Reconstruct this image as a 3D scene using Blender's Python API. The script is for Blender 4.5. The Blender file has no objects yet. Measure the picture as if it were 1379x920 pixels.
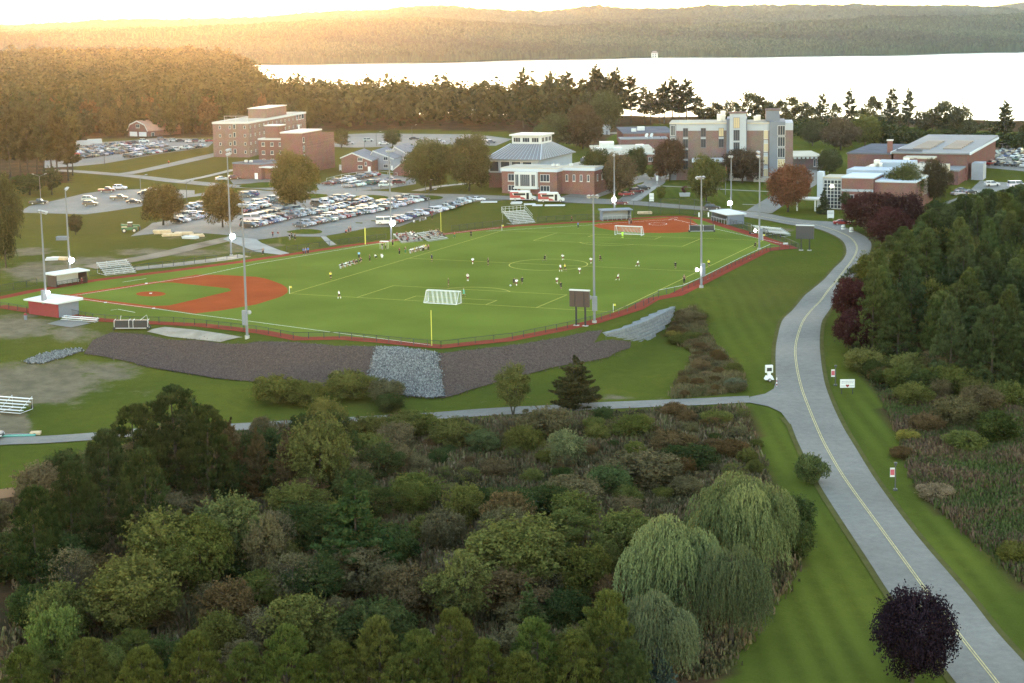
import bpy, bmesh, math, random
import numpy as np
from mathutils import Vector, Matrix
R = random.Random(7)
sc = bpy.context.scene
COL = sc.collection
# ------------------------------------------------------------------ camera (solved from the pitch markings and light poles)
PF, PCX, PCY = 2244.9, 689.5, 359.5
PITCH, ROLL, CAMH = 0.1451, -0.0162, 55.69
_cp, _sp = math.cos(PITCH), math.sin(PITCH)
_fw = np.array([0, _cp, -_sp]); _rt = np.array([1, 0, 0.]); _up = np.array([0, _sp, _cp])
_c, _s = math.cos(ROLL), math.sin(ROLL)
_r = _rt*_c + _up*_s; _u = -_rt*_s + _up*_c
def ray(px, py):
    return _fw*PF + _r*(px-PCX) + _u*(PCY-py)
def at(px, py, z=0.0):
    d = ray(px, py); t = (z-CAMH)/d[2]
    return Vector((d[0]*t, d[1]*t, z))
def atY(px, py, Y):
    d = ray(px, py); t = Y/d[1]
    return Vector((d[0]*t, Y, CAMH+d[2]*t))
def px_of(P):
    d = np.array(P, float)-np.array([0, 0, CAMH]); z = d@_fw
    return PCX+PF*(d@_r)/z, PCY-PF*(d@_u)/z
cam = bpy.data.cameras.new("camera"); co = bpy.data.objects.new("camera", cam); COL.objects.link(co)
co.matrix_world = Matrix(((_r[0], _u[0], -_fw[0], 0), (_r[1], _u[1], -_fw[1], 0), (_r[2], _u[2], -_fw[2], CAMH), (0, 0, 0, 1)))
cam.sensor_width = 36; cam.lens = 36*PF/1379; cam.shift_y = (PCY-459.5)/1379
cam.clip_start = 1; cam.clip_end = 30000
sc.camera = co
# ------------------------------------------------------------------ materials
def mat(name, col=(.5, .5, .5), rough=.8, metal=0, spec=.3, noise=0, nscale=1.0, bump=0, bscale=None, col2=None, coords='Object', detail=4):
    m = bpy.data.materials.new(name); m.use_nodes = True
    nt = m.node_tree; b = nt.nodes['Principled BSDF']
    b.inputs['Roughness'].default_value = rough; b.inputs['Metallic'].default_value = metal
    b.inputs['Specular IOR Level'].default_value = spec
    b.inputs['Base Color'].default_value = (*col, 1)
    if noise or bump or col2:
        tc = nt.nodes.new('ShaderNodeTexCoord')
        geo = nt.nodes.new('ShaderNodeNewGeometry')
        vec = geo.outputs['Position'] if coords == 'World' else tc.outputs['Object']
        n = nt.nodes.new('ShaderNodeTexNoise'); n.inputs['Scale'].default_value = nscale; n.inputs['Detail'].default_value = detail
        nt.links.new(vec, n.inputs['Vector'])
        if noise or col2:
            mx = nt.nodes.new('ShaderNodeMix'); mx.data_type = 'RGBA'
            c2 = col2 or tuple(c*(1-noise) for c in col)
            mx.inputs[6].default_value = (*c2, 1); mx.inputs[7].default_value = (*[min(1, c*(1+noise)) for c in col], 1)
            rp = nt.nodes.new('ShaderNodeMapRange'); rp.inputs[1].default_value = .3; rp.inputs[2].default_value = .7
            nt.links.new(n.outputs['Fac'], rp.inputs[0]); nt.links.new(rp.outputs[0], mx.inputs[0])
            nt.links.new(mx.outputs[2], b.inputs['Base Color'])
        if bump:
            n2 = nt.nodes.new('ShaderNodeTexNoise'); n2.inputs['Scale'].default_value = bscale or nscale*3; n2.inputs['Detail'].default_value = 5
            nt.links.new(vec, n2.inputs['Vector'])
            bp = nt.nodes.new('ShaderNodeBump'); bp.inputs['Strength'].default_value = bump; bp.inputs['Distance'].default_value = .3
            nt.links.new(n2.outputs['Fac'], bp.inputs['Height']); nt.links.new(bp.outputs[0], b.inputs['Normal'])
    return m
def emit(name, col, s):
    m = bpy.data.materials.new(name); m.use_nodes = True
    b = m.node_tree.nodes['Principled BSDF']; b.inputs['Base Color'].default_value = (*col, 1)
    b.inputs['Emission Color'].default_value = (*col, 1); b.inputs['Emission Strength'].default_value = s
    return m
def objcol(name, rough=.5, spec=.4, coat=0):
    m = bpy.data.materials.new(name); m.use_nodes = True; nt = m.node_tree; b = nt.nodes['Principled BSDF']
    oi = nt.nodes.new('ShaderNodeObjectInfo'); nt.links.new(oi.outputs['Color'], b.inputs['Base Color'])
    b.inputs['Roughness'].default_value = rough; b.inputs['Specular IOR Level'].default_value = spec
    b.inputs['Coat Weight'].default_value = coat; b.inputs['Coat Roughness'].default_value = .08
    return m
M = {}
# ------------------------------------------------------------------ object helpers
def tag(o, label=None, cat=None, group=None, kind=None):
    if label: o['label'] = label
    if cat: o['category'] = cat
    if group: o['group'] = group
    if kind: o['kind'] = kind
    return o
def empty(name, loc=(0, 0, 0), rz=0):
    o = bpy.data.objects.new(name, None); COL.objects.link(o); o.location = loc; o.rotation_euler = (0, 0, rz)
    o.empty_display_size = .2
    return o
def link(name, me, parent=None, loc=None, rz=0, mats=None):
    o = bpy.data.objects.new(name, me); COL.objects.link(o)
    if parent is not None: o.parent = parent
    if loc is not None: o.location = loc
    if rz: o.rotation_euler = (0, 0, rz)
    return o
def copy_tree(o, parent=None):
    c = o.copy(); COL.objects.link(c)
    if parent is not None: c.parent = parent
    for ch in CH.get(o.name, []) if False else o.children: copy_tree(ch, c)
    return c
CH = {}
class MB:
    """collects verts/faces of one mesh"""
    def __init__(s): s.v = []; s.f = []; s.mi = []
    def poly(s, pts, mi=0):
        k = len(s.v); s.v += [tuple(p) for p in pts]; s.f.append(tuple(range(k, k+len(pts)))); s.mi.append(mi)
    def box(s, x0, x1, y0, y1, z0, z1, mi=0):
        s.hexa([(x0, y0, z0), (x1, y0, z0), (x1, y1, z0), (x0, y1, z0)], [(x0, y0, z1), (x1, y0, z1), (x1, y1, z1), (x0, y1, z1)], mi)
    def hexa(s, b, t, mi=0):
        k = len(s.v); n = len(b); s.v += [tuple(p) for p in b]+[tuple(p) for p in t]
        s.f.append(tuple(k+i for i in reversed(range(n)))); s.f.append(tuple(k+n+i for i in range(n))); s.mi += [mi, mi]
        for i in range(n):
            j = (i+1) % n; s.f.append((k+i, k+j, k+n+j, k+n+i)); s.mi.append(mi)
    def prism(s, poly, z0, z1, mi=0):
        s.hexa([(p[0], p[1], z0) for p in poly], [(p[0], p[1], z1) for p in poly], mi)
    def tube(s, pts, r, n=6, mi=0, cap=True):
        pts = [Vector(p) for p in pts]; k = len(s.v); m = len(pts)
        rr = r if isinstance(r, (list, tuple)) else [r]*m
        for i, p in enumerate(pts):
            t = (pts[min(i+1, m-1)]-pts[max(i-1, 0)]).normalized()
            a = t.cross(Vector((0, 0, 1)) if abs(t.z) < .9 else Vector((1, 0, 0))).normalized(); b = t.cross(a)
            for q in range(n):
                w = 2*math.pi*q/n; s.v.append(tuple(p+a*(rr[i]*math.cos(w))+b*(rr[i]*math.sin(w))))
        for i in range(m-1):
            for q in range(n):
                q2 = (q+1) % n; s.f.append((k+i*n+q, k+(i+1)*n+q, k+(i+1)*n+q2, k+i*n+q2)); s.mi.append(mi)
        if cap:
            s.f.append(tuple(k+q for q in range(n))); s.f.append(tuple(k+(m-1)*n+q for q in reversed(range(n)))); s.mi += [mi, mi]
    def mesh(s, name, mats):
        me = bpy.data.meshes.new(name); me.from_pydata(s.v, [], s.f)
        for m in (mats if isinstance(mats, (list, tuple)) else [mats]): me.materials.append(m)
        if any(s.mi): me.polygons.foreach_set('material_index', s.mi)
        bm = bmesh.new(); bm.from_mesh(me); bmesh.ops.recalc_face_normals(bm, faces=bm.faces); bm.to_mesh(me); bm.free()
        me.update(); return me
    def build(s, name, mats, parent=None, loc=None, rz=0):
        return link(name, s.mesh(name, mats), parent, loc, rz)
def npmesh(name, verts, faces, material, tint=None, smooth=False):
    """faces: (n,k) int array"""
    verts = np.asarray(verts, np.float32); faces = np.asarray(faces, np.int32)
    me = bpy.data.meshes.new(name); n, k = faces.shape
    me.vertices.add(len(verts)); me.vertices.foreach_set('co', verts.ravel())
    me.loops.add(n*k); me.loops.foreach_set('vertex_index', faces.ravel())
    me.polygons.add(n); me.polygons.foreach_set('loop_start', np.arange(0, n*k, k, dtype=np.int32))
    me.polygons.foreach_set('loop_total', np.full(n, k, np.int32))
    if smooth: me.polygons.foreach_set('use_smooth', np.ones(n, bool))
    if tint is not None:
        a = me.attributes.new('tint', 'FLOAT', 'FACE'); a.data.foreach_set('value', np.asarray(tint, np.float32))
    if material: me.materials.append(material)
    me.update(calc_edges=True); me.validate()
    return me
ORD = "first second third fourth fifth sixth seventh eighth ninth tenth eleventh twelfth thirteenth fourteenth fifteenth sixteenth seventeenth eighteenth nineteenth".split()
TENS = {2: 'twent', 3: 'thirt', 4: 'fort', 5: 'fift', 6: 'sixt', 7: 'sevent', 8: 'eight', 9: 'ninet'}
def nth(i):
    n = i+1
    if n < 20: return ORD[n-1]
    if n >= 100: return '%dth' % n
    t, u = divmod(n, 10)
    return TENS[t]+('ieth' if u == 0 else 'y-'+ORD[u-1])
# ------------------------------------------------------------------ terrain
TRACK = [(-60, 409), (0, 398.6), (36, 391), (63, 386.6), (120, 376.5), (219, 364.4), (320, 351.3), (345, 347.5), (470, 329), (527, 322.5), (607, 312.5), (690, 303), (797, 297),
         (890, 290.5), (922, 290), (958, 295), (980, 302.5), (1030, 318), (1076, 334), (1038, 337.4), (1000, 356.5), (942, 386), (919.6, 397.5), (886.6, 403.6), (867, 415.7), (810, 434), (764, 444.5), (690, 459),
         (640, 464), (595, 469), (557, 466), (507, 461), (457, 457), (395, 458), (345, 448.5), (262, 439), (175, 435), (125, 432), (95, 427.5), (39.5, 421), (0, 414.8), (-60, 404+18)]
TRK = [at(x, y, 0).to_2d() for x, y in TRACK]
# margin (m of level ground beyond the track) and slope width (m), per track vertex
def _mw(i):
    x, y = TRACK[i]
    if i <= 13: return (3.0, 22.0)
    if i <= 17: return (3.0, 18.0)
    if i in (18, 19, 20): return (3.0, 26.0)
    if i == 21: return (3.5, 26.0)
    if i == 22: return (5.0, 20.0)
    if i == 23: return (4.2, 5.0)
    if i == 24: return (2.6, 2.2)
    if i == 25: return (4.6, 3.0)
    if 25 < i <= 35: return (4.2, 9.5)
    if i == 36: return (6.0, 12.0)
    return (6.0, 45.0)
MW = [_mw(i) for i in range(len(TRACK))]
CP = [(0,595,-6.5),(120,590,-6.7),(300,520,-4.9),(220,500,-4.6),(300,575,-6.5),(420,575,-6.5),(420,530,-5.6),(560,537,-5.9),(560,560,-6.5),(680,525,-5.2),(750,502,-4.3),(700,555,-6.4),(850,468,-4.6),(800,480,-4.6),(880,545,-5.8),(940,470,-4.6),
 (1045,540,-4.6),(1000,500,-4.5),(1045,475,-2.8),(1060,430,-1.5),(1100,390,-.5),(1135,340,.3),(1000,420,-2.6),(930,430,-4.2),(960,405,-2.2),(1100,600,-6),(1130,700,-6.3),(1280,900,-6.8),(1150,560,-5.5),(1220,640,-6.3),(1379,700,-6.5),(1379,890,-6.6),(1379,560,-5.5),(1150,480,-3.5),(1250,520,-5),
 (600,650,-7.3),(300,700,-7.5),(100,900,-7.5),(500,900,-7.5),(900,900,-7),(900,650,-7),(100,540,-5.8),(0,540,-5.2),(50,480,-3),(100,485,-4.5),(0,450,-1.),(112,478,-4.2),(150,470,-4.4),
 (0,380,.5),(60,350,1),(150,340,1),(30,330,0),(100,310,-.3),(200,320,2),(120,270,1),(60,280,.8),(200,262,1.5),(300,310,2.2),(400,300,2),(350,325,1.5),(430,320,1.8),(520,295,2),(620,268,2.2),(560,300,1.8),(450,260,2.3),(700,270,1.5),(760,285,.8),(830,275,1),(900,282,.6),(990,287,.4),(1060,300,.3),(1126,300,.4),(640,295,1.2),
 (150,235,2),(250,225,2.5),(150,205,4),(250,195,4),(100,200,4),(350,235,2.5),(500,235,2.5),(550,190,3),(480,185,3),(700,255,2),(800,250,2),(880,215,2.3),(960,235,2),(1100,230,1.5),(1120,282,.8),(1150,290,.6),(1250,265,1),(1300,260,1.2),(1350,220,2),(1350,250,1.2),(1300,300,0),(1379,300,0),(1200,350,0),(1379,400,-1.5),(1250,420,-2),(850,170,2),(650,180,3),(1100,185,2),(1250,185,2),(10,235,2),(-100,300,1),(-100,500,-3),(1450,500,-4),(1450,250,1),(-100,800,-7),(1450,900,-6.5)]
CPW = np.array([list(at(x, y, z)) for x, y, z in CP]+[(-800, 2400, 8), (-500, 1500, 5), (-200, 1100, 3), (100, 950, 2), (250, 900, 2), (700, 900, 2), (900, 400, 2), (-900, 400, 2), (-300, 900, 4), (0, 40, -7.5), (300, 100, -7), (-300, 100, -7)])
def smooth(t): t = np.clip(t, 0, 1); return t*t*(3-2*t)
SH_A = np.array([-.6, -.175, -.16, -.143, -.1, 0, .15, .31, .6]); SH_D = np.array([2600, 2600, 2200, 1150, 1040, 1000, 930, 860, 860.])
def hfield(x, y):
    x = np.asarray(x, float).ravel(); y = np.asarray(y, float).ravel(); out = np.empty_like(x)
    T = np.array([tuple(p) for p in TRK]); A = T; B = np.roll(T, -1, 0); mw = np.array(MW)
    for s in range(0, len(x), 20000):
        X = x[s:s+20000]; Y = y[s:s+20000]
        d2 = (X[:, None]-CPW[None, :, 0])**2+(Y[:, None]-CPW[None, :, 1])**2+90.
        w = d2**-1.6; base = (w*CPW[None, :, 2]).sum(1)/w.sum(1)
        # distance to the track polygon
        P = np.stack([X, Y], 1)[:, None, :]; ab = (B-A)[None]; t = np.clip(((P-A[None])*ab).sum(2)/(ab**2).sum(2), 0, 1)
        q = A[None]+ab*t[..., None]; dd = np.sqrt(((P-q)**2).sum(2)); d = dd.min(1)
        mwe = mw[None]*(1-t[..., None])+np.roll(mw, -1, 0)[None]*t[..., None]
        ww = 1/(dd+1.0)**5; mwv = (mwe*ww[..., None]).sum(1)/ww.sum(1)[:, None]
        inside = np.zeros(len(X), bool)
        for a, b in zip(A, B):
            c = (a[1] > Y) != (b[1] > Y)
            with np.errstate(divide='ignore', invalid='ignore'):
                inside ^= c & (X < (b[0]-a[0])*(Y-a[1])/(b[1]-a[1])+a[0])
        d = np.where(inside, 0, d)
        u = np.clip((d-mwv[:, 0])/mwv[:, 1], 0, 1); u = u*.55+smooth(u)*.45
        z = base*u+np.where(inside, -.12, -.02)*(1-u)
        ys = np.interp(X/np.maximum(Y, 1), SH_A, SH_D)
        k = smooth((Y-ys)/70.); z = z*(1-k)-24*k
        out[s:s+20000] = z
    return out
def _axis(a, b, step, lo, hi, g):
    v = list(np.arange(a, b+.1, step)); s = step
    p = b
    while p < hi: s = min(s*g, 60); p += s; v.append(p)
    s = step; p = a; pre = []
    while p > lo: s = min(s*g, 60); p -= s; pre.append(p)
    return np.array(pre[::-1]+v)
GX = _axis(-232, 232, 2.0, -1800, 1800, 1.12); GY = _axis(70, 640, 2.0, -120, 3100, 1.06)
gx, gy = np.meshgrid(GX, GY)
GZ = hfield(gx, gy).reshape(gx.shape)
def hz(x, y):
    x = np.clip(x, GX[0], GX[-1]-.01); y = np.clip(y, GY[0], GY[-1]-.01)
    i = np.searchsorted(GX, x, 'right')-1; j = np.searchsorted(GY, y, 'right')-1
    a = (x-GX[i])/(GX[i+1]-GX[i]); b = (y-GY[j])/(GY[j+1]-GY[j])
    return (GZ[j, i]*(1-a)+GZ[j, i+1]*a)*(1-b)+(GZ[j+1, i]*(1-a)+GZ[j+1, i+1]*a)*b
def gnd(px, py):
    """first point of the terrain along the ray of a pixel"""
    d = ray(px, py); Y0 = 90.; lo = None
    Ys = np.concatenate([np.arange(90, 700, 3.), np.arange(700, 3000, 15.)])
    X = d[0]/d[1]*Ys; Z = CAMH+d[2]/d[1]*Ys; g = hz(X, Ys)
    k = np.argmax(Z <= g)
    if not (Z <= g).any(): return at(px, py, 0)
    if k == 0: a = Ys[0]
    else:
        y0, y1 = Ys[k-1], Ys[k]
        for _ in range(14):
            ym = (y0+y1)/2
            if CAMH+d[2]/d[1]*ym <= hz(d[0]/d[1]*ym, ym): y1 = ym
            else: y0 = ym
        a = (y0+y1)/2
    return Vector((d[0]/d[1]*a, a, float(hz(d[0]/d[1]*a, a))))
def onG(x, y, dz=0): return Vector((x, y, float(hz(x, y))+dz))
def smooth_px(pts, n=6, closed=False):
    """Catmull-Rom through 2D points"""
    P = [Vector(p[:2]) for p in pts]; out = []; m = len(P)
    for i in range(m if closed else m-1):
        g = (lambda k: P[k % m]) if closed else (lambda k: P[max(0, min(m-1, k))])
        p0, p1, p2, p3 = g(i-1), g(i), g(i+1), g(i+2)
        for k in range(n):
            t = k/n
            out.append(.5*((2*p1)+(p2-p0)*t+(2*p0-5*p1+4*p2-p3)*t*t+(3*p1-p0-3*p2+p3)*t**3))
    if not closed: out.append(P[-1])
    return out
def sheet(name, pts, material, dz=.06, cell=3.0, kind='structure', flat=None):
    """a surface laid on the terrain inside a world-space outline"""
    bm = bmesh.new(); vs = [bm.verts.new((p[0], p[1], 0)) for p in pts]
    bm.faces.new(vs); bmesh.ops.triangulate(bm, faces=bm.faces[:])
    if flat is None:
        xs = [p[0] for p in pts]; ys = [p[1] for p in pts]
        for ax, lo, hi in ((0, min(xs), max(xs)), (1, min(ys), max(ys))):
            G = GX if ax == 0 else GY
            cuts = [g for g in G if lo < g < hi] if cell <= 2 else list(np.arange(math.ceil(lo/cell)*cell, hi, cell))
            for c in cuts:
                co_ = (c, 0, 0) if ax == 0 else (0, c, 0); no = (1, 0, 0) if ax == 0 else (0, 1, 0)
                bmesh.ops.bisect_plane(bm, geom=bm.verts[:]+bm.edges[:]+bm.faces[:], plane_co=co_, plane_no=no, dist=1e-5)
        bmesh.ops.triangulate(bm, faces=bm.faces[:])
    for v in bm.verts: v.co.z = flat if flat is not None else float(hz(v.co.x, v.co.y))+dz
    bmesh.ops.recalc_face_normals(bm, faces=bm.faces)
    me = bpy.data.meshes.new(name); bm.to_mesh(me); bm.free()
    if len(me.polygons) and me.polygons[0].normal.z < 0: me.flip_normals()
    me.materials.append(material)
    o = link(name, me); tag(o, kind=kind); return o
def ribbon(pts, w):
    """outline of a band of width w along a world polyline"""
    P = [Vector(p[:2]) for p in pts]; L = []; Rr = []
    for i, p in enumerate(P):
        t = (P[min(i+1, len(P)-1)]-P[max(i-1, 0)]).normalized(); n = Vector((-t.y, t.x))
        L.append(p+n*w/2); Rr.append(p-n*w/2)
    return L+Rr[::-1]
def ribbon_mesh(name, pts, w, material, z=None, dz=.02, kind='structure', parent=None):
    P = [Vector(p[:2]) for p in pts]; mb = MB(); o = []
    for i, p in enumerate(P):
        t = (P[min(i+1, len(P)-1)]-P[max(i-1, 0)]).normalized(); n = Vector((-t.y, t.x))*w/2
        for q in (p+n, p-n): mb.v.append((q.x, q.y, z if z is not None else float(hz(q.x, q.y))+dz))
    for i in range(len(P)-1): mb.f.append((2*i, 2*i+1, 2*i+3, 2*i+2)); mb.mi.append(0)
    ob = mb.build(name, material, parent)
    if kind: tag(ob, kind=kind)
    return ob
def densify(pts, step):
    out = []
    for a, b in zip(pts[:-1], pts[1:]):
        a = Vector(a[:2]); b = Vector(b[:2]); n = max(1, int((b-a).length/step))
        out += [a.lerp(b, k/n) for k in range(n)]
    return out+[Vector(pts[-1][:2])]
# ------------------------------------------------------------------ world, sun, air
SUN_AZ, SUN_EL = math.radians(-10.4), math.radians(1.6)
SKY_STR, SUN_STR, EXPO = 0.15, 0.38, 4.45
w = bpy.data.worlds.new("World"); sc.world = w; w.use_nodes = True
nt = w.node_tree; bg = nt.nodes['Background']
sky = nt.nodes.new('ShaderNodeTexSky'); sky.sky_type = 'NISHITA'; sky.sun_disc = False
sky.sun_elevation = SUN_EL; sky.sun_rotation = SUN_AZ; sky.altitude = 50; sky.air_density = 0.72; sky.dust_density = 0.2; sky.ozone_density = 0.6
nt.links.new(sky.outputs[0], bg.inputs[0]); bg.inputs[1].default_value = SKY_STR
sl = bpy.data.lights.new("sun", 'SUN'); so = bpy.data.objects.new("sun", sl); COL.objects.link(so)
sl.energy = SUN_STR; sl.angle = math.radians(.6); sl.color = (1, .34, .06)
sd = Vector((math.sin(SUN_AZ)*math.cos(SUN_EL), math.cos(SUN_AZ)*math.cos(SUN_EL), math.sin(SUN_EL)))
so.rotation_euler = sd.to_track_quat('Z', 'Y').to_euler(); so.location = sd*500
sc.view_settings.view_transform = 'Standard'; sc.view_settings.look = 'None'; sc.view_settings.exposure = EXPO; sc.view_settings.gamma = 1
sc.cycles.use_denoising = True
sc.cycles.max_bounces = 5; sc.cycles.diffuse_bounces = 3; sc.cycles.glossy_bounces = 2; sc.cycles.transmission_bounces = 3
sc.cycles.transparent_max_bounces = 12; sc.cycles.volume_bounces = 0; sc.cycles.sample_clamp_indirect = 4
HAZE_D, HAZE_G = 0.15e-4, 0.83
hm = bpy.data.materials.new("haze air"); hm.use_nodes = True; n_ = hm.node_tree; n_.nodes.remove(n_.nodes['Principled BSDF'])
pv = n_.nodes.new('ShaderNodeVolumePrincipled'); pv.inputs['Color'].default_value = (.52, .68, 1.0, 1)
pv.inputs['Density'].default_value = HAZE_D; pv.inputs['Anisotropy'].default_value = HAZE_G
n_.links.new(pv.outputs[0], n_.nodes['Material Output'].inputs['Volume'])
mb = MB(); mb.box(-6000, 6000, -300, 9500, -26, 230); hzo = mb.build("haze", hm); tag(hzo, kind='stuff')
# ------------------------------------------------------------------ materials of the setting
def grass_material(name, base, dry, floor, stripes=True):
    m = bpy.data.materials.new(name); m.use_nodes = True; nt = m.node_tree; b = nt.nodes['Principled BSDF']
    b.inputs['Roughness'].default_value = 1; b.inputs['Specular IOR Level'].default_value = 0
    geo = nt.nodes.new('ShaderNodeNewGeometry')
    def noise(scale, detail=5, rough=.6):
        n = nt.nodes.new('ShaderNodeTexNoise'); n.inputs['Scale'].default_value = scale; n.inputs['Detail'].default_value = detail; n.inputs['Roughness'].default_value = rough
        nt.links.new(geo.outputs['Position'], n.inputs['Vector']); return n.outputs['Fac']
    def rng(v, a, b_, c=0, d=1):
        r = nt.nodes.new('ShaderNodeMapRange'); r.inputs[1].default_value = a; r.inputs[2].default_value = b_; r.inputs[3].default_value = c; r.inputs[4].default_value = d
        nt.links.new(v, r.inputs[0]); return r.outputs[0]
    def mix(f, a, b_):
        x = nt.nodes.new('ShaderNodeMix'); x.data_type = 'RGBA'
        if isinstance(f, float): x.inputs[0].default_value = f
        else: nt.links.new(f, x.inputs[0])
        for i, c in ((6, a), (7, b_)):
            if isinstance(c, tuple): x.inputs[i].default_value = (*c, 1)
            else: nt.links.new(c, x.inputs[i])
        return x.outputs[2]
    def math_(op, a, b_):
        x = nt.nodes.new('ShaderNodeMath'); x.operation = op; x.use_clamp = True
        for i, c in ((0, a), (1, b_)):
            if isinstance(c, (int, float)): x.inputs[i].default_value = c
            else: nt.links.new(c, x.inputs[i])
        return x.outputs[0]
    def attr(n):
        a = nt.nodes.new('ShaderNodeAttribute'); a.attribute_name = n; return a.outputs['Fac']
    c = mix(rng(noise(.03, 6), .35, .65), tuple(k*.8 for k in base), (base[0]*1.35, base[1]*1.12, base[2]*.95))
    c = mix(rng(noise(.5, 4), .35, .65, 0, .4), c, (base[0]*.62, base[1]*.64, base[2]*.6)); c = mix(rng(noise(3.5, 6, .8), .35, .7, 0, .55), c, (base[0]*.5, base[1]*.55, base[2]*.5))
    if stripes:
        wv = nt.nodes.new('ShaderNodeTexWave'); wv.wave_type = 'BANDS'; wv.bands_direction = 'X'; wv.inputs['Scale'].default_value = .105; wv.inputs['Distortion'].default_value = 1.6; wv.inputs['Detail Scale'].default_value = .1
        nt.links.new(geo.outputs['Position'], wv.inputs['Vector'])
        c = mix(math_('MULTIPLY', rng(wv.outputs['Fac'], 0, 1, 0, .5), attr('mow')), c, (base[0]*1.5, base[1]*1.4, base[2]*1.2))
    dn = noise(.16, 9, .72)
    c = mix(math_('MULTIPLY', attr('autumn'), rng(dn, .2, .7, .5, 1)), c, (.095, .066, .022))
    f = rng(math_('ADD', math_('MULTIPLY', attr('dry'), .75), math_('MULTIPLY', dn, .9)), .78, .95)
    f = math_('MULTIPLY', f, rng(attr('dry'), .02, .3))
    c = mix(f, c, mix(rng(noise(.35, 4), .35, .65), dry, tuple(k*.68 for k in dry)))
    c = mix(math_('MULTIPLY', attr('floor'), 1), c, mix(rng(noise(.15, 5), .35, .65), floor, (floor[0]*2.2, floor[1]*1.6, floor[2]*1.4)))
    nt.links.new(c, b.inputs['Base Color'])
    n2 = nt.nodes.new('ShaderNodeTexNoise'); n2.inputs['Scale'].default_value = 2.2; n2.inputs['Detail'].default_value = 5
    nt.links.new(geo.outputs['Position'], n2.inputs['Vector'])
    bp = nt.nodes.new('ShaderNodeBump'); bp.inputs['Strength'].default_value = .6; bp.inputs['Distance'].default_value = .25
    nt.links.new(n2.outputs['Fac'], bp.inputs['Height']); nt.links.new(bp.outputs[0], b.inputs['Normal'])
    return m
M['grass'] = grass_material('grass ground', (.063, .079, .016), (.14, .115, .075), (.03, .024, .014))
M['turf'] = mat('turf', (.088, .111, .02), 1, spec=0, noise=.13, nscale=.05, coords='World', bump=.15, bscale=6)
M['clay'] = mat('clay infill', (.22, .05, .018), 1, spec=0, noise=.1, nscale=.12, coords='World')
M['track'] = mat('track rubber', (.165, .036, .024), .95, spec=0, noise=.1, nscale=.3, coords='World')
M['asphalt'] = mat('asphalt worn', (.118, .111, .1), .9, spec=.2, noise=.13, nscale=.09, coords='World', detail=8, bump=.1, bscale=5)
def wear(m, crack=.5):
    nt = m.node_tree; b = nt.nodes['Principled BSDF']; src = b.inputs['Base Color'].links[0].from_socket; geo = nt.nodes.new('ShaderNodeNewGeometry')
    v = nt.nodes.new('ShaderNodeTexVoronoi'); v.feature = 'DISTANCE_TO_EDGE'; v.inputs['Scale'].default_value = .16; n = nt.nodes.new('ShaderNodeTexNoise'); n.inputs['Scale'].default_value = .5; n.inputs['Detail'].default_value = 6
    ad = nt.nodes.new('ShaderNodeMix'); ad.data_type = 'RGBA'; ad.inputs[0].default_value = .82; nt.links.new(n.outputs['Color'], ad.inputs[6]); nt.links.new(geo.outputs['Position'], ad.inputs[7]); nt.links.new(ad.outputs[2], v.inputs['Vector'])
    r = nt.nodes.new('ShaderNodeMapRange'); r.inputs[1].default_value = 0; r.inputs[2].default_value = .012; r.inputs[3].default_value = crack; r.inputs[4].default_value = 0; nt.links.new(v.outputs['Distance'], r.inputs[0])
    n2 = nt.nodes.new('ShaderNodeTexNoise'); n2.inputs['Scale'].default_value = .9; n2.inputs['Detail'].default_value = 10; n2.inputs['Roughness'].default_value = .75; nt.links.new(geo.outputs['Position'], n2.inputs['Vector'])
    r2 = nt.nodes.new('ShaderNodeMapRange'); r2.inputs[1].default_value = .35; r2.inputs[2].default_value = .65; r2.inputs[3].default_value = .82; r2.inputs[4].default_value = 1.12; nt.links.new(n2.outputs['Fac'], r2.inputs[0])
    m1 = nt.nodes.new('ShaderNodeVectorMath'); m1.operation = 'SCALE'; nt.links.new(src, m1.inputs[0]); nt.links.new(r2.outputs[0], m1.inputs['Scale'])
    mx = nt.nodes.new('ShaderNodeMix'); mx.data_type = 'RGBA'; mx.inputs[7].default_value = (.09, .088, .085, 1); nt.links.new(r.outputs[0], mx.inputs[0]); nt.links.new(m1.outputs[0], mx.inputs[6]); nt.links.new(mx.outputs[2], b.inputs['Base Color']); return m
wear(M['asphalt'], .45)
M['verge'] = mat('road verge', (.066, .062, .022), 1, spec=0, noise=.14, nscale=.5, coords='World', detail=8)
M['asphalt_lot'] = mat('asphalt lot', (.122, .115, .104), .9, spec=.2, noise=.16, nscale=.07, coords='World', detail=8)
wear(M['asphalt_lot'], .35)
M['path'] = mat('path grey', (.21, .2, .185), .95, spec=.1, noise=.12, nscale=.3, coords='World')
M['concrete'] = mat('concrete', (.26, .25, .235), .9, spec=.15, noise=.12, nscale=.5, coords='World')
M['gravel'] = mat('gravel mulch', (.072, .054, .047), 1, spec=0, noise=.28, nscale=2.6, coords='World', bump=.8, bscale=5, detail=10)
M['pad'] = mat('stone dust', (.23, .2, .165), 1, spec=0, noise=.2, nscale=.4, coords='World', detail=8)
M['dirt'] = mat('bare dirt', (.17, .135, .1), 1, spec=0, noise=.3, nscale=.2, coords='World', detail=8)
M['yline'] = mat('yellow paint', (.33, .28, .025), .8); M['wline'] = mat('white paint', (.5, .5, .49), .8)
M['yroad'] = mat('road line paint', (.32, .27, .12), .8, noise=.25, nscale=1.5, coords='World')
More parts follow.
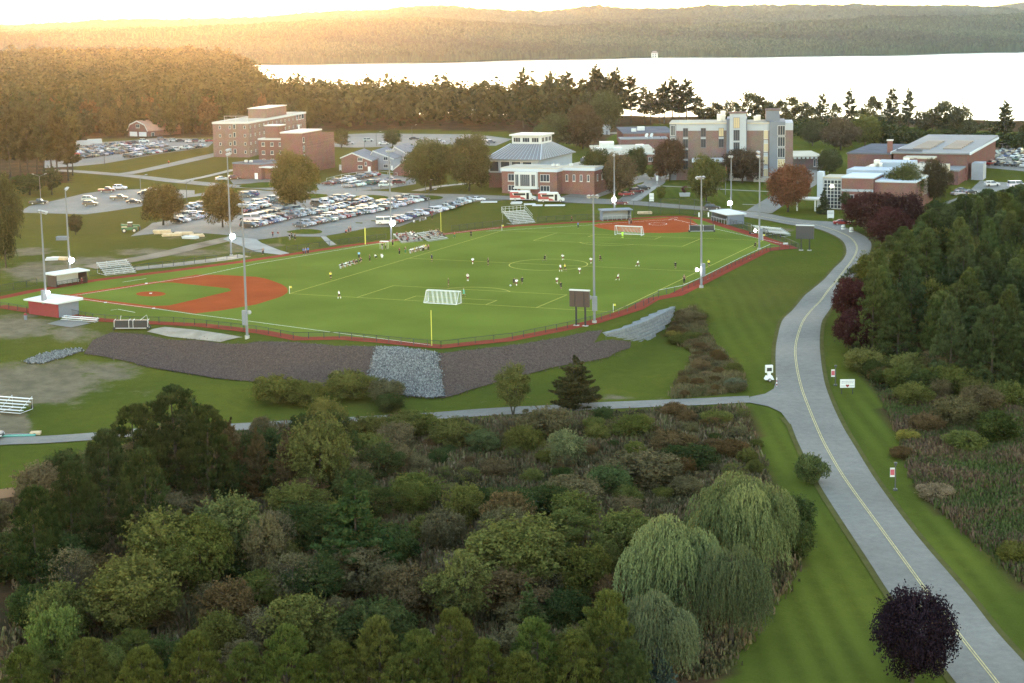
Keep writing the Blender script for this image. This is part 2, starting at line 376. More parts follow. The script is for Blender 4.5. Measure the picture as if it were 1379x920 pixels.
# ------------------------------------------------------------------ ground sheet
def pxgrid(X, Y, Z):
    d = np.stack([X, Y, Z-CAMH], -1); z = d@_fw; z = np.where(z < 5, 5, z)
    return PCX+PF*(d@_r)/z, PCY-PF*(d@_u)/z
def inpoly(x, y, poly):
    r = np.zeros(np.shape(x), bool); n = len(poly)
    for i in range(n):
        (x0, y0), (x1, y1) = poly[i][:2], poly[(i+1) % n][:2]
        if y0 == y1: continue
        r ^= ((y0 > y) != (y1 > y)) & (x < (x1-x0)*(y-y0)/(y1-y0)+x0)
    return r
PX, PY = pxgrid(gx, gy, GZ)
WOOD = [(-200, 690), (50, 655), (120, 610), (340, 582), (380, 572), (500, 570), (640, 566), (760, 558), (900, 553), (1000, 548), (1020, 590), (1035, 650), (1075, 700), (1075, 775), (1000, 830), (975, 940), (-200, 1400)]
RWOOD = [(1128, 375), (1145, 490), (1180, 535), (1215, 600), (1240, 660), (1300, 720), (1379, 790), (1700, 950), (1800, 300), (1379, 258), (1300, 268), (1240, 300), (1185, 330)]
DITCH = [(912, 420), (935, 414), (945, 432), (952, 452), (968, 470), (985, 490), (1000, 512), (998, 526), (950, 532), (905, 536), (912, 515), (932, 495), (935, 475), (915, 462), (900, 450)]
BACKW = [(-300, 250), (95, 246), (100, 215), (90, 190), (150, 186), (280, 184), (420, 176), (560, 174), (700, 178), (800, 200), (840, 170), (1000, 160), (1379, 178), (1700, 178), (1700, 120), (700, 60), (-600, 60)]
floor = (inpoly(PX, PY, WOOD) | inpoly(PX, PY, RWOOD) | inpoly(PX, PY, DITCH) | inpoly(PX, PY, BACKW)).astype(float)
def blobs(L):
    o = np.zeros_like(PX)
    for x, y, rx, ry, v in L: o = np.maximum(o, v*np.exp(-(((PX-x)/rx/1.25)**2+((PY-y)/ry/1.25)**2)))
    return o
dry = blobs([(40, 515, 95, 30, 1), (140, 500, 60, 16, .75), (20, 440, 60, 18, .9), (100, 450, 50, 14, .7), (60, 365, 60, 14, .9), (120, 352, 70, 7, .8), (10, 570, 30, 25, 1), (190, 525, 60, 14, .5), (40, 338, 40, 6, .8), (230, 340, 90, 6, .8), (330, 335, 50, 10, .65), (250, 318, 60, 7, .6), (360, 332, 30, 7, .7), (1045, 310, 35, 8, .6), (820, 292, 60, 5, .5), (560, 300, 40, 8, .35), (640, 540, 60, 8, .35), (830, 535, 70, 5, .6), (230, 455, 60, 5, .3), (1080, 470, 12, 25, .35), (690, 300, 60, 5, .3), (950, 400, 40, 10, .3)])
aut = np.clip(blobs([(100, 280, 220, 55, .75), (300, 225, 250, 40, .8), (500, 240, 200, 60, .5), (60, 440, 120, 40, .25), (200, 200, 200, 25, .8), (1050, 400, 60, 30, .3), (1250, 250, 150, 30, .25), (600, 300, 150, 20, .35)]), 0, 1)
ny, nx = gx.shape
idx = np.arange(nx*ny).reshape(ny, nx)
F = np.stack([idx[:-1, :-1], idx[:-1, 1:], idx[1:, 1:], idx[1:, :-1]], -1).reshape(-1, 4)
me = npmesh('ground', np.stack([gx, gy, GZ], -1).reshape(-1, 3), F, M['grass'], smooth=True)
mow = blobs([(1120, 850, 110, 130, 1), (1130, 720, 60, 60, .7), (1290, 760, 60, 90, .8), (1000, 440, 60, 60, .5), (1180, 560, 40, 60, .7), (1040, 600, 30, 50, .7), (960, 258, 70, 14, .8)])
for nme, a in (('mow', mow), ('floor', floor), ('dry', dry), ('autumn', aut)):
    at_ = me.attributes.new(nme, 'FLOAT', 'POINT'); at_.data.foreach_set('value', a.astype(np.float32).ravel())
tag(link('ground', me), kind='structure')
# ------------------------------------------------------------------ lake and hills
lm_ = mat('lake water', (.03, .04, .05), .28, spec=.5)
b = lm_.node_tree.nodes['Principled BSDF']; b.inputs['IOR'].default_value = 1.33; b.inputs['Specular IOR Level'].default_value = .5
ltc = lm_.node_tree.nodes.new('ShaderNodeNewGeometry'); lmp = lm_.node_tree.nodes.new('ShaderNodeMapping'); lmp.inputs['Scale'].default_value = (.02, .12, .1)
lno = lm_.node_tree.nodes.new('ShaderNodeTexNoise'); lno.inputs['Scale'].default_value = 1.; lno.inputs['Detail'].default_value = 4
lbp = lm_.node_tree.nodes.new('ShaderNodeBump'); lbp.inputs['Strength'].default_value = .05; lbp.inputs['Distance'].default_value = 1
for a_, b_ in ((ltc.outputs['Position'], lmp.inputs['Vector']), (lmp.outputs[0], lno.inputs['Vector']), (lno.outputs['Fac'], lbp.inputs['Height']), (lbp.outputs[0], b.inputs['Normal'])): lm_.node_tree.links.new(a_, b_)
mb = MB(); mb.poly([(-3500, 500, -18), (3500, 500, -18), (3500, 4200, -18), (-3500, 4200, -18)]); tag(mb.build('lake', lm_), kind='structure')
def hills():
    pxs = np.concatenate([np.arange(-420, -20, 8.), np.arange(-20, 1400, 1.5), np.arange(1400, 1800, 8.)])
    D = np.concatenate([np.arange(3240, 3480, 6.), 3480*1.0028**np.arange(0, 345)])
    tx = np.array([ray(p, 60)[0]/ray(p, 60)[1] for p in pxs])
    def prof(pts): a = np.array(pts, float); return np.interp(pxs, a[:, 0], a[:, 1])
    hor = np.array([31.4-.0162*(p-689.5) for p in pxs])
    near = prof([(-420, 40), (0, 40), (100, 38), (200, 34), (300, 31), (400, 27), (505, 23), (600, 22), (690, 27), (740, 31), (800, 29.5), (850, 30), (930, 29), (1035, 27.5), (1120, 23.5), (1170, 20), (1240, 20), (1290, 19), (1379, 15), (1800, 12)])
    far = prof([(-420, 36), (0, 30), (60, 27.5), (90, 26), (140, 24), (210, 22.5), (260, 21.5), (345, 19.5), (440, 11.5), (520, 9), (566, 4), (610, 4.5), (690, 11.5), (730, 12), (795, 4), (845, 7.5), (900, 8), (960, 4), (1020, 3), (1100, 3), (1150, 2), (1230, 4), (1300, 3.5), (1345, 6), (1379, 10), (1500, 18), (1800, 16)])
    far3 = prof([(-420, 60), (1200, 30), (1300, 12), (1345, 5), (1379, 0), (1440, -6), (1600, -4), (1800, 0)])
    z1 = CAMH+(hor-near)*4400/PF-16; z2 = CAMH+(hor-far)*6400/PF-20; z3 = CAMH+(hor-far3)*8600/PF-20
    sh = 3380+60*np.sin(tx*23)+25*np.sin(tx*71+1)
    DD, SH = np.meshgrid(D, sh, indexing='ij'); X = DD*tx[None, :]
    rng = np.random.default_rng(3)
    t1 = (DD-SH)/(4400-SH); zz = np.where(t1 < 0, -24, 0)
    a = np.clip(t1, 0, 1); base1 = -18+8*smooth(t1*40)+(z1[None]-(-10))*(.25*a+.75*smooth(a))
    g2 = smooth((DD-4400)/2000.); base = np.where(DD <= 4400, base1, z1[None]*(1-g2)+z2[None]*g2-22*np.sin(np.pi*np.clip((DD-4400)/2000, 0, 1)))
    g3 = smooth((DD-6400)/2200.); base = np.where(DD > 6400, z2[None]*(1-g3)+z3[None]*g3-40*np.sin(np.pi*np.clip((DD-6400)/2200, 0, 1)), base)
    base += (12*np.sin(X/160+DD/310)*np.sin(DD/190-X/420))*smooth((base+8)/40)*np.where(np.abs(DD-4400) < 250, .2, 1)*np.where(DD > 6200, 0, 1)
    # canopy relief
    c = rng.random(X.shape); c2 = np.zeros_like(X)
    k = np.array([1, 2, 1])/4.
    cs = c.copy()
    for ax in (0, 1, 1): cs = np.apply_along_axis(lambda v: np.convolve(v, k, 'same'), ax, cs)
    clump = np.sin(X/23+3*np.sin(DD/61))*np.sin(DD/37+2*np.sin(X/90))
    z = base+np.where(t1 > 0, (cs-.5)*22*smooth(t1*60)+clump*2.5*smooth(t1*30)+10*smooth(t1*120), 0)
    z = np.where(t1 < 0, -24, np.maximum(z, -18+7*smooth(t1*60)+(cs-.5)*14*smooth(t1*60)))
    nD, nP = X.shape; ii = np.arange(nD*nP).reshape(nD, nP)
    F = np.stack([ii[:-1, :-1], ii[:-1, 1:], ii[1:, 1:], ii[1:, :-1]], -1).reshape(-1, 4)
    tint = np.clip(.5+.35*np.sin(X/140+np.sin(DD/200)*2)*np.sin(DD/260)+(rng.random(X.shape)-.5)*.9, 0, 1)[:-1, :-1].ravel()
    m = bpy.data.materials.new('hill woods'); m.use_nodes = True; nt = m.node_tree; b = nt.nodes['Principled BSDF']
    b.inputs['Roughness'].default_value = 1; b.inputs['Specular IOR Level'].default_value = 0
    a_ = nt.nodes.new('ShaderNodeAttribute'); a_.attribute_name = 'tint'; r_ = nt.nodes.new('ShaderNodeValToRGB')
    r_.color_ramp.elements[0].color = (.010, .020, .016, 1); r_.color_ramp.elements[1].color = (.034, .052, .034, 1)
    e = r_.color_ramp.elements.new(.9); e.color = (.024, .044, .027, 1)
    nt.links.new(a_.outputs['Fac'], r_.inputs[0]); nt.links.new(r_.outputs[0], b.inputs['Base Color'])
    tag(link('hills', npmesh('hills', np.stack([X, DD, z], -1).reshape(-1, 3), F, m, tint)), kind='structure')
hills()
# ------------------------------------------------------------------ roads, lots, paths
def G2(pts): return [gnd(x, y).to_2d() for x, y in pts]
def ext(P, Q, d):   # continue beyond Q
    v = (Q-P).normalized(); return Q+v*d
L_lo = [(1281.6, 913), (1201.6, 805), (1170, 756.5), (1142.5, 714.7), (1104, 654), (1080, 607.5), (1066, 574)]
L_hi = [(1045, 518), (1044.5, 475), (1047.5, 452.5), (1059, 425.5), (1082, 400), (1095, 389), (1120, 365), (1135, 350), (1140, 338), (1135, 325), (1121, 316), (1097.5, 307.5), (1060, 302), (1035, 297), (994, 290.5), (960, 284.5), (890, 279), (840, 275.5), (760, 272.5), (684, 269), (628, 269)]
R_lo = [(1379, 892), (1340.7, 850), (1302.5, 801.7), (1240, 728.6), (1191, 664), (1167.5, 629), (1150, 600), (1132.5, 570), (1115, 530), (1107.5, 500), (1104, 467.5), (1105, 442.5), (1110, 427.5), (1126, 402), (1150, 374), (1168, 347), (1173.6, 330), (1167, 320), (1150, 311), (1137, 306), (1126.6, 299.5), (1091, 297), (1058.7, 293), (1032.6, 287.5), (1000, 284), (960, 279.5), (915, 275.8), (842, 270), (775, 265.5), (684, 264), (628, 262)]
wl = G2(L_lo); wl2 = G2(L_hi); wr = G2(R_lo)
wl_s = [ext(wl[1], wl[0], 45)]+smooth_px(wl, 5); wl2_s = smooth_px(wl2, 5); wr_s = [ext(wr[1], wr[0], 30)]+smooth_px(wr, 5)
main = wl_s+wl2_s+wr_s[::-1]
tag(sheet('road', main, M['asphalt'], .13, 2.0), kind='structure')
for e_ in (wl_s+smooth_px(G2([(1066, 574), (1056, 562)]), 2), wl2_s, wr_s): tag(sheet('road_verge', ribbon([p+Vector((0, 0)) for p in e_], 1.5), M['verge'], .10, 2.0), kind='structure')
CL = [(1340.7, 918), (1285, 847), (1233, 777), (1184, 709.5), (1128.6, 631), (1097.5, 570), (1080, 525), (1072, 487.5), (1071.5, 465), (1077.5, 442.5), (1091, 420), (1110, 399), (1130, 374), (1148, 350), (1154, 334), (1147, 322), (1130, 312.5), (1100, 303.5), (1060, 298), (1015, 290)]
cl = G2(CL); cl = [ext(cl[1], cl[0], 40)]+smooth_px(cl, 6)
for s_, nm in ((-.13, 'a'), (.13, 'b')):
    P = []
    for i, p in enumerate(cl):
        t = (cl[min(i+1, len(cl)-1)]-cl[max(i-1, 0)]).normalized(); P.append(p+Vector((-t.y, t.x))*s_)
    ribbon_mesh('road_marking', densify(P, 2.5), .12, M['yroad'], dz=.165)
# service road
SV = [(-60, 602), (0, 595), (60, 592.5), (120, 588.5), (180, 583), (250, 579), (300, 576.5), (345, 574), (410, 570.5), (490, 566), (560, 562), (620, 558), (700, 553), (760, 550), (830, 546), (900, 543), (960, 540.5), (1010, 538)]
sv = smooth_px(G2(SV), 4)
jn = G2([(1010, 535.2), (1030, 531), (1042, 524), (1046, 510), (1062, 512), (1075, 560), (1064, 572), (1052, 556), (1035, 548), (1010, 543)])
tag(sheet('service_road', ribbon(sv, 4.6), M['asphalt'], .12, 2.0), kind='structure')
tag(sheet('road_junction', jn, M['asphalt'], .15, 2.0), kind='structure')
def lot(name, pts, material='asphalt_lot', dz=.06, sm=0, cell=4.0):
    P = G2(pts)
    if sm: P = smooth_px(P, sm, True)
    return tag(sheet(name, P, M[material], dz, cell), kind='structure')
# side streets and car parks
lot('parking_lot', [(176, 318), (230, 312), (320, 318), (345, 323), (386, 318), (432, 318.5), (470, 312), (500, 306), (538, 305), (575, 292), (628, 272.5), (684, 269), (684, 263.5), (610, 261), (545, 259.5), (500, 259), (455, 258), (385, 258.5), (355, 257), (325, 258), (310, 266), (270, 272), (235, 280), (232, 296), (205, 300)], dz=.05)
lot('parking_lot', [(430, 255.5), (470, 257.5), (520, 254), (560, 247.5), (560, 240), (530, 236), (505, 233.5), (478, 235), (448, 241), (425, 248)], dz=.05)
lot('parking_lot', [(24, 286), (60, 287), (115, 288.5), (150, 284), (200, 276), (262, 264), (262, 256), (205, 254), (150, 255.5), (115, 260), (64, 272), (40, 277)], dz=.05)
lot('parking_lot', [(60, 226), (105, 223.5), (140, 220), (170, 215), (230, 205), (280, 198), (290, 190), (250, 186), (205, 186), (170, 189), (120, 192), (95, 200), (60, 212)], dz=.05)
lot('parking_lot', [(447, 197.5), (480, 198.5), (540, 197), (600, 194), (668, 196), (690, 187), (640, 180.5), (560, 180), (500, 179), (455, 181), (445, 188)], dz=.05)
lot('parking_lot', [(1290, 222), (1330, 226), (1379, 230.5), (1450, 234), (1450, 196), (1379, 198), (1325, 200), (1300, 206)], dz=.05)
lot('parking_lot', [(1240, 285), (1300, 262), (1320, 243), (1379, 247), (1450, 250), (1450, 300), (1379, 280), (1300, 268)], dz=.05)
for pts, w_ in (([(65, 229), (95, 230), (135, 233), (180, 237), (230, 243), (262, 246), (300, 249.5), (350, 252.5), (380, 255)], 6.5), ([(168, 234), (205, 227), (250, 217), (300, 206)], 7), ([(240, 244.5), (275, 238), (316, 228)], 3.5), ([(300, 249.5), (292, 258), (270, 262), (235, 266)], 6), ([(312, 245), (340, 243.5), (366, 242.5), (366, 238)], 14), ([(330, 256), (352, 258), (385, 259)], 5),
               ([(545, 262), (500, 258), (460, 258), (420, 257)], 7), ([(560, 257), (530, 262), (590, 251), (640, 246), (660, 245)][0:1]+[(590, 251), (640, 246)], 3.5),
               ([(842, 273), (862, 258), (880, 247), (885, 240), (905, 240), (960, 241), (1040, 244)], 7), ([(770, 268), (802, 258), (850, 243), (880, 237), (895, 230)], 11), ([(850, 272), (872, 258), (886, 250)], 2.2), ([(885, 250), (925, 252), (975, 255), (1040, 258)], 1.6),
               ([(1020, 287), (1035, 277), (1050, 268), (1064, 258), (1085, 246), (1096, 236), (1086, 227), (1072, 224)], 8.5), ([(1105, 279), (1160, 284)], 3), ([(820, 180), (840, 178)], 10), ([(1000, 275), (1040, 276.5)], 1.2)):
    tag(sheet('path' if w_ < 6 else 'road', ribbon(smooth_px(G2(pts), 4), w_), M['path' if w_ < 4 else 'asphalt_lot'], .075+.002*(w_ % 3), 4.0), kind='structure')
lot('path', [(345, 322), (310, 318), (300, 322), (345, 339), (378, 343), (390, 341), (352, 327)], 'path', dz=.09)
lot('path', [(432, 318.5), (439, 318.2), (453.5, 329.5), (444, 331)], 'path', dz=.09)
tag(sheet('path', ribbon(smooth_px(G2([(120, 360), (170, 351), (215, 343), (265, 331), (300, 323), (318, 319)]), 4), 5), M['dirt'], .06, 3), kind='structure')
tag(sheet('path', ribbon(smooth_px(G2([(180, 362), (230, 357), (290, 350), (330, 344)]), 4), 4.5), M['pad'], .06, 3), kind='structure')
# grass islands in the car parks
for pts in ([(386, 312), (410, 308.5), (432, 310.5), (430, 314.5), (400, 315)], [(355, 266.5), (400, 261), (440, 262), (430, 266.5), (380, 269)], [(470, 266.5), (495, 262.5), (518, 264), (522, 267), (500, 269)], [(550, 266), (575, 263), (596, 265), (590, 268.5), (560, 269)], [(322, 250.5), (345, 246), (368, 246), (372, 252), (335, 253)], [(628, 268.5), (640, 265.5), (660, 267), (640, 270.5)]):
    lot('grass_island', pts, 'grass', dz=.13, sm=3)
# pads, gravel, riprap beds
lot('concrete_pad', [(63, 436.5), (88, 429.5), (123, 435.5), (96, 441.5)], 'asphalt', dz=.12, cell=3)
lot('bullpen_pad', [(197.5, 447), (222, 440.5), (268, 445), (327, 454.5), (297, 461), (240, 455)], 'pad', dz=.12, cell=2)
lot('gravel_bank', [(113, 477), (125, 459), (150, 448.5), (200, 452), (262, 459), (330, 464), (430, 464.5), (515, 468), (590, 478), (640, 472), (700, 465), (760, 455), (800, 447), (812, 446), (800, 463), (850, 461), (848, 470), (820, 482), (780, 490), (730, 500), (680, 512), (640, 524), (598, 537), (540, 533), (470, 524), (400, 518), (340, 515), (290, 510), (230, 500), (180, 489), (140, 481)], 'gravel', dz=.2, cell=2)
M['riprap_bed'] = mat('riprap bed', (.1, .1, .105), 1, spec=.05, noise=.4, nscale=1.4, coords='World')
RIP1 = [(508, 470.5), (530, 470), (588, 478.5), (593, 505), (597, 535), (580, 537.5), (545, 533), (496, 516), (500, 500)]
RIP2 = [(32, 488), (50, 481), (80, 473), (109, 470.5), (108, 474), (82, 482), (56, 490)]
lot('riprap_bed', RIP1, 'riprap_bed', dz=.34, cell=2); lot('riprap_bed', RIP2, 'riprap_bed', dz=.2, cell=2)
def rocks(name, poly, n, size, seed, dz, jit=.35, m_='stone'):
    rng = np.random.default_rng(seed); W_ = G2(poly); xs = [p[0] for p in W_]; ys = [p[1] for p in W_]
    X = rng.uniform(min(xs), max(xs), n*4); Y = rng.uniform(min(ys), max(ys), n*4); k = inpoly(X, Y, W_); X = X[k][:n]; Y = Y[k][:n]; X = X+rng.normal(size=len(X))*jit; Y = Y+rng.normal(size=len(Y))*jit
    base = np.array([(1, 0, 0), (-1, 0, 0), (0, 1, 0), (0, -1, 0), (0, 0, 1), (0, 0, -1)], float)
    f = np.array([(0, 2, 4), (2, 1, 4), (1, 3, 4), (3, 0, 4), (2, 0, 5), (1, 2, 5), (3, 1, 5), (0, 3, 5)])
    m = len(X); s = size*rng.uniform(.5, 1.3, m); V = base[None]*s[:, None, None]*rng.uniform(.6, 1.1, (m, 6, 3)); a = rng.uniform(0, 6.3, m); b_ = rng.uniform(-.6, .6, m)
    ca, sa = np.cos(a)[:, None], np.sin(a)[:, None]; x = V[..., 0]*ca-V[..., 1]*sa; y = V[..., 0]*sa+V[..., 1]*ca; z = V[..., 2]+x*np.tan(b_)[:, None]
    V = np.stack([x+X[:, None], y+Y[:, None], z+hz(X, Y)[:, None]+dz], -1)
    me = npmesh(name, V.reshape(-1, 3), (f[None]+6*np.arange(m)[:, None, None]).reshape(-1, 3), M[m_], np.repeat(rng.random(m), 8))
    o = link(name, me); tag(o, kind='stuff'); return o
def tinted(name, ramp, rough=1, spec=.1):
    m = bpy.data.materials.new(name); m.use_nodes = True; nt = m.node_tree; b = nt.nodes['Principled BSDF']; b.inputs['Roughness'].default_value = rough; b.inputs['Specular IOR Level'].default_value = spec
    a = nt.nodes.new('ShaderNodeAttribute'); a.attribute_name = 'tint'; r = nt.nodes.new('ShaderNodeValToRGB')
    el = r.color_ramp.elements
    el[0].position = ramp[0][0]; el[0].color = (*ramp[0][1], 1); el[1].position = ramp[-1][0]; el[1].color = (*ramp[-1][1], 1)
    for p, c in ramp[1:-1]: e = el.new(p); e.color = (*c, 1)
    nt.links.new(a.outputs['Fac'], r.inputs[0]); nt.links.new(r.outputs[0], b.inputs['Base Color']); return m
M['stone'] = tinted('stone', [(0, (.05, .05, .054)), (.5, (.12, .12, .118)), (1, (.22, .22, .216))])
tag(rocks('riprap_stones', RIP1, 8500, .2, 1, .4, .3), 'pale grey riprap stones covering the spillway down the gravel bank', None)
tag(rocks('riprap_stones', RIP2, 1700, .2, 2, .25, .25), 'grey riprap stones in a narrow strip on the dry hillside', None)
M['gravelbits'] = tinted('gravel bits', [(0, (.03, .022, .021)), (.6, (.075, .055, .052)), (1, (.115, .088, .084))])
BANK = [(113, 477), (125, 459), (150, 448.5), (200, 452), (262, 459), (330, 464), (430, 464.5), (515, 468), (590, 478), (640, 472), (700, 465), (760, 455), (800, 447), (800, 463), (848, 470), (820, 482), (780, 490), (730, 500), (680, 512), (640, 524), (598, 537), (540, 533), (470, 524), (400, 518), (340, 515), (290, 510), (230, 500), (180, 489), (140, 481)]
tag(rocks('gravel', BANK, 14000, .1, 3, .2, .45, 'gravelbits'), 'loose dark gravel lying over the long bank below the pitch', None)
# ------------------------------------------------------------------ the turf pitch and its markings (all on the level plateau)
pit = [p for p in TRK]
def inset(poly, d):
    n = len(poly); out = []
    area = sum(poly[i].x*poly[(i+1) % n].y-poly[(i+1) % n].x*poly[i].y for i in range(n)); s = 1 if area > 0 else -1
    for i in range(n):
        a, b_, c = poly[i-1], poly[i], poly[(i+1) % n]; e1 = (b_-a).normalized(); e2 = (c-b_).normalized()
        n1 = Vector((-e1.y, e1.x))*s; n2 = Vector((-e2.y, e2.x))*s; k = (n1+n2); k = k/max(.35, k.length_squared/2)
        out.append(b_+k*d)
    return out
sheet('warning_track', pit, M['track'], flat=.0)
tw = inset(pit, 3.2); tw[18] = at(1052, 331.5).to_2d(); tw[19] = at(1030, 334)
sheet('turf_field', [Vector(p[:2]) for p in tw], M['turf'], flat=.012)
A0 = Vector((-47.0697, 347.758)); TH = -.4109; FW, FL = 72.63, 111.38
ex = Vector((math.cos(TH), math.sin(TH))); ey = Vector((-math.sin(TH), math.cos(TH)))
def fld(u, v): return A0+ex*u+ey*v
def line(a, b, w=.15, m='yline', z=.03): return ribbon_mesh('pitch_line', [a, b], w, M[m], z=z)
h2 = FW/2
for a, b in (((0, 0), (FW, 0)), ((FW, 0), (FW, FL)), ((FW, FL), (0, FL)), ((0, FL), (0, 0)), ((0, FL/2), (FW, FL/2))): line(fld(*a), fld(*b), .15)
for s, v0 in ((1, 0), (-1, FL)):
    for hw, dp in ((20.16, 16.46), (9.15, 5.5)):
        line(fld(h2-hw, v0), fld(h2-hw, v0+s*dp)); line(fld(h2+hw, v0), fld(h2+hw, v0+s*dp)); line(fld(h2-hw, v0+s*dp), fld(h2+hw, v0+s*dp))
    a0 = math.acos(5.5/9.15)
    ribbon_mesh('pitch_line', [fld(h2+9.15*math.sin(t), v0+s*(11+9.15*math.cos(t))) for t in np.linspace(-a0, a0, 17)], .2, M['yline'], z=.031)
ribbon_mesh('pitch_line', [fld(h2+9.15*math.cos(t), FL/2+9.15*math.sin(t)) for t in np.linspace(0, 2*math.pi, 41)], .2, M['yline'], z=.031)
def F2(pts): return [at(x, y, 0).to_2d() for x, y in pts]
def flat(name, pts, m, z, sm=0):
    P = F2(pts); P = smooth_px(P, sm, True) if sm else P
    return sheet(name, P, M[m], flat=z)
def arcpx(cx, cy, rx, ry, n=24): return [(cx+rx*math.cos(t), cy+ry*math.sin(t)) for t in np.linspace(0, 2*math.pi, n, endpoint=False)]
flat('infield_clay', [(205, 381), (229.7, 375.7), (264.5, 369.6), (300, 370), (345, 372.5), (358, 375), (370, 379), (379, 382.4), (386, 387), (387.5, 390.5), (387, 394), (380, 398.5), (370, 402), (345, 409.7), (300, 417.5), (262.5, 422), (205, 413.7), (202, 412), (228, 411), (254, 405), (289, 396.6), (311.5, 391.3), (308, 388), (254, 382.6), (231, 380)], 'clay', .022)
flat('infield_clay', [(68, 398), (78, 396.6), (90, 396.3), (104, 397), (112.5, 398.8), (107.6, 401.6), (97, 402.6), (86, 401.6)], 'clay', .023, 3)
flat('pitcher_mound', arcpx(203.2, 395.5, 20, 3.4), 'clay', .022)
for a, b in (((95, 397.5), (215, 379.2)), ((95, 400), (215, 414.8))):
    P = F2([a, b]); ribbon_mesh('base_path', P, 2.4, M['clay'], z=.020)
for pts, w_ in (([(92, 399), (165, 387.5), (205, 380.8), (265, 372), (345, 354.8), (470, 334), (555, 320.5), (640, 310), (672, 306.5)], .16), ([(92, 399.5), (142, 406.8), (207, 415), (262, 423), (345, 433.5), (431, 445), (507, 455), (580, 464.5)], .16), ([(165, 379.6), (197, 374.8)], .16), ([(149.5, 417.5), (159, 416.2), (182, 420.5)], .16), ([(907, 295), (942, 303), (961, 307.5), (1000, 316), (1030, 322.7), (1062, 330)], .14), ([(905, 295.5), (875, 297), (795, 302.5), (740, 306), (690, 309), (655, 311)], .14)):
    ribbon_mesh('foul_line', F2(pts), w_, M['wline'], z=.036)
for cx, cy in ((207, 415.2), (197, 381.5), (142, 407.3), (203, 395)):
    P = at(cx, cy); mb = MB(); mb.box(-.25, .25, -.25, .25, 0, .09); tag(mb.build('base_plate', M['wline'], loc=(P.x, P.y, .03)), {207: 'white square base on the lower foul line of the ball diamond', 197: 'white square base on the upper foul line of the ball diamond', 142: 'white square base beside the home end of the lower foul line', 203: 'white pitching plate in the middle of the round clay mound'}[cx], 'base', 'bases of the ball diamonds')
for x0, y0, x1, y1 in ((84, 399.5, 90, 398.6), (93, 400.6, 97, 399.2), (88, 397.8, 94, 397.4), (903, 294, 913, 292.6), (900, 296, 905, 294.6), (908, 296, 913, 294.6)): line(at(x0, y0).to_2d(), at(x1, y1).to_2d(), .15, 'wline', .04)
flat('infield_clay', [(797.5, 303), (806, 300.5), (830, 298), (875, 294.6), (896, 293), (903, 291.8), (918, 292), (932, 295.5), (942, 303.7), (940, 309), (934, 311), (915, 313), (890, 313.6), (865, 313.2), (840, 311.6), (825, 310), (806, 306.5)], 'clay', .024)
ribbon_mesh('pitch_line', [p for p in F2(arcpx(886, 301.3, 12, 1.7, 28)+[(898, 301.3)])], .14, M['wline'], z=.036)
# ------------------------------------------------------------------ trees
def foliage_material():
    m = bpy.data.materials.new('foliage'); m.use_nodes = True; nt = m.node_tree; nt.nodes.remove(nt.nodes['Principled BSDF'])
    oi = nt.nodes.new('ShaderNodeObjectInfo'); a = nt.nodes.new('ShaderNodeAttribute'); a.attribute_name = 'tint'
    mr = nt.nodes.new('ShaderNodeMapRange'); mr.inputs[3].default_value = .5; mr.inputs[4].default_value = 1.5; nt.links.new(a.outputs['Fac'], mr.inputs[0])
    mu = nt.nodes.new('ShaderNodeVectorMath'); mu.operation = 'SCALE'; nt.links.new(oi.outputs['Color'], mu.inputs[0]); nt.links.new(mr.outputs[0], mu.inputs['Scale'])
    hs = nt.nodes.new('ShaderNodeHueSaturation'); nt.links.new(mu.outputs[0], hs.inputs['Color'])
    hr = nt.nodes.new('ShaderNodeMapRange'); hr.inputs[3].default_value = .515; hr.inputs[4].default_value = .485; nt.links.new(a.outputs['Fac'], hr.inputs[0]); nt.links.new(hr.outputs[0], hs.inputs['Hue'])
    d = nt.nodes.new('ShaderNodeBsdfDiffuse'); t = nt.nodes.new('ShaderNodeBsdfTranslucent'); x = nt.nodes.new('ShaderNodeMixShader'); x.inputs[0].default_value = .22
    for n in (d, t): nt.links.new(hs.outputs[0], n.inputs['Color'])
    nt.links.new(d.outputs[0], x.inputs[1]); nt.links.new(t.outputs[0], x.inputs[2]); nt.links.new(x.outputs[0], nt.nodes['Material Output'].inputs['Surface'])
    return m
M['leaf'] = foliage_material()
M['bark'] = mat('bark', (.045, .038, .03), 1, spec=.05, noise=.3, nscale=3)
M['bark_pale'] = mat('bark pale', (.2, .18, .155), 1, spec=.05, noise=.3, nscale=3)
def unit(v): return v/np.maximum(np.linalg.norm(v, axis=-1, keepdims=True), 1e-9)
def quads(C, N, s, asp, rng, tint):
    """leaf-sized faces at centres C facing roughly N"""
    n = len(C); a = unit(np.cross(N, rng.normal(size=(n, 3)))); b = np.cross(N, a)
    s = np.asarray(s)[:, None]; a = a*s*asp; b = b*s
    V = np.stack([C-a-b*.3, C-b, C+a-b*.1, C+b], 1)
    return V.reshape(-1, 3), np.arange(4*n).reshape(-1, 4), tint
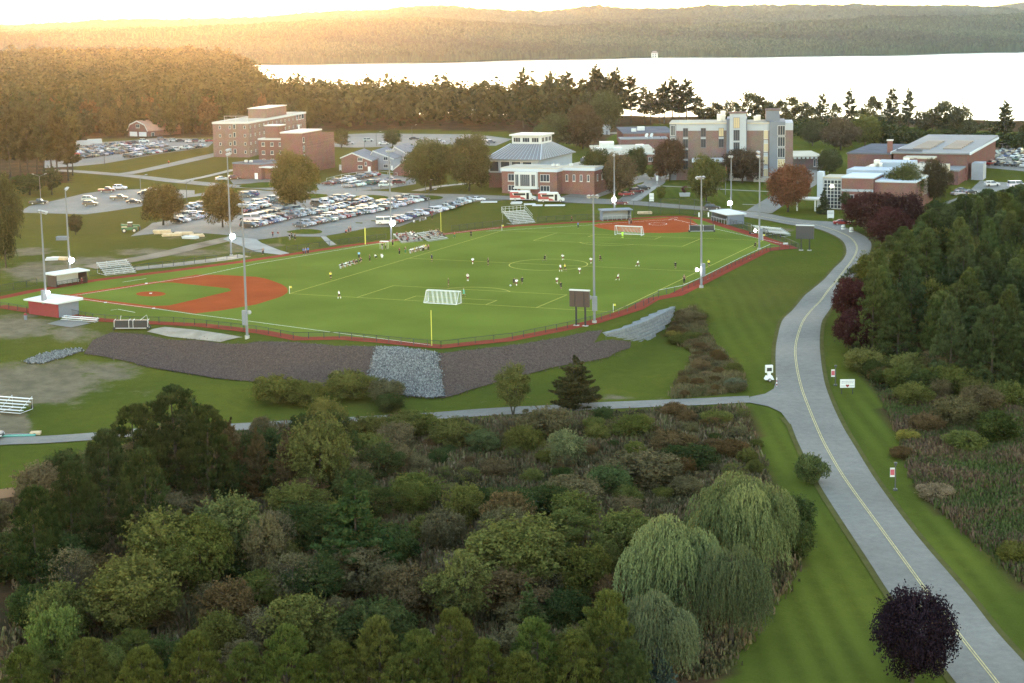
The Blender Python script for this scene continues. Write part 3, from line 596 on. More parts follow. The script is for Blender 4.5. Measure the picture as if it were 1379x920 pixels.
def crown_broad(h, r, n, leaf, seed, base=.22, clumps=34, flat=1.0, top_bias=0.0, gap=.0, squash=.75):
    """crown of uneven leaf clumps with sprigs reaching past the outline"""
    rng = np.random.default_rng(seed); clumps = int(clumps*1.7)
    cz = h*(base+1)/2; rz = h*(1-base)/2
    d = unit(rng.normal(size=(clumps, 3))); rad = rng.uniform(.35, .95, clumps)**.6
    lob = 1+.18*np.sin(np.arctan2(d[:, 1], d[:, 0])*2+seed)*np.cos(d[:, 2]*3+seed*1.7)
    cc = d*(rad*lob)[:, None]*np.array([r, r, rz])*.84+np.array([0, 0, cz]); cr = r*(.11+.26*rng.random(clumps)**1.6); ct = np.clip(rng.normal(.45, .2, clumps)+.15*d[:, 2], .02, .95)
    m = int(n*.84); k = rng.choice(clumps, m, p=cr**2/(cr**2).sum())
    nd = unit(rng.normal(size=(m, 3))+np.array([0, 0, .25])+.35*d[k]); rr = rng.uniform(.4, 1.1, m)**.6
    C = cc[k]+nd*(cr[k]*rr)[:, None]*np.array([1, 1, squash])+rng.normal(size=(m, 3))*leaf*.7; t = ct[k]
    ns = n-m; sp = max(8, ns//14); sd = unit(rng.normal(size=(sp, 3))+np.array([0, 0, .45])); sl = rng.uniform(.75, 1.16, sp); q = rng.integers(0, sp, ns); u = rng.uniform(.7, 1, ns)
    S = sd[q]*(sl[q]*u)[:, None]*np.array([r, r, rz])+np.array([0, 0, cz])+rng.normal(size=(ns, 3))*leaf*.55
    C = np.concatenate([C, S]); nd = np.concatenate([nd, sd[q]]); t = np.concatenate([t, .62+0*u]); n = len(C)
    N = unit(nd*.8+rng.normal(size=(n, 3))*.7+np.array([0, 0, .3]))
    return quads(C, N, leaf*rng.uniform(.55, 1.3, n), .62, rng, np.clip(t+rng.normal(size=n)*.17, 0, 1))
def crown_pine(h, r, n, leaf, seed, base=.25, per=6, dense=1.0, conical=.8, droop=.0, gap=.12):
    """whorled conifer with plate-like sprays"""
    rng = np.random.default_rng(seed); C = []; N = []; T = []; S = []
    nw = int(12*dense*max(1, h/14)); zs = np.linspace(base*h, h*.985, nw)
    brs = []
    for z in zs:
        u = (z/h-base)/(1-base); L0 = r*((1-u)**conical*(.75+.25*min(1, u*5)))+.25
        for k in range(per if u < .85 else 4):
            if rng.random() < gap: continue
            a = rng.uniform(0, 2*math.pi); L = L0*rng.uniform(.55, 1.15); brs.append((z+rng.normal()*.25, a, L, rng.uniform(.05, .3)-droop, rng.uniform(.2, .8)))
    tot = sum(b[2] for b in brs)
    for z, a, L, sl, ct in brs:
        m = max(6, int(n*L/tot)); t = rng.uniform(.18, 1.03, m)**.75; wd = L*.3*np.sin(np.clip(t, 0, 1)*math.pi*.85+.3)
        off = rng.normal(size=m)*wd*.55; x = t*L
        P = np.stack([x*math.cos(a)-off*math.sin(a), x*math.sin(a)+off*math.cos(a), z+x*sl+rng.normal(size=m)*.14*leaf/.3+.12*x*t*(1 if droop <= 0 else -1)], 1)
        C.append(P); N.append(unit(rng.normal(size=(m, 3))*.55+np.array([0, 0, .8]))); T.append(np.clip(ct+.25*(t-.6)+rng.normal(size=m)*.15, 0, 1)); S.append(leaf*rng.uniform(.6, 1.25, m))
    C = np.concatenate(C); return quads(C, np.concatenate(N), np.concatenate(S), .5, rng, np.concatenate(T))
def crown_tuft(h, r, n, blade, seed, base=.1, power=.38, clumps=300, wid=.1):
    """dense pine: branch ends carrying brushes of shoots that stand up like candles"""
    rng = np.random.default_rng(seed)
    z = h*(base+(1-base)*rng.random(clumps)**.75); a = rng.uniform(0, 2*math.pi, clumps); u = np.clip((z/h-base)/(1-base), 0, 1)
    R0 = r*np.clip((1-u)**power*(.72+.28*np.minimum(1, u*4)), .04, 1)*rng.uniform(.55, 1.12, clumps)
    cp = np.stack([R0*np.cos(a), R0*np.sin(a), z-.25*R0*rng.random(clumps)], 1); cr = rng.uniform(.3, .62, clumps)*(.75+.25*r/4); ct = rng.uniform(.05, .75, clumps)
    m = n//5; k = rng.choice(clumps, m, p=cr**2/(cr**2).sum()); d = unit(rng.normal(size=(m, 3))+np.array([0, 0, .45])+.5*np.stack([np.cos(a[k]), np.sin(a[k]), np.zeros(m)], 1))
    P = cp[k]+d*(cr[k]*rng.uniform(.45, 1, m))[:, None]*np.array([1.1, 1.1, .8]); D = unit(d*.5+np.array([0, 0, .9])+rng.normal(size=(m, 3))*.15); V = []; T = []
    top = d[:, 2]
    for q in range(5):
        dd = unit(D+rng.normal(size=(m, 3))*.34); L = blade*rng.uniform(.6, 1.2, m)[:, None]; wv = unit(np.cross(dd, rng.normal(size=(m, 3))))*blade*wid
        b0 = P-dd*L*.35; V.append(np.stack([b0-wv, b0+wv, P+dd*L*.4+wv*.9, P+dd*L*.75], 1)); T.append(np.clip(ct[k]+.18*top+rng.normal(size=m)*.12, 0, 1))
    V = np.concatenate(V); return V.reshape(-1, 3), np.arange(4*len(V)).reshape(-1, 4), np.concatenate(T)
def crown_willow(h, r, n, seed):
    rng = np.random.default_rng(seed); m = n//9
    cl = 26; d = unit(rng.normal(size=(cl, 3))*np.array([1, 1, .6])+np.array([0, 0, .5])); cc = d*np.array([r*.72, r*.72, h*.36])*rng.uniform(.5, 1, (cl, 1))+np.array([0, 0, h*.52]); cr = r*rng.uniform(.25, .4, cl); ct = rng.uniform(.15, .85, cl)
    k = rng.integers(0, cl, m); nd = unit(rng.normal(size=(m, 3))+np.array([0, 0, .55])); P = cc[k]+nd*cr[k][:, None]
    L = rng.uniform(.9, 2.6, m)*(h/12); hor = unit(np.stack([P[:, 0], P[:, 1], np.zeros(m)], 1)+rng.normal(size=(m, 3))*np.array([1, 1, 0])*.6); V = []; T = []
    for q in range(9):
        t = (q+.5)/9; c = P+hor*(.55*(1-np.exp(-3*t)))[:, None] if False else P+hor*(.6*(1-math.exp(-3*t)))+np.array([0, 0, -1])*(L*t**1.25)[:, None]
        c = c+rng.normal(size=(m, 3))*.07; ok = c[:, 2] > .25; ln = (L/9*.8)[:, None]; dn = unit(np.array([0, 0, -1.])+hor*.25*(1-t)+rng.normal(size=(m, 3))*.18); wv = unit(np.cross(dn, rng.normal(size=(m, 3))))*.065*(h/12)
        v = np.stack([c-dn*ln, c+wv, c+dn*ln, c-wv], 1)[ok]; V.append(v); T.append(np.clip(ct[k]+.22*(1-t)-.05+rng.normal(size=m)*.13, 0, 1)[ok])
    V = np.concatenate(V); return V.reshape(-1, 3), np.arange(4*len(V)).reshape(-1, 4), np.concatenate(T)
def trunk_mesh(h, r, seed, limbs=7, spread=.5, base=.3, lean=.03, top=.9, multi=1, upright=.55):
    rng = random.Random(seed); mb = MB()
    for s in range(multi):
        ang = rng.uniform(0, 6.28); le = lean if multi == 1 else .22
        pts = [Vector((le*h*k/5*math.cos(ang)*(1+.2*rng.uniform(-1, 1)), le*h*k/5*math.sin(ang), h*top*k/5-.15*(k == 0))) for k in range(6)]
        mb.tube(pts, [r*(1-.85*k/5)*(1.25 if k == 0 else 1) for k in range(6)], 6)
        for i in range(limbs):
            u = base+(top-base-.08)*rng.random(); f = u/top*5; k = min(4, int(f)); p = pts[k].lerp(pts[k+1], f-k)
            a = rng.uniform(0, 6.28); L = spread*h*(1.1-u)*rng.uniform(.5, 1); q1 = p+Vector((math.cos(a), math.sin(a), upright))*L*.5; q2 = q1+Vector((math.cos(a+.3), math.sin(a+.3), upright*1.3))*L*.5
            mb.tube([p, q1, q2], [r*.38*(1-u*.6), r*.22*(1-u*.5), r*.06], 4, cap=False)
    return mb.mesh('trunk', M['bark'])
PROTO = {}
def proto(kind, h, r, parts, trunk):
    V, F, T = parts
    PROTO.setdefault(kind, []).append((h, r, npmesh('crown', V, F, M['leaf'], T), trunk))
for s in range(3):
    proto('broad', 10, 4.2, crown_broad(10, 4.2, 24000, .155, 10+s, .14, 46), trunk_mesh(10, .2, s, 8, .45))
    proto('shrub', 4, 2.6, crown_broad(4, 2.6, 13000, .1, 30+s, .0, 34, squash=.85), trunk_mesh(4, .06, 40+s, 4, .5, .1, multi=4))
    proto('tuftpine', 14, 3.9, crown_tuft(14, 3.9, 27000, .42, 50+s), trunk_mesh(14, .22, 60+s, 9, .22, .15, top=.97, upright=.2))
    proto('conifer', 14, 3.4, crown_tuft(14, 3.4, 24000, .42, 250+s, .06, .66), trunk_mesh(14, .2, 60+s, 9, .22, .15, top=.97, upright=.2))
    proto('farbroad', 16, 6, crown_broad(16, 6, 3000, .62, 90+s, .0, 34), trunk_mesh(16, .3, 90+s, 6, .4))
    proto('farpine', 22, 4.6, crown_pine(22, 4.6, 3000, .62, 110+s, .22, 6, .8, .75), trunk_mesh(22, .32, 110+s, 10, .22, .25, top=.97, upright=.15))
for s in range(2):
    proto('loose', 10, 4.0, crown_broad(10, 4.0, 14000, .15, 130+s, .15, 30, squash=.8), trunk_mesh(10, .16, 130+s, 12, .5, .2, multi=2))
    proto('pine', 14, 4.6, crown_pine(14, 4.6, 26000, .27, 140+s, .06, 10, 1.35, .75), trunk_mesh(14, .22, 140+s, 10, .3, .2, top=.97, upright=.15))
    proto('spruce', 7, 2.0, crown_pine(7, 2.0, 7000, .16, 150+s, .03, 9, 1.8, 1.05, .12, .03), trunk_mesh(7, .12, 150+s, 2, .1, top=.97))
    proto('cone', 8, 2.6, crown_broad(8, 2.6, 6000, .17, 160+s, .1, 40, squash=1.0), trunk_mesh(8, .14, 160+s, 4, .3))
    proto('maple', 9, 4.6, crown_broad(9, 4.6, 26000, .15, 170+s, .06, 70, squash=.9), trunk_mesh(9, .2, 170+s, 8, .45))
    proto('bare', 6, 2.6, crown_broad(6, 2.6, 2600, .09, 180+s, .2, 24), trunk_mesh(6, .07, 180+s, 22, .55, .15, multi=4, upright=.9))
    proto('tallpine', 24, 5, crown_pine(24, 5, 5200, .5, 190+s, .30, 6, .75, .55, .0, .18), trunk_mesh(24, .34, 190+s, 12, .25, .25, top=.97, upright=.2))
    proto('shorebroad', 14, 5.5, crown_broad(14, 5.5, 2400, .42, 200+s, .22, 18, squash=.7), trunk_mesh(14, .25, 200+s, 12, .5, .25))
proto('ball', 9, 4.6, crown_broad(9, 4.6, 36000, .12, 303, .1, 80, squash=1.0), trunk_mesh(9, .2, 303, 8, .4))
proto('willow', 13, 7.2, crown_willow(13, 7.2, 38000, 3), trunk_mesh(13, .4, 210, 9, .4, .25))
proto('willow', 13, 7.2, crown_willow(13, 7.2, 38000, 4), trunk_mesh(13, .4, 211, 9, .4, .25))
CL_ = dict(dark=(.026, .038, .014), olive=(.058, .066, .02), light=(.058, .07, .026), ygreen=(.072, .076, .025), pine=(.03, .044, .017), piney=(.05, .062, .018), purple=(.026, .0125, .013), maroon=(.042, .017, .016), brown=(.06, .046, .024), red=(.15, .05, .032), grey=(.066, .06, .034), willow=(.085, .105, .042), gold=(.17, .14, .035), orange=(.12, .06, .022), rust=(.058, .042, .02), blue=(.045, .062, .055))
for k_ in ('dark', 'olive', 'light', 'ygreen', 'pine', 'piney', 'brown', 'grey', 'rust'): CL_[k_] = (CL_[k_][0]*1.28, CL_[k_][1]*1.2, CL_[k_][2]*1.05)
PLACED = []   # (x, y, r)
def tree(name, kind, loc, H, r, color, label, cat='tree', group=None, var=None, tilt=True):
    P = PROTO[kind]; h0, r0, cm, tm = P[R.randrange(len(P)) if var is None else var]
    t = empty(name, (loc[0], loc[1], float(hz(loc[0], loc[1]))-.1), R.uniform(0, 6.28)); t.scale = (r/r0, r/r0, H/h0)
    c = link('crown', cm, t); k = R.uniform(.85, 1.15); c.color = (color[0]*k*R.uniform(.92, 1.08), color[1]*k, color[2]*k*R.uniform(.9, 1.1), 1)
    link('trunk', tm, t)
    tag(t, label, cat, group); PLACED.append((loc[0], loc[1], r)); return t
def top_at(px, py, H):
    """where a plant of height H stands when its top is seen at this pixel"""
    d = ray(px, py); Ys = np.concatenate([np.arange(90, 700, 2.), np.arange(700, 3000, 10.)])
    X = d[0]/d[1]*Ys; Z = CAMH+d[2]/d[1]*Ys-H; k = np.argmax(Z <= hz(X, Ys)); return Vector((X[k], Ys[k], 0))
def T(kind, px, py, H, wpx, color, label, name='tree', cat='tree', var=None, group=None):
    p = top_at(px, py, H*.98); return tree(name, kind, p, H, wpx*p.y/PF/2, CL_[color] if isinstance(color, str) else color, label, cat, group, var)
def B(kind, px, py, pytop, wpx, color, label, name='tree', cat='tree', var=None, group=None):
    """tree from its foot pixel, top pixel row and crown width in pixels"""
    p = gnd(px, py); z = atY(px, pytop, p.y).z; return tree(name, kind, p, max(1, z-p.z), wpx*p.y/PF/2, CL_[color] if isinstance(color, str) else color, label, cat, group, var)
# --- foreground, hand placed (top pixel, height, crown width in px)
for px, py, H, wd, c, lab in ((235, 528, 15, 120, 'dark', 'broad dark pine topping the near left grove, tallest of its group'),
                              (180, 552, 14, 100, 'pine', 'dark pine with bristly top on the left flank of the tallest near pine'),
                              (275, 552, 14, 95, 'dark', 'dark pine leaning into the right flank of the tallest near pine'),
                              (140, 585, 13.5, 90, 'pine', 'dark pine by the strip of lawn below the service road, left edge of the grove'),
                              (95, 628, 13, 95, 'dark', 'dark pine standing in front of the small lawn at the left edge'),
                              (45, 665, 12, 85, 'dark', 'dark pine low on the left edge with bare grey stems below'),
                              (190, 610, 13, 90, 'dark', 'shaded pine in front of the tallest near pine')):
    T('tuftpine', px, py, H, wd, c, lab, 'pine_tree', 'pine tree', group='dark pines of the near left grove')
for px, py, H, wd, lab in ((310, 572, 10.5, 52, 'brown tinged larch right behind the dark pines, left of three'), (345, 580, 10, 50, 'brown tinged larch between two like it, middle of three'), (384, 588, 10, 50, 'brown tinged larch beside the pale green tree, right of three')):
    T('pine', px, py, H, wd, (.055, .042, .02), lab, 'larch_tree', 'larch tree', group='brown larches')
T('broad', 428, 560, 12, 100, 'light', 'tall pale green broadleaf tree in front of the service road, left of centre')
T('loose', 690, 490, 8.5, 58, 'light', 'slim pale green tree rising over the service road below the gravel bank')
T('pine', 775, 485, 8.5, 78, (.04, .042, .018), 'thin brownish pine rising over the service road below the retaining wall', 'pine_tree', 'pine tree')
for px, py, H, wd, c, lab in ((372, 506, 4.6, 84, 'olive', 'large olive shrub at the foot of the gravel bank, left of its neighbours'), (415, 518, 4, 60, 'olive', 'olive shrub touching the largest one at the foot of the gravel bank'), (470, 498, 5, 78, 'olive', 'rounded olive shrub left of the pale riprap spillway'), (518, 512, 4, 56, 'grey', 'grey green shrub overlapping the foot of the riprap spillway'), (525, 530, 3, 50, 'dark', 'dark low shrub at the foot of the riprap spillway'), (438, 535, 5.5, 58, 'ygreen', 'yellow green bush on the near side of the service road')):
    T('shrub', px, py, H, wd, c, lab, 'shrub', 'shrub', group='shrubs along the gravel bank')
T('pine', 474, 652, 13, 128, (.034, .055, .018), 'large layered white pine standing alone in the middle of the thicket', 'pine_tree', 'pine tree')
T('broad', 305, 668, 10.5, 105, 'light', 'pale green broadleaf tree with a tall rounded top, right of the near left pair')
T('broad', 215, 690, 10, 125, 'ygreen', 'yellow tinged broadleaf tree left of the pale green rounded one')
T('broad', 265, 705, 9.5, 100, 'olive', 'olive broadleaf tree filling the gap between the near left pair')
T('broad', 178, 755, 9.5, 125, 'olive', 'olive broadleaf tree with yellow upper leaves in front of the near left pair')
T('shrub', 72, 822, 6.5, 84, (.075, .1, .025), 'round light green bush near the lower left corner', 'bush', 'bush')
T('loose', 355, 700, 9, 70, 'grey', 'thin grey green tree beside the pale green rounded one')
T('bare', 390, 742, 7, 90, 'grey', 'leafless grey shrub with many upright stems below the white pine', 'shrub', 'shrub')
T('bare', 365, 690, 7.5, 70, 'grey', 'leafless grey tree with pale stems right of the pale green rounded one', 'shrub', 'shrub')
T('bare', 90, 735, 8, 80, 'grey', 'leafless pale stemmed tree under the dark pines at the left', 'shrub', 'shrub')
T('broad', 700, 703, 9.5, 150, 'ygreen', 'wide yellow green broadleaf tree in front of the bog')
T('loose', 620, 745, 8.5, 95, 'ygreen', 'yellow green lower limb tree left of the wide broadleaf in the bog')
T('willow', 1000, 640, 12.5, 175, 'willow', 'tall weeping willow closest to the road', 'willow_tree', 'willow', 0)
T('willow', 905, 698, 12.5, 165, (.078, .096, .04), 'weeping willow in front of its taller twin, left one', 'willow_tree', 'willow', 1)
T('willow', 948, 690, 8.5, 56, 'gold', 'small golden weeping tree between the two willows', 'willow_tree', 'willow', 0)
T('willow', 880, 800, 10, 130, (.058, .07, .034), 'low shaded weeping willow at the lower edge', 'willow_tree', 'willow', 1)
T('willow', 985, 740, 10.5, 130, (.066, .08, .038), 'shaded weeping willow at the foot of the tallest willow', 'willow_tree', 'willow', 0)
T('shrub', 1092, 612, 4.2, 50, (.05, .068, .022), 'loose green shrub leaning over the edge of the road', 'shrub', 'shrub')
T('shrub', 1072, 668, 5, 62, 'dark', 'dark shrub between the willow and the mown verge, upper one', 'shrub', 'shrub')
T('shrub', 1068, 705, 4.5, 66, 'dark', 'dark shrub between the willow and the mown verge, lower one', 'shrub', 'shrub')
T('ball', 1231, 797, 9.6, 126, (.013, .0085, .0115), 'round purple leaved maple standing alone on the verge by the road', 'maple_tree', 'maple')
for i, (px, py, H, wd, c) in enumerate(((30, 880, 8, 90, 'piney'), (115, 868, 8, 92, 'piney'), (190, 878, 8.5, 92, 'piney'), (262, 862, 9, 100, 'piney'), (330, 878, 8, 80, 'piney'), (385, 852, 9.5, 92, (.06, .085, .02)), (455, 872, 8, 84, 'piney'), (508, 842, 9.5, 88, 'piney'), (565, 860, 9, 88, 'piney'), (610, 832, 10, 92, 'piney'), (655, 868, 8.5, 86, 'piney'), (720, 848, 9.5, 96, (.06, .085, .02)), (775, 862, 9, 86, 'piney'), (818, 806, 10.5, 100, 'piney'), (848, 868, 8, 80, 'pine'), (700, 882, 8, 84, 'piney'), (540, 885, 7.5, 80, 'piney'), (420, 890, 7.5, 80, 'piney'))):
    T('tuftpine', px, py, H, wd, c, 'bristly pine with pale shoot tips along the bottom edge, %s from the left' % nth(sorted(range(18), key=lambda k: [30, 115, 190, 262, 330, 385, 455, 508, 565, 610, 655, 720, 775, 818, 848, 700, 540, 420][k]).index(i)), 'pine_tree', 'pine tree', group='pines along the bottom edge')
T('spruce', 712, 793, 7.5, 74, 'pine', 'small dark pointed spruce between the bottom pines and the wide broadleaf', 'spruce_tree', 'spruce')
T('spruce', 888, 862, 6, 62, 'blue', 'small blue grey spruce under the shaded willow', 'spruce_tree', 'spruce')
for px, py, H, wd, c, lab in ((762, 582, 5.5, 60, (.08, .095, .045), 'silvery green bushy tree in the upper bog'), (735, 548, 5, 84, 'grey', 'grey twiggy tree on the near side of the service road under the brownish pine'), (560, 556, 4, 74, 'olive', 'broad olive shrub near the service road, left part of the bog'), (610, 566, 4.2, 80, 'olive', 'rounded olive shrub in the upper bog beside the service road'), (650, 578, 3.6, 56, (.055, .075, .028), 'small green round shrub in the upper bog'), (705, 575, 4, 62, 'olive', 'olive shrub under the slim pale green tree'), (872, 612, 5, 120, 'grey', 'wide grey green round shrub at the upper right of the bog'), (820, 628, 4.2, 70, (.05, .068, .025), 'green shrub left of the wide grey green one'), (962, 555, 2.6, 46, 'ygreen', 'small yellow green shrub right of the bog near the service road'), (905, 583, 3.2, 70, 'rust', 'rust tinged shrub near the service road, right part of the bog'), (850, 560, 3.4, 70, 'olive', 'olive shrub by the near edge of the service road'), (940, 600, 3.4, 66, 'dark', 'dark shrub right of the wide grey green one'), (770, 640, 4.5, 95, 'grey', 'grey green shrub in the middle of the bog'), (985, 595, 2.6, 60, 'rust', 'russet shrub beside the mown verge'), (640, 660, 3.2, 50, 'dark', 'dark small shrub in the middle bog'), (500, 560, 4, 64, 'olive', 'olive shrub touching the service road left of the bog'), (520, 598, 4.5, 80, 'grey', 'grey green shrub right behind the white pine'), (560, 640, 4.2, 90, 'olive', 'olive shrub right of the white pine')):
    T('shrub', px, py, H, wd, c, lab, 'shrub', 'shrub', group='bog shrubs')
# --- foreground filling shrubs
WOODW = G2([(x, y) for x, y in WOOD if 0 <= x and y < 920]+[(960, 925), (0, 925)])
def scatter(poly_px, n, dmin, seed, clip=None):
    rng = np.random.default_rng(seed); P = [gnd(x, y).to_2d() for x, y in poly_px]; xs = [p.x for p in P]; ys = [p.y for p in P]; out = []
    for _ in range(n*30):
        x, y = rng.uniform(min(xs), max(xs)), rng.uniform(min(ys), max(ys))
        if not inpoly(np.array([x]), np.array([y]), P)[0]: continue
        if any((x-a)**2+(y-b)**2 < dmin*dmin for a, b in out): continue
        if any((x-a)**2+(y-b)**2 < (r*.55)**2 for a, b, r in PLACED): continue
        out.append((x, y))
        if len(out) >= n: break
    return out
LOWBOG = [(545, 575), (700, 572), (900, 560), (1000, 556), (1015, 590), (1030, 640), (960, 650), (880, 700), (760, 690), (640, 690), (560, 680)]
pts = scatter([(-50, 715), (0, 700), (130, 625), (340, 592), (545, 580), (560, 690), (780, 700), (880, 720), (900, 925), (-50, 925)], 125, 4.0, 5)
pts.sort(key=lambda p: p[1])
for i, (x, y) in enumerate(pts):
    kind = R.choice(['shrub', 'shrub', 'loose', 'shrub', 'bare', 'shrub', 'broad']); H = R.uniform(3.2, 6.5) if kind != 'bare' else R.uniform(4, 6); c = R.choice(['dark', 'dark', 'olive', 'grey', 'grey', 'dark', 'brown', 'olive'])
    if kind == 'bare': c = 'grey'
    tree('shrub', kind, (x, y), H, H*R.uniform(.55, .75), CL_[c], '%s thicket shrub in the near woods, %s counting from the bottom edge upwards' % ({'dark': 'dark green', 'olive': 'olive green', 'grey': 'grey green', 'brown': 'brownish'}[c] if kind != 'bare' else 'nearly leafless', nth(i)), 'shrub', 'thicket shrubs of the near woods')
pts = scatter(LOWBOG, 70, 3.6, 6); pts.sort(key=lambda p: p[0])
for i, (x, y) in enumerate(pts):
    H = R.uniform(1.2, 2.8); c = R.choice(['olive', 'grey', 'rust', 'dark', 'olive', 'brown'])
    tree('shrub', R.choice(['shrub', 'shrub', 'bare']), (x, y), H, H*R.uniform(.6, 1.0), CL_[c], 'low %s bush in the reddish bog, %s from the left' % ({'olive': 'olive', 'grey': 'grey green', 'rust': 'rust coloured', 'dark': 'dark green', 'brown': 'brown'}[c], nth(i)), 'bush', 'low bushes of the bog')
# --- right-hand woods along the road
for px, py, H, wd, c, lab in ((1146, 372, 10, 50, 'maroon', 'dark red maple at the bend of the road, upper one of the roadside pair'), (1152, 415, 8, 60, 'maroon', 'dark red maple with visible trunk by the road, lower one of the roadside pair'), (1172, 258, 11, 80, 'maroon', 'dark purple maple below the brick building, left of three'), (1215, 262, 11.5, 70, 'purple', 'dark purple maple below the brick building, right of three'), (1200, 282, 9.5, 66, 'maroon', 'dark purple maple below the brick building, nearest of three')):
    T('maple', px, py, H, wd, c, lab, 'maple_tree', 'maple', group='dark maples near the road')
for px, py, H, wd, c, lab in ((1180, 338, 8, 60, 'olive', 'olive broadleaf tree where the road disappears behind the trees'), (1206, 342, 8.5, 56, 'ygreen', 'yellow green broadleaf tree at the front edge of the plantation'), (1232, 322, 10, 60, 'light', 'fresh green broadleaf tree between the dark maples and the pines'), (1218, 352, 9, 50, 'ygreen', 'yellow leaved tree among the plantation pines'), (1252, 300, 11, 56, 'olive', 'olive tree at the far corner of the plantation'), (1265, 268, 10, 40, 'dark', 'dark tree at the back corner of the plantation'), (1300, 320, 10, 40, 'ygreen', 'yellow tipped tree inside the plantation'), (1345, 400, 9, 50, (.05, .075, .04), 'pale blue green tree on the front of the plantation'), (1295, 425, 8.5, 52, (.05, .07, .035), 'grey green tree at the front of the plantation beside the bushes')):
    T('broad', px, py, H, wd, c, lab, 'tree', 'tree', group='broadleaf trees of the plantation edge')
pw = scatter([(1166, 462), (1184, 505), (1260, 520), (1379, 540), (1480, 560), (1520, 300), (1379, 282), (1300, 282), (1250, 315), (1212, 352), (1186, 398)], 165, 5.6, 8)
pw.sort(key=lambda p: p[1]); rows = [pw[i:i+19] for i in range(0, len(pw), 19)]
for ri, row in enumerate(rows):
    for ci, (x, y) in enumerate(sorted(row)):
        H = R.uniform(11, 15.5); c = R.choice(['pine', (.052, .068, .024), (.056, .074, .026), (.05, .068, .027), 'piney', (.066, .082, .025)])
        while H > 4 and px_of((x, y, float(hz(x, y))+H))[1] < np.interp(px_of((x, y, float(hz(x, y))))[0], [1150, 1240, 1300, 1379, 1450], [338, 286, 258, 244, 240])+R.uniform(0, 6): H -= .6
        if R.random() < .16: kd, c, H = 'broad', R.choice(['olive', 'dark', 'ygreen']), H*.85
        else: kd = R.choice(['conifer', 'conifer', 'tuftpine'])
        tree('pine_tree' if kd != 'broad' else 'tree', kd, (x, y), H, R.uniform(3.3, 4.7), CL_[c] if isinstance(c, str) else c, '%s in the plantation right of the road, %s row from front, %s from left' % ('dark pine' if kd != 'broad' else 'broadleaf tree', nth(ri), nth(ci)), 'pine tree' if kd != 'broad' else 'tree', 'plantation trees right of the road')
for px, py, H, wd, c, lab in ((1232, 515, 3.8, 62, 'olive', 'olive bush below the plantation beside the white sign'), (1290, 532, 4.6, 74, 'grey', 'grey bush in front of the plantation'), (1345, 556, 4.6, 76, 'dark', 'dark bush at the edge of the meadow, right side'), (1186, 495, 2.4, 40, 'rust', 'rusty low bush between the dark maple and the white sign'), (1222, 578, 1.8, 36, 'gold', 'yellow bush beside the mown verge'), (1215, 605, 1.6, 40, 'rust', 'rust red bush just below the yellow one'), (1262, 655, 2, 56, (.15, .12, .07), 'tan feathery bush beside the verge'), (1366, 735, 2.6, 52, 'olive', 'olive bush low on the right edge'), (1320, 520, 4.4, 62, 'grey', 'grey green bush below the plantation, right of centre'), (1250, 558, 3, 54, 'brown', 'brown bush at the meadow corner nearest the sign'), (1300, 582, 3, 64, 'olive', 'broad olive bush at the top of the meadow')):
    T('shrub', px, py, H, wd, c, lab, 'bush', 'bush', group='bushes along the right meadow')
for px, py, H, wd, c, lab in ((928, 418, 3, 44, 'grey', 'grey green bush at the top of the overgrown ditch'), (912, 450, 1.8, 34, 'olive', 'olive bush in the ditch left of the yellow flowering one'), (908, 444, 1.3, 30, 'gold', 'yellow flowering bush on the edge of the ditch'), (990, 512, 2, 34, (.08, .09, .055), 'pale green bush at the lower right end of the ditch')):
    T('shrub', px, py, H, wd, c, lab, 'bush', 'bush', group='bushes in the overgrown ditch')
dp_ = sorted(scatter(DITCH, 46, 1.9, 17), key=lambda p: -p[1])
for i, (x, y) in enumerate(dp_):
    H = R.uniform(.9, 2.1); c = R.choice(['rust', 'brown', 'rust', 'olive', 'grey', (.1, .075, .04)]); tree('bush', R.choice(['shrub', 'shrub', 'bare']), (x, y), H, H*R.uniform(.7, 1.1), CL_[c] if isinstance(c, str) else c, 'low russet or olive bush in the overgrown ditch, %s counting downhill' % nth(i), 'bush', 'bushes in the overgrown ditch')
pf = sorted(scatter([(1150, 488), (1178, 520), (1230, 535), (1379, 552), (1440, 556), (1440, 520), (1379, 515), (1250, 500), (1180, 488)], 26, 3.2, 31))
for i, (x, y) in enumerate(pf):
    H = R.uniform(2.4, 5); c = R.choice(['olive', 'grey', 'dark', 'piney', 'olive', 'ygreen']); tree('shrub', 'shrub', (x, y), H, H*R.uniform(.6, .9), CL_[c], 'bush at the foot of the plantation beside the meadow, %s from the left' % nth(i), 'bush', 'bushes at the foot of the plantation')
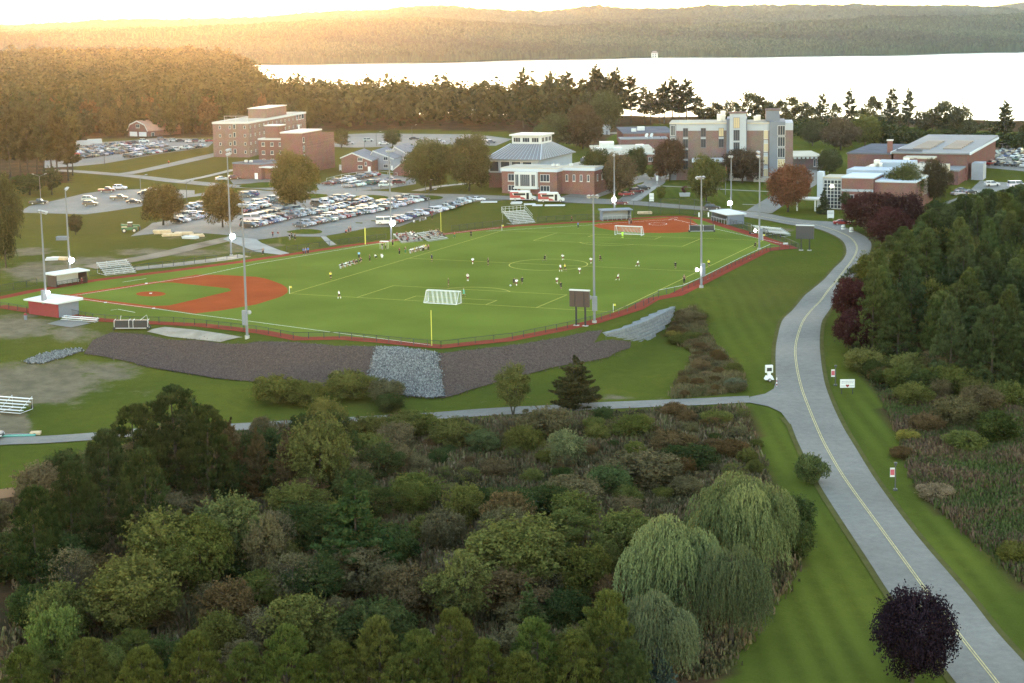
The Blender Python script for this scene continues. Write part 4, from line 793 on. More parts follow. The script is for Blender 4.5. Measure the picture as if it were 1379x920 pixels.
# --- campus trees (foot pixel, top row, width)
for kd, px, py, pt, wd, c, lab in (('maple', 398, 283, 203, 68, (.075, .068, .025), 'large round olive tree in front of the brick dormitory wing'), ('maple', 220, 303, 246, 60, (.075, .06, .022), 'round olive tree left of the main car park above the lumber stacks'), ('maple', 300, 306, 244, 58, (.085, .066, .022), 'round tree between the vans at the left end of the main car park'),
                                  ('maple', 580, 256, 188, 74, (.055, .058, .022), 'large dark tree left of the pyramid roof building, left of two'), ('maple', 632, 257, 180, 68, (.06, .06, .022), 'large dark tree left of the pyramid roof building, right of two'), ('cone', 460, 199, 171, 24, (.05, .055, .02), 'small rounded tree in the far car park, left of two'), ('cone', 529, 198, 172, 28, (.045, .052, .02), 'small rounded tree in the far car park, right of two'),
                                  ('maple', 803, 256, 197, 44, 'dark', 'dark tree at the right end of the brick building with the bay window'), ('maple', 836, 263, 206, 52, 'grey', 'grey leaved tree beside the side street'), ('maple', 856, 238, 198, 36, 'dark', 'dark tree behind the grey leaved one'), ('maple', 902, 243, 184, 50, (.07, .045, .024), 'reddish brown tree in front of the academic building, left end'), ('maple', 951, 272, 209, 52, (.058, .062, .022), 'olive tree on the striped lawn in front of the academic building'),
                                  ('maple', 1000, 246, 198, 56, (.05, .04, .028), 'dark reddish tree in front of the tower of the academic building'), ('maple', 1061, 285, 218, 62, (.13, .06, .035), 'red autumn tree beside the road junction'), ('cone', 890, 270, 248, 14, 'olive', 'small pointed tree beside the white lawn sign'), ('loose', 877, 241, 224, 18, 'ygreen', 'small yellowing tree left of the orange one'), ('loose', 889, 241, 223, 16, 'orange', 'small orange tree in front of the low flat roofs'),
                                  ('maple', 1217, 280, 220, 58, (.05, .058, .022), 'green tree in front of the brick building with grey roof boxes'), ('maple', 1258, 272, 215, 46, (.055, .042, .02), 'brownish tree in front of the gymnasium wing'), ('spruce', 1109, 288, 252, 22, 'dark', 'dark spruce in front of the glass curtain wall'), ('cone', 1138, 283, 256, 16, 'dark', 'narrow dark evergreen at the right end of the glass wall'), ('maple', 1117, 236, 198, 34, (.055, .062, .025), 'green tree beside the white roofed link building'),
                                  ('maple', 1094, 196, 160, 34, (.055, .06, .026), 'pale green tree behind the link building'), ('maple', 1132, 202, 160, 52, (.06, .05, .03), 'broad reddish tree behind the link building'), ('maple', 1165, 198, 152, 44, 'olive', 'dark green tree right of the broad reddish one'), ('maple', 8, 360, 232, 50, (.055, .058, .024), 'tall broadleaf tree cut by the left edge beside the grass mounds'), ('cone', 102, 316, 287, 22, (.045, .045, .022), 'dark bush on the grass mound left of the green telehandler'), ('cone', 70, 262, 222, 30, (.045, .055, .024), 'dark evergreen bush at the back of the small car park'), ('cone', 40, 262, 232, 50, 'pine', 'wide evergreen bush left of the small car park'),
                                  ('maple', 750, 200, 150, 56, (.05, .055, .024), 'green tree behind the cupola, left of the reddish one'), ('maple', 785, 200, 140, 54, (.065, .05, .025), 'reddish tree behind the pyramid roof, right of the green one'), ('maple', 735, 205, 165, 40, (.05, .06, .024), 'small green tree directly behind the cupola'), ('maple', 818, 180, 118, 44, (.055, .06, .024), 'green tree at the corner of the far lawn'), ('loose', 840, 205, 188, 30, 'ygreen', 'yellowing low tree beside the small grey shed')):
    B(kd, px, py, pt, wd, c, lab, 'tree' if kd != 'spruce' else 'spruce_tree', 'tree' if kd != 'spruce' else 'spruce')
for i, (px, py, pt, wd) in enumerate(((15, 248, 130, 40), (38, 245, 140, 36), (60, 246, 138, 38), (78, 244, 145, 36), (92, 243, 160, 34), (28, 238, 150, 36), (50, 236, 146, 36), (70, 234, 150, 34), (-8, 246, 140, 40), (98, 236, 172, 26))):
    B('tallpine', px, py, pt, wd, (.045, .045, .02), 'tall pine with bare trunks left of the far car park, %s from the left edge' % nth(sorted([15, 38, 60, 78, 92, 28, 50, 70, -8, 98]).index(px)), 'pine_tree', 'pine tree', group='tall pines left of the far car park')
# --- lakeside row
lk = [('tallpine', 705, 172, 92, 34), ('tallpine', 765, 168, 95, 36), ('tallpine', 803, 168, 88, 42), ('tallpine', 830, 167, 92, 40), ('tallpine', 850, 166, 100, 34), ('tallpine', 868, 166, 114, 26), ('tallpine', 888, 166, 117, 26), ('tallpine', 905, 166, 103, 34), ('tallpine', 925, 166, 105, 34), ('tallpine', 940, 166, 128, 26), ('shorebroad', 965, 168, 134, 28), ('shorebroad', 985, 168, 132, 26), ('shorebroad', 1012, 170, 119, 36), ('shorebroad', 1035, 172, 131, 26), ('shorebroad', 1060, 176, 126, 36), ('shorebroad', 1080, 176, 134, 28), ('tallpine', 1107, 178, 125, 24), ('shorebroad', 1125, 178, 135, 20), ('tallpine', 1144, 178, 119, 22), ('shorebroad', 1176, 182, 125, 30), ('tallpine', 1201, 184, 117, 26), ('tallpine', 1223, 186, 119, 24), ('shorebroad', 1240, 186, 145, 22), ('shorebroad', 1268, 188, 132, 42), ('shorebroad', 1295, 190, 138, 34), ('tallpine', 1353, 196, 136, 32), ('shorebroad', 1328, 196, 160, 30), ('shorebroad', 1372, 198, 175, 30), ('shorebroad', 1390, 198, 150, 34), ('shorebroad', 1048, 174, 138, 34), ('shorebroad', 1092, 178, 140, 30), ('shorebroad', 1160, 180, 142, 30), ('tallpine', 1025, 172, 128, 24), ('shorebroad', 1190, 183, 150, 30), ('shorebroad', 1212, 185, 152, 28), ('shorebroad', 1255, 187, 146, 34), ('shorebroad', 1282, 189, 148, 34), ('shorebroad', 1305, 191, 158, 28), ('tallpine', 895, 167, 110, 32), ('tallpine', 915, 167, 112, 32), ('tallpine', 876, 167, 122, 30), ('shorebroad', 950, 168, 142, 32), ('tallpine', 785, 168, 104, 30), ('tallpine', 818, 168, 100, 32), ('tallpine', 740, 170, 104, 30)]
lk.sort(key=lambda t: t[1])
for i, (kd, px, py, pt, wd) in enumerate(lk):
    B(kd, px, py, pt, wd, (.036, .042, .02) if kd == 'tallpine' else (.05, .052, .024), '%s against the bright lake, %s from the left in the lakeside row' % ('tall ragged pine' if kd == 'tallpine' else 'loose crowned broadleaf tree', nth(i)), 'pine_tree' if kd == 'tallpine' else 'tree', 'pine tree' if kd == 'tallpine' else 'tree', group='lakeside trees')
for i, (px, py, pt, wd) in enumerate(((1060, 182, 160, 34), (1195, 192, 165, 30), (1215, 192, 168, 30), (1250, 192, 174, 34), (1280, 192, 172, 34), (1310, 192, 178, 26), (1030, 172, 150, 30), (990, 170, 152, 28), (955, 167, 150, 26), (1085, 186, 158, 34), (1112, 188, 162, 34), (1150, 190, 160, 34), (1178, 192, 158, 36), (1200, 196, 166, 36), (1232, 194, 170, 34), (1266, 194, 172, 36), (1296, 194, 174, 36), (1325, 198, 176, 34), (1350, 200, 178, 34), (1376, 202, 178, 36), (1010, 172, 154, 30), (972, 169, 152, 28))):
    B('farbroad', px, py, pt, wd, 'dark', 'dark low tree under the lakeside row, %s from the left' % nth(sorted([1060, 1195, 1215, 1250, 1280, 1310, 1030, 990, 955, 1085, 1112, 1150, 1178, 1200, 1232, 1266, 1296, 1325, 1350, 1376, 1010, 972]).index(px)), 'tree', 'tree', group='low trees under the lakeside row')
# --- woods behind the campus: the nearest as trees of their own, the rest one mass
bw = []
rng = np.random.default_rng(12)
gxs = np.arange(-330, 60, 7.6)
for yy in np.arange(690, 1160, 7.6):
    for xx in np.arange(-.33*yy-10, .075*yy, 7.6):
        x, y = xx+rng.uniform(-3, 3), yy+rng.uniform(-3, 3); q = px_of((x, y, float(hz(x, y))))
        lim = np.interp(q[0], [-40, 95, 100, 160, 280, 420, 440, 560, 640, 700, 790, 800, 845], [205, 204, 184, 183, 181, 176, 174, 171, 170, 176, 172, 166, 160])
        if q[1] < lim and y < np.interp(x/y, SH_A, SH_D)-10 and -60 < q[0] < 850: bw.append((q[1], x, y, q[0]))
bw.sort(reverse=True); near = bw[:235]; rest = bw[235:]
near.sort(key=lambda t: -t[0]); rws = [near[i:i+40] for i in range(0, len(near), 40)]
for ri, row in enumerate(rws):
    for ci, (_, x, y, qx) in enumerate(sorted(row, key=lambda t: t[3])):
        pn = R.random() < .45; H = R.uniform(17, 24) if pn else R.uniform(14, 20)
        c = R.choice([(.04, .045, .018), (.05, .05, .02), (.06, .052, .02), (.075, .05, .022), (.035, .042, .018)]) if not pn else R.choice([(.034, .042, .016), (.04, .044, .018)])
        tree('pine_tree' if pn else 'tree', 'farpine' if pn else 'farbroad', (x, y), H, R.uniform(3.8, 5.6), c, '%s in the woods behind the campus, %s row from the front, %s from left' % ('pine' if pn else 'broadleaf tree', nth(ri), nth(ci)), 'pine tree' if pn else 'tree', 'woods behind the campus')
def mass():
    rng = np.random.default_rng(20); P = [(x, y) for _, x, y, q in rest]
    for yy in np.concatenate([np.arange(1160, 1700, 10), np.arange(1700, 2560, 14)]):
        st = 10 if yy < 1700 else 14
        for xx in np.arange(-.36*yy, -.1*yy, st):
            x, y = xx+rng.uniform(-4, 4), yy+rng.uniform(-4, 4)
            if y < np.interp(x/y, SH_A, SH_D)-10: P.append((x, y))
    P = np.array(P); n = len(P); k = 46; Z = hz(P[:, 0], P[:, 1])
    H = rng.uniform(15, 24, n)*np.where(rng.random(n) < .12, 1.2, 1); r = np.where(P[:, 1] > 1700, 7.5, 5.2)*rng.uniform(.8, 1.2, n)
    d = unit(rng.normal(size=(n, k, 3))+np.array([0, 0, .4])); C = np.stack([P[:, 0], P[:, 1], Z+H*.52], -1)[:, None]+d*np.stack([r, r, H*.5], -1)[:, None]*rng.uniform(.6, 1, (n, k, 1))
    tint = np.clip(rng.uniform(.1, .8, n)[:, None]+rng.normal(size=(n, k))*.18, 0, 1)
    V, F, T_ = quads(C.reshape(-1, 3), unit(d.reshape(-1, 3)+rng.normal(size=(n*k, 3))*.4), np.repeat(r*.3, k)*rng.uniform(.6, 1.2, n*k), .7, rng, tint.ravel())
    o = link('forest', npmesh('forest', V, F, M['leaf'], T_)); o.color = (.046, .046, .019, 1); tag(o, 'distant woods stretching to the lake behind the campus, one mass of treetops', None, kind='stuff')
mass()
# --- ground cover nobody could count
def cover(name, poly, n, hgt, wid, ramp, seed, label):
    rng = np.random.default_rng(seed); W_ = [gnd(x, y).to_2d() for x, y in poly]; xs = [p[0] for p in W_]; ys = [p[1] for p in W_]
    X = rng.uniform(min(xs), max(xs), n*3); Y = rng.uniform(min(ys), max(ys), n*3); k = inpoly(X, Y, W_); X = X[k][:n]; Y = Y[k][:n]; n = len(X)
    patch = .5+.5*np.sin(X*.31+2*np.sin(Y*.17))*np.sin(Y*.27+1.7*np.sin(X*.13)); V = []; T_ = []
    Z = hz(X, Y); s = rng.uniform(.5, 1.2, n)*(.6+.6*patch)
    for q in range(5):
        ang = rng.uniform(0, 6.28, n); le = rng.uniform(.1, .6, n); w_ = wid*rng.uniform(.6, 1.3, n); h_ = hgt*s; bx = X+rng.normal(size=n)*.35; by = Y+rng.normal(size=n)*.35
        dx, dy = np.cos(ang), np.sin(ang); tx, ty = bx+dy*le*h_, by-dx*le*h_
        V.append(np.stack([np.stack([bx-dx*w_, by-dy*w_, Z-.05], -1), np.stack([bx+dx*w_, by+dy*w_, Z-.05], -1), np.stack([tx+dx*w_*.8, ty+dy*w_*.8, Z+h_*.8], -1), np.stack([tx-dx*w_*.5, ty-dy*w_*.5, Z+h_], -1)], 1))
        T_.append(np.clip(patch*.6+.2+rng.normal(size=n)*.2, 0, 1))
    V = np.concatenate(V); m = tinted(name+' blades', ramp, 1, .03)
    tag(link(name, npmesh(name, V.reshape(-1, 3), np.arange(4*len(V)).reshape(-1, 4), m, np.concatenate(T_))), label, None, kind='stuff')
cover('undergrowth', [(x, y) for x, y in WOOD if x >= 0 and y < 800]+[(970, 915), (0, 915)], 26000, .9, .13, [(0, (.03, .034, .016)), (.35, (.07, .064, .03)), (.65, (.105, .07, .045)), (.85, (.085, .095, .034)), (1, (.17, .13, .09))], 1, 'mixed russet and green undergrowth covering the bog and thicket floor')
cover('ditch_weeds', DITCH, 5000, .8, .1, [(0, (.06, .068, .024)), (.5, (.1, .078, .04)), (1, (.15, .125, .06))], 2, 'russet weeds filling the ditch between the two lawns')
cover('meadow_grass', [(1185, 530), (1215, 590), (1232, 650), (1290, 710), (1379, 785), (1500, 860), (1500, 560), (1379, 555), (1250, 520)], 15000, .95, .11, [(0, (.045, .06, .02)), (.4, (.06, .075, .022)), (.65, (.085, .05, .038)), (1, (.12, .085, .05))], 3, 'tall green and reddish meadow grass right of the mown verge')
cover('forest_floor_plants', [(1128, 380), (1148, 490), (1185, 530), (1379, 555), (1450, 480), (1450, 290), (1300, 280), (1185, 335)], 7000, .8, .2, [(0, (.02, .026, .01)), (.6, (.045, .055, .02)), (1, (.07, .06, .03))], 4, 'dark low plants on the floor of the plantation')
# ------------------------------------------------------------------ buildings
def brick(name, c):
    m = mat(name, tuple(k*.8 for k in c), .95, spec=0); nt = m.node_tree; b = nt.nodes['Principled BSDF']
    tc = nt.nodes.new('ShaderNodeTexCoord'); n = nt.nodes.new('ShaderNodeTexNoise'); n.inputs['Scale'].default_value = .35; n.inputs['Detail'].default_value = 8
    mp = nt.nodes.new('ShaderNodeMapping'); mp.inputs['Rotation'].default_value = (math.pi/2, 0, 0)
    br = nt.nodes.new('ShaderNodeTexBrick'); br.inputs['Scale'].default_value = 2.2; br.inputs['Color1'].default_value = (*[k*.85 for k in c], 1); br.inputs['Color2'].default_value = (*[k*.62 for k in c], 1); br.inputs['Mortar'].default_value = (*[min(1, k*1.3+.04) for k in c], 1); br.inputs['Mortar Size'].default_value = .012
    mx = nt.nodes.new('ShaderNodeMix'); mx.data_type = 'RGBA'; mx.blend_type = 'MULTIPLY'; mx.inputs[0].default_value = .5
    nt.links.new(tc.outputs['Object'], n.inputs['Vector']); nt.links.new(tc.outputs['Object'], mp.inputs['Vector']); nt.links.new(mp.outputs[0], br.inputs['Vector']); nt.links.new(br.outputs['Color'], mx.inputs[6]); nt.links.new(n.outputs['Color'], mx.inputs[7]); nt.links.new(mx.outputs[2], b.inputs['Base Color'])
    return m
M['brick'] = brick('brick red', (.24, .125, .105)); M['brick_pink'] = brick('brick pale', (.27, .175, .15)); M['brick_dark'] = brick('brick dark', (.2, .105, .095)); M['brick_brown'] = brick('brick brown', (.2, .145, .135))
M['white'] = mat('white trim', (.42, .42, .42), .8, spec=.1); M['cornice'] = mat('pale blue trim', (.36, .39, .44), .8, spec=.1); M['panel'] = mat('grey panel', (.125, .137, .165), .8, spec=.1, noise=.06, nscale=.3); M['panel_light'] = mat('pale panel', (.27, .29, .325), .8, spec=.1, noise=.05, nscale=.3)
M['roof_tan'] = mat('roof membrane', (.36, .32, .26), .95, spec=0, noise=.12, nscale=.12, detail=8); M['roof_grey'] = mat('roof metal grey', (.14, .142, .15), .85, noise=.08, nscale=.2, spec=.1); M['shingle'] = mat('shingle', (.15, .15, .165), .95, spec=0, noise=.18, nscale=.9); M['roof_dark'] = mat('roof dark', (.1, .1, .115), .95, spec=0, noise=.15, nscale=.2)
M['glass'] = mat('window glass', (.03, .035, .045), .08, spec=.8); M['glasslit'] = emit('window lit', (.3, .24, .14), .01); M['metal'] = mat('galvanised metal', (.42, .43, .44), .45, metal=.6, noise=.1, nscale=2); M['bluebox'] = mat('blue grey cladding', (.24, .28, .34), .8, spec=.1, noise=.05, nscale=.5)
M['sky_rib'] = mat('skylight ribs', (.2, .165, .145), .8, spec=.1); M['door'] = mat('door white', (.6, .6, .6), .6); M['slate'] = mat('grey siding', (.2, .21, .245), .8, noise=.08, nscale=.6)
class Bld:
    """a building frame: x along the front (left to right), y into the depth, z up from the base"""
    def __init__(s, name, label, A, Bp, zb, cat='building', group=None):
        A = Vector(A[:2]); Bp = Vector(Bp[:2]); d = Bp-A; s.w = d.length; s.o = empty(name, (A.x, A.y, zb), math.atan2(d.y, d.x)); s.zb = zb
        tag(s.o, label, cat, group)
    def box(s, n, m, x0, x1, y0, y1, z0, z1, parent=None):
        mb = MB(); mb.box(x0, x1, y0, y1, z0, z1); return mb.build(n, M[m], parent or s.o)
    def roofcap(s, m, trim, x0, x1, y0, y1, z, h=.7, over=.15, n='roof'):
        """flat roof inside a parapet"""
        mb = MB(); mb.box(x0+.25, x1-.25, y0+.25, y1-.25, z-.3, z+.02); r = mb.build(n, M[m], s.o)
        t = MB(); o = over
        for a in ((x0-o, x1+o, y0-o, y0+.25), (x0-o, x1+o, y1-.25, y1+o), (x0-o, x0+.25, y0+.25, y1-.25), (x1-.25, x1+o, y0+.25, y1-.25)): t.box(a[0], a[1], a[2], a[3], z-h*.6, z+h*.4)
        t.build('parapet', M[trim], r); return r
    def win(s, x, z, w, h, face='f', pos=0, lit=False, frame='white', mull=1, sill=True, depth=.12, n='window'):
        """window frame on a wall: face f (front, y=pos), r (right side, x=pos), l (left)"""
        t = .12; mb = MB(); g = MB()
        def add(b, u0, u1, q0, q1, d0, d1):
            if face == 'f': b.box(u0, u1, pos-d1, pos-d0, q0, q1)
            elif face == 'r': b.box(pos+d0, pos+d1, u0, u1, q0, q1)
            else: b.box(pos-d1, pos-d0, u0, u1, q0, q1)
        for a in ((x, x+t, z, z+h), (x+w-t, x+w, z, z+h), (x+t, x+w-t, z, z+t), (x+t, x+w-t, z+h-t, z+h)): add(mb, *a, .01, depth)
        for k in range(1, mull+1): xx = x+w*k/(mull+1); add(mb, xx-.04, xx+.04, z+t, z+h-t, .01, depth*.8)
        if sill: add(mb, x-.1, x+w+.1, z-.16, z-.003, .01, depth+.08)
        f = mb.build(n, M[frame], s.o); add(g, x+t, x+w-t, z+t, z+h-t, .012, depth*.5); g.build('pane', M['glasslit' if lit else 'glass'], f); return f
def zat(px, py, Y): return atY(px, py, Y).z
# --- dormitory
zb = 2.8
c0 = at(334, 164.8, 17); far = at(411.6, 151, 17); v = (far-c0).to_2d().normalized(); L = (far-c0).to_2d().length; nrm = Vector((-v.y, v.x))
D = Bld('dormitory', 'long pale brick four storey dormitory with rooftop penthouse at the left', c0.to_2d()+nrm*15.5, c0.to_2d(), zb)
H = 17-zb; W_ = D.w
D.box('wall', 'brick_pink', 0, W_, 0, L, -1, H); D.roofcap('roof_tan', 'white', 0, W_, 0, L, H, .8, .2)
D.box('penthouse', 'brick_pink', 4, 12, L*.42, L*.78, H+.05, H+4); D.box('penthouse_roof', 'white', 3.7, 12.3, L*.42-.3, L*.78+.3, H+4.003, H+4.35)
mb = MB()
for x in (3, 8, 13): mb.tube([(x, 6, H), (x, 6, H+2.4)], .08, 5)
mb.tube([(3, 6, H+2.4), (13, 6, H+2.4)], .08, 5); mb.tube([(3, 6, H+1.2), (13, 6, H+1.2)], .06, 5); mb.build('roof_railing', M['metal'], D.o)
for fl in range(4):
    for x in (3.2, 7.6, 9.4, 14): D.win(x-.5, 1.4+fl*3.4, .9 if x != 9.4 else 1.1, 1.3 if x != 9.4 else 2.0, 'f', 0, mull=0, sill=False)
    for k in range(13): D.win(2+k*5.6, 1.5+fl*3.4, .9, 1.1, 'r', W_, mull=0, sill=False)
for k in range(3): D.win(L-14+k*4, H-2.6, 2.6, 2.2, 'r', W_, mull=0)
# --- dormitory wing with stair tower
A = atY(349, 222, 642); Bq = atY(419, 222, 636); zb = 2.3
D = Bld('dormitory_wing', 'three storey red brick wing with white windows and stair tower beside the long dormitory', A, Bq, zb); W_ = D.w; H = zat(384, 187, 639)-zb
D.box('wall', 'brick', 0, W_, 0, 14, -1, H); D.roofcap('roof_tan', 'white', 0, W_, 0, 14, H, .6)
D.box('roof_house', 'brick', .3, 6, 6, 12, H+.05, H+4.6); D.box('roof_house_cap', 'white', 0, 6.3, 5.7, 12.3, H+4.603, H+5)
for x in (10, 17):
    mb = MB(); mb.hexa([(x, 5, H+.1), (x+5, 5, H+.1), (x+5, 9, H+.1), (x, 9, H+.1)], [(x+3.6, 5, H+2.8), (x+5, 5, H+2.8), (x+5, 9, H+2.8), (x+3.6, 9, H+2.8)]); mb.build('roof_monitor', M['brick'], D.o)
for fl in range(3):
    for k in range(5): D.win(1.4+k*3.6, H-2.7-fl*3.2, 1.3, 1.5, 'f', 0, lit=(k == 4 and fl < 2), mull=1)
S0 = D.o
A = atY(418, 231, 612); Bq = atY(443, 231, 610)
tw_ = W_-.2; Ht = zat(432, 178, 612)-zb
D.box('stair_tower', 'brick', tw_, tw_+8.2, -27, -8, -1, Ht); D.box('tower_cap', 'white', tw_-.2, tw_+8.4, -27.2, -7.8, Ht+.002, Ht+.5); D.box('tower_base', 'white', tw_+5, tw_+9, -27.6, -27.1, -.6, .3)
mb = MB(); mb.tube([(tw_+6, -24, Ht+.5), (tw_+6, -24, Ht+2.6)], .3, 8); mb.tube([(tw_+6, -24, Ht+2.6), (tw_+6, -24, Ht+3)], .5, 8); mb.build('chimney', M['white'], D.o)
D.box('link_wall', 'brick', tw_+.02, tw_+8, -8, 5, -1, Ht-1.5)
for fl in range(4): D.win(-26, 2+fl*3.2, 1.4, 2, 'r', tw_+8.2, mull=0)
# --- one storey brick block in front
A = atY(314, 239, 597); Bq = atY(352, 239, 590); zb = 2.3
D = Bld('brick_annex', 'low one storey brick block with flat grey roof in front of the dormitory', A, Bq, zb); H = zat(333, 220, 593)-zb; W_ = D.w
D.box('wall', 'brick', 0, W_, 0, 14, -1, H); D.roofcap('roof_dark', 'panel', 0, W_, 0, 14, H, .5)
D.box('wing', 'brick', W_+.02, W_+9, 2, 14, -1, H-1.4); D.box('canopy', 'white', W_-.5, W_+10, -.6, 3, H-1.3, H-.9); D.box('door', 'door', W_-3, W_-1.6, -.06, -.005, -.4, 2.3)
for x in (2, 4.4): D.box('vent', 'metal', x, x+.8, 4, 5, H+.05, H+.8)
# --- gabled town houses
def house(xl, xr, ybase, yeaveL, ypeak, yeaveR, xpeak, Y, depth, wallm, label):
    A = atY(xl, ybase, Y); Bq = atY(xr, ybase, Y-1.5); zb = A.z
    D = Bld('gabled_house', label, A, Bq, zb, 'house', 'gabled brick town houses'); W_ = D.w; xp = W_*(xpeak-xl)/(xr-xl); zl, zp, zr = (zat(x, y, Y)-zb for x, y in ((xl, yeaveL), (xpeak, ypeak), (xr, yeaveR)))
    mb = MB(); f = [(0, 0, -1), (W_, 0, -1), (W_, 0, zr), (xp, 0, zp), (0, 0, zl)]; bk = [(p[0], depth, p[2]) for p in f]; k = len(f); mb.v = f+bk; mb.f = [tuple(range(k)), tuple(reversed(range(k, 2*k)))]+[(i, (i+1) % k, k+(i+1) % k, k+i) for i in range(k)]; mb.mi = [0]*len(mb.f)
    mb.build('wall', M[wallm], D.o)
    mb = MB(); o = .35
    for (x0, z0, x1, z1) in ((-o, zl-.15, xp, zp+.02), (xp, zp+.02, W_+o, zr-.15)):
        mb.hexa([(x0, -o, z0+.03), (x1, -o, z1+.03), (x1, depth+o, z1+.03), (x0, depth+o, z0+.03)], [(x0, -o, z0+.33), (x1, -o, z1+.33), (x1, depth+o, z1+.33), (x0, depth+o, z0+.33)])
    r = mb.build('roof', M['shingle'], D.o); t = MB()
    for (x0, z0, x1, z1) in ((-o, zl-.15, xp, zp+.02), (xp, zp+.02, W_+o, zr-.15)): t.hexa([(x0, -o-.08, z0-.1), (x1, -o-.08, z1-.1), (x1, -o-.01, z1-.1), (x0, -o-.01, z0-.1)], [(x0, -o-.08, z0+.34), (x1, -o-.08, z1+.34), (x1, -o-.01, z1+.34), (x0, -o-.01, z0+.34)])
    t.build('bargeboard', M['white'], r)
    for z in (1.1, 3.9): D.win(W_*.55, z, 1.7, 1.3, 'f', 0, mull=1)
    D.win(W_*.78, 2.2, .8, 1.4, 'f', 0, mull=0); D.box('door', 'door', W_*.88, W_*.97, -.08, -.005, -.3, 1.9)
    return D
house(460, 500.5, 231, 212.3, 206.2, 216, 475, 612, 20, 'brick', 'brick town house with saltbox gable, nearest to the stair tower')
house(500.8, 530, 229.5, 208, 203.5, 213.5, 503, 622, 20, 'slate', 'grey sided town house between the brick gable and the big trees, second of the row')
house(529, 556, 228, 203, 198, 210.5, 532, 634, 20, 'slate', 'grey sided town house with white window, third of the row')
house(529.5, 570, 236.5, 229, 210.5, 212, 553, 596, 16, 'brick', 'low brick town house half hidden by the big dark trees')
# --- pyramid roofed hall with cupola
zb = 2.0
A = atY(655, 236, 552); Bq = atY(727, 236, 545)
D = Bld('pyramid_roof_hall', 'hall with big grey pyramid roof topped by a white windowed cupola', A, Bq, zb, 'building'); W_ = D.w; dp = 34; ze = zat(727, 214.6, 545)-zb; zc = zat(690, 192.5, 563)-zb
D.box('wall', 'brick', .6, W_-.6, .6, dp-.6, -1, ze-4.6); D.box('upper_wall', 'panel_light', .6, W_-.6, .6, dp-.6, ze-4.597, ze-.35)
mb = MB(); c = (W_*.52, dp*.5); hw = 5.6; mb.hexa([(-.5, -.5, ze-.3), (W_+.5, -.5, ze-.3), (W_+.5, dp+.5, ze-.3), (-.5, dp+.5, ze-.3)], [(-.5, -.5, ze), (W_+.5, -.5, ze), (W_+.5, dp+.5, ze), (-.5, dp+.5, ze)])
mb.hexa([(-.5, -.5, ze+.002), (W_+.5, -.5, ze+.002), (W_+.5, dp+.5, ze+.002), (-.5, dp+.5, ze+.002)], [(c[0]-hw, c[1]-hw, zc), (c[0]+hw, c[1]-hw, zc), (c[0]+hw, c[1]+hw, zc), (c[0]-hw, c[1]+hw, zc)])
rf = mb.build('roof', M['roof_grey'], D.o)
mb = MB()
for sx, sy in ((W_+.5, -.5), (-.5, -.5)): mb.tube([(sx, sy, ze+.05), (c[0]+(hw if sx > 0 else -hw), c[1]-hw, zc+.05)], .16, 5)
for k in range(1, 14): x = -.5+(W_+1)*k/14; t = (x+.5)/(W_+1); mb.tube([(x, -.5, ze+.03), (c[0]-hw+2*hw*t, c[1]-hw, zc+.03)], .05, 4)
for k in range(1, 14): y = -.5+(dp+1)*k/14; t = (y+.5)/(dp+1); mb.tube([(W_+.5, y, ze+.03), (c[0]+hw, c[1]-hw+2*hw*t, zc+.03)], .05, 4)
mb.build('standing_seams', M['cornice'], rf)
cu = D.box('cupola', 'white', c[0]-hw+.4, c[0]+hw-.4, c[1]-hw+.4, c[1]+hw-.4, zc-.4, zc+2.6)
D.box('cupola_roof', 'white', c[0]-hw-.3, c[0]+hw+.3, c[1]-hw-.3, c[1]+hw+.3, zc+2.603, zc+3.1)
for k in range(3): D.win(c[0]-hw+.9+k*3.3, zc+.5, 2.6, 1.6, 'f', c[1]-hw+.4, mull=2, sill=False)
for k in range(3): D.win(c[1]-hw+.9+k*3.3, zc+.5, 2.6, 1.6, 'r', c[0]+hw-.4, mull=2, sill=False)
for k in range(4): D.win(1+k*3.9, ze-4.2, 3.3, 3.4, 'f', .6, mull=0, sill=False)
# --- front brick block with white cornice and bay window
A = atY(676, 258, 533); Bq = atY(750, 259, 526)
D = Bld('brick_hall', 'two storey brick front building with pale cornice and a big bay window', A, Bq, zb); W_ = D.w; H = zat(713, 225.5, 530)-zb; dp = 13
D.box('wall', 'brick', 0, W_, 0, dp, -1, H-1.2); D.box('cornice', 'cornice', -.35, W_+.35, -.35, dp, H-1.197, H-.25); D.box('roof', 'roof_tan', -.2, W_+.2, -.2, dp-.01, H-.248, H)
D.box('side_wing', 'brick', W_+.02, W_+11, 4.5, 28, -1, H-1.0); D.box('side_cornice', 'cornice', W_+.36, W_+11.3, 4.2, 28, H-.997, H-.1); D.box('side_roof', 'roof_tan', W_-1, W_+11.2, 4.3, 28.1, H-.098, H+.1)
D.box('roof_plant', 'roof_dark', W_+2, W_+10, 17, 25, H+.12, H+1.9); D.box('skylight', 'white', W_+2.5, W_+5.5, 17.6, 20.6, H+1.905, H+2.3)
for x, y in ((W_-4, 6), (W_-2.6, 6.4), (W_+1, 9)): D.box('roof_vent', 'white', x, x+1.1, y, y+.9, H+.12, H+.8)
bx = W_*.26; bw_ = 7.6
D.box('bay', 'white', bx, bx+bw_, -1.5, -.02, H-6.2, H-1.25); D.box('bay_sill', 'white', bx-.3, bx+bw_+.3, -1.8, -.01, H-6.6, H-6.203)
for x, w_, mu in ((bx+.3, 1.3, 1), (bx+2, 3.4, 4), (bx+5.8, 1.4, 1)): D.win(x, H-5.8, w_, 3.9, 'f', -1.5, mull=mu, sill=False)
for x in (2.2, W_-5.6): D.win(x, H-4.3, 3.2, 2.3, 'f', 0, lit=False, mull=2)
for x in (2.2, W_-5.6): D.win(x, .8, 3.2, 1.8, 'f', 0, mull=2)
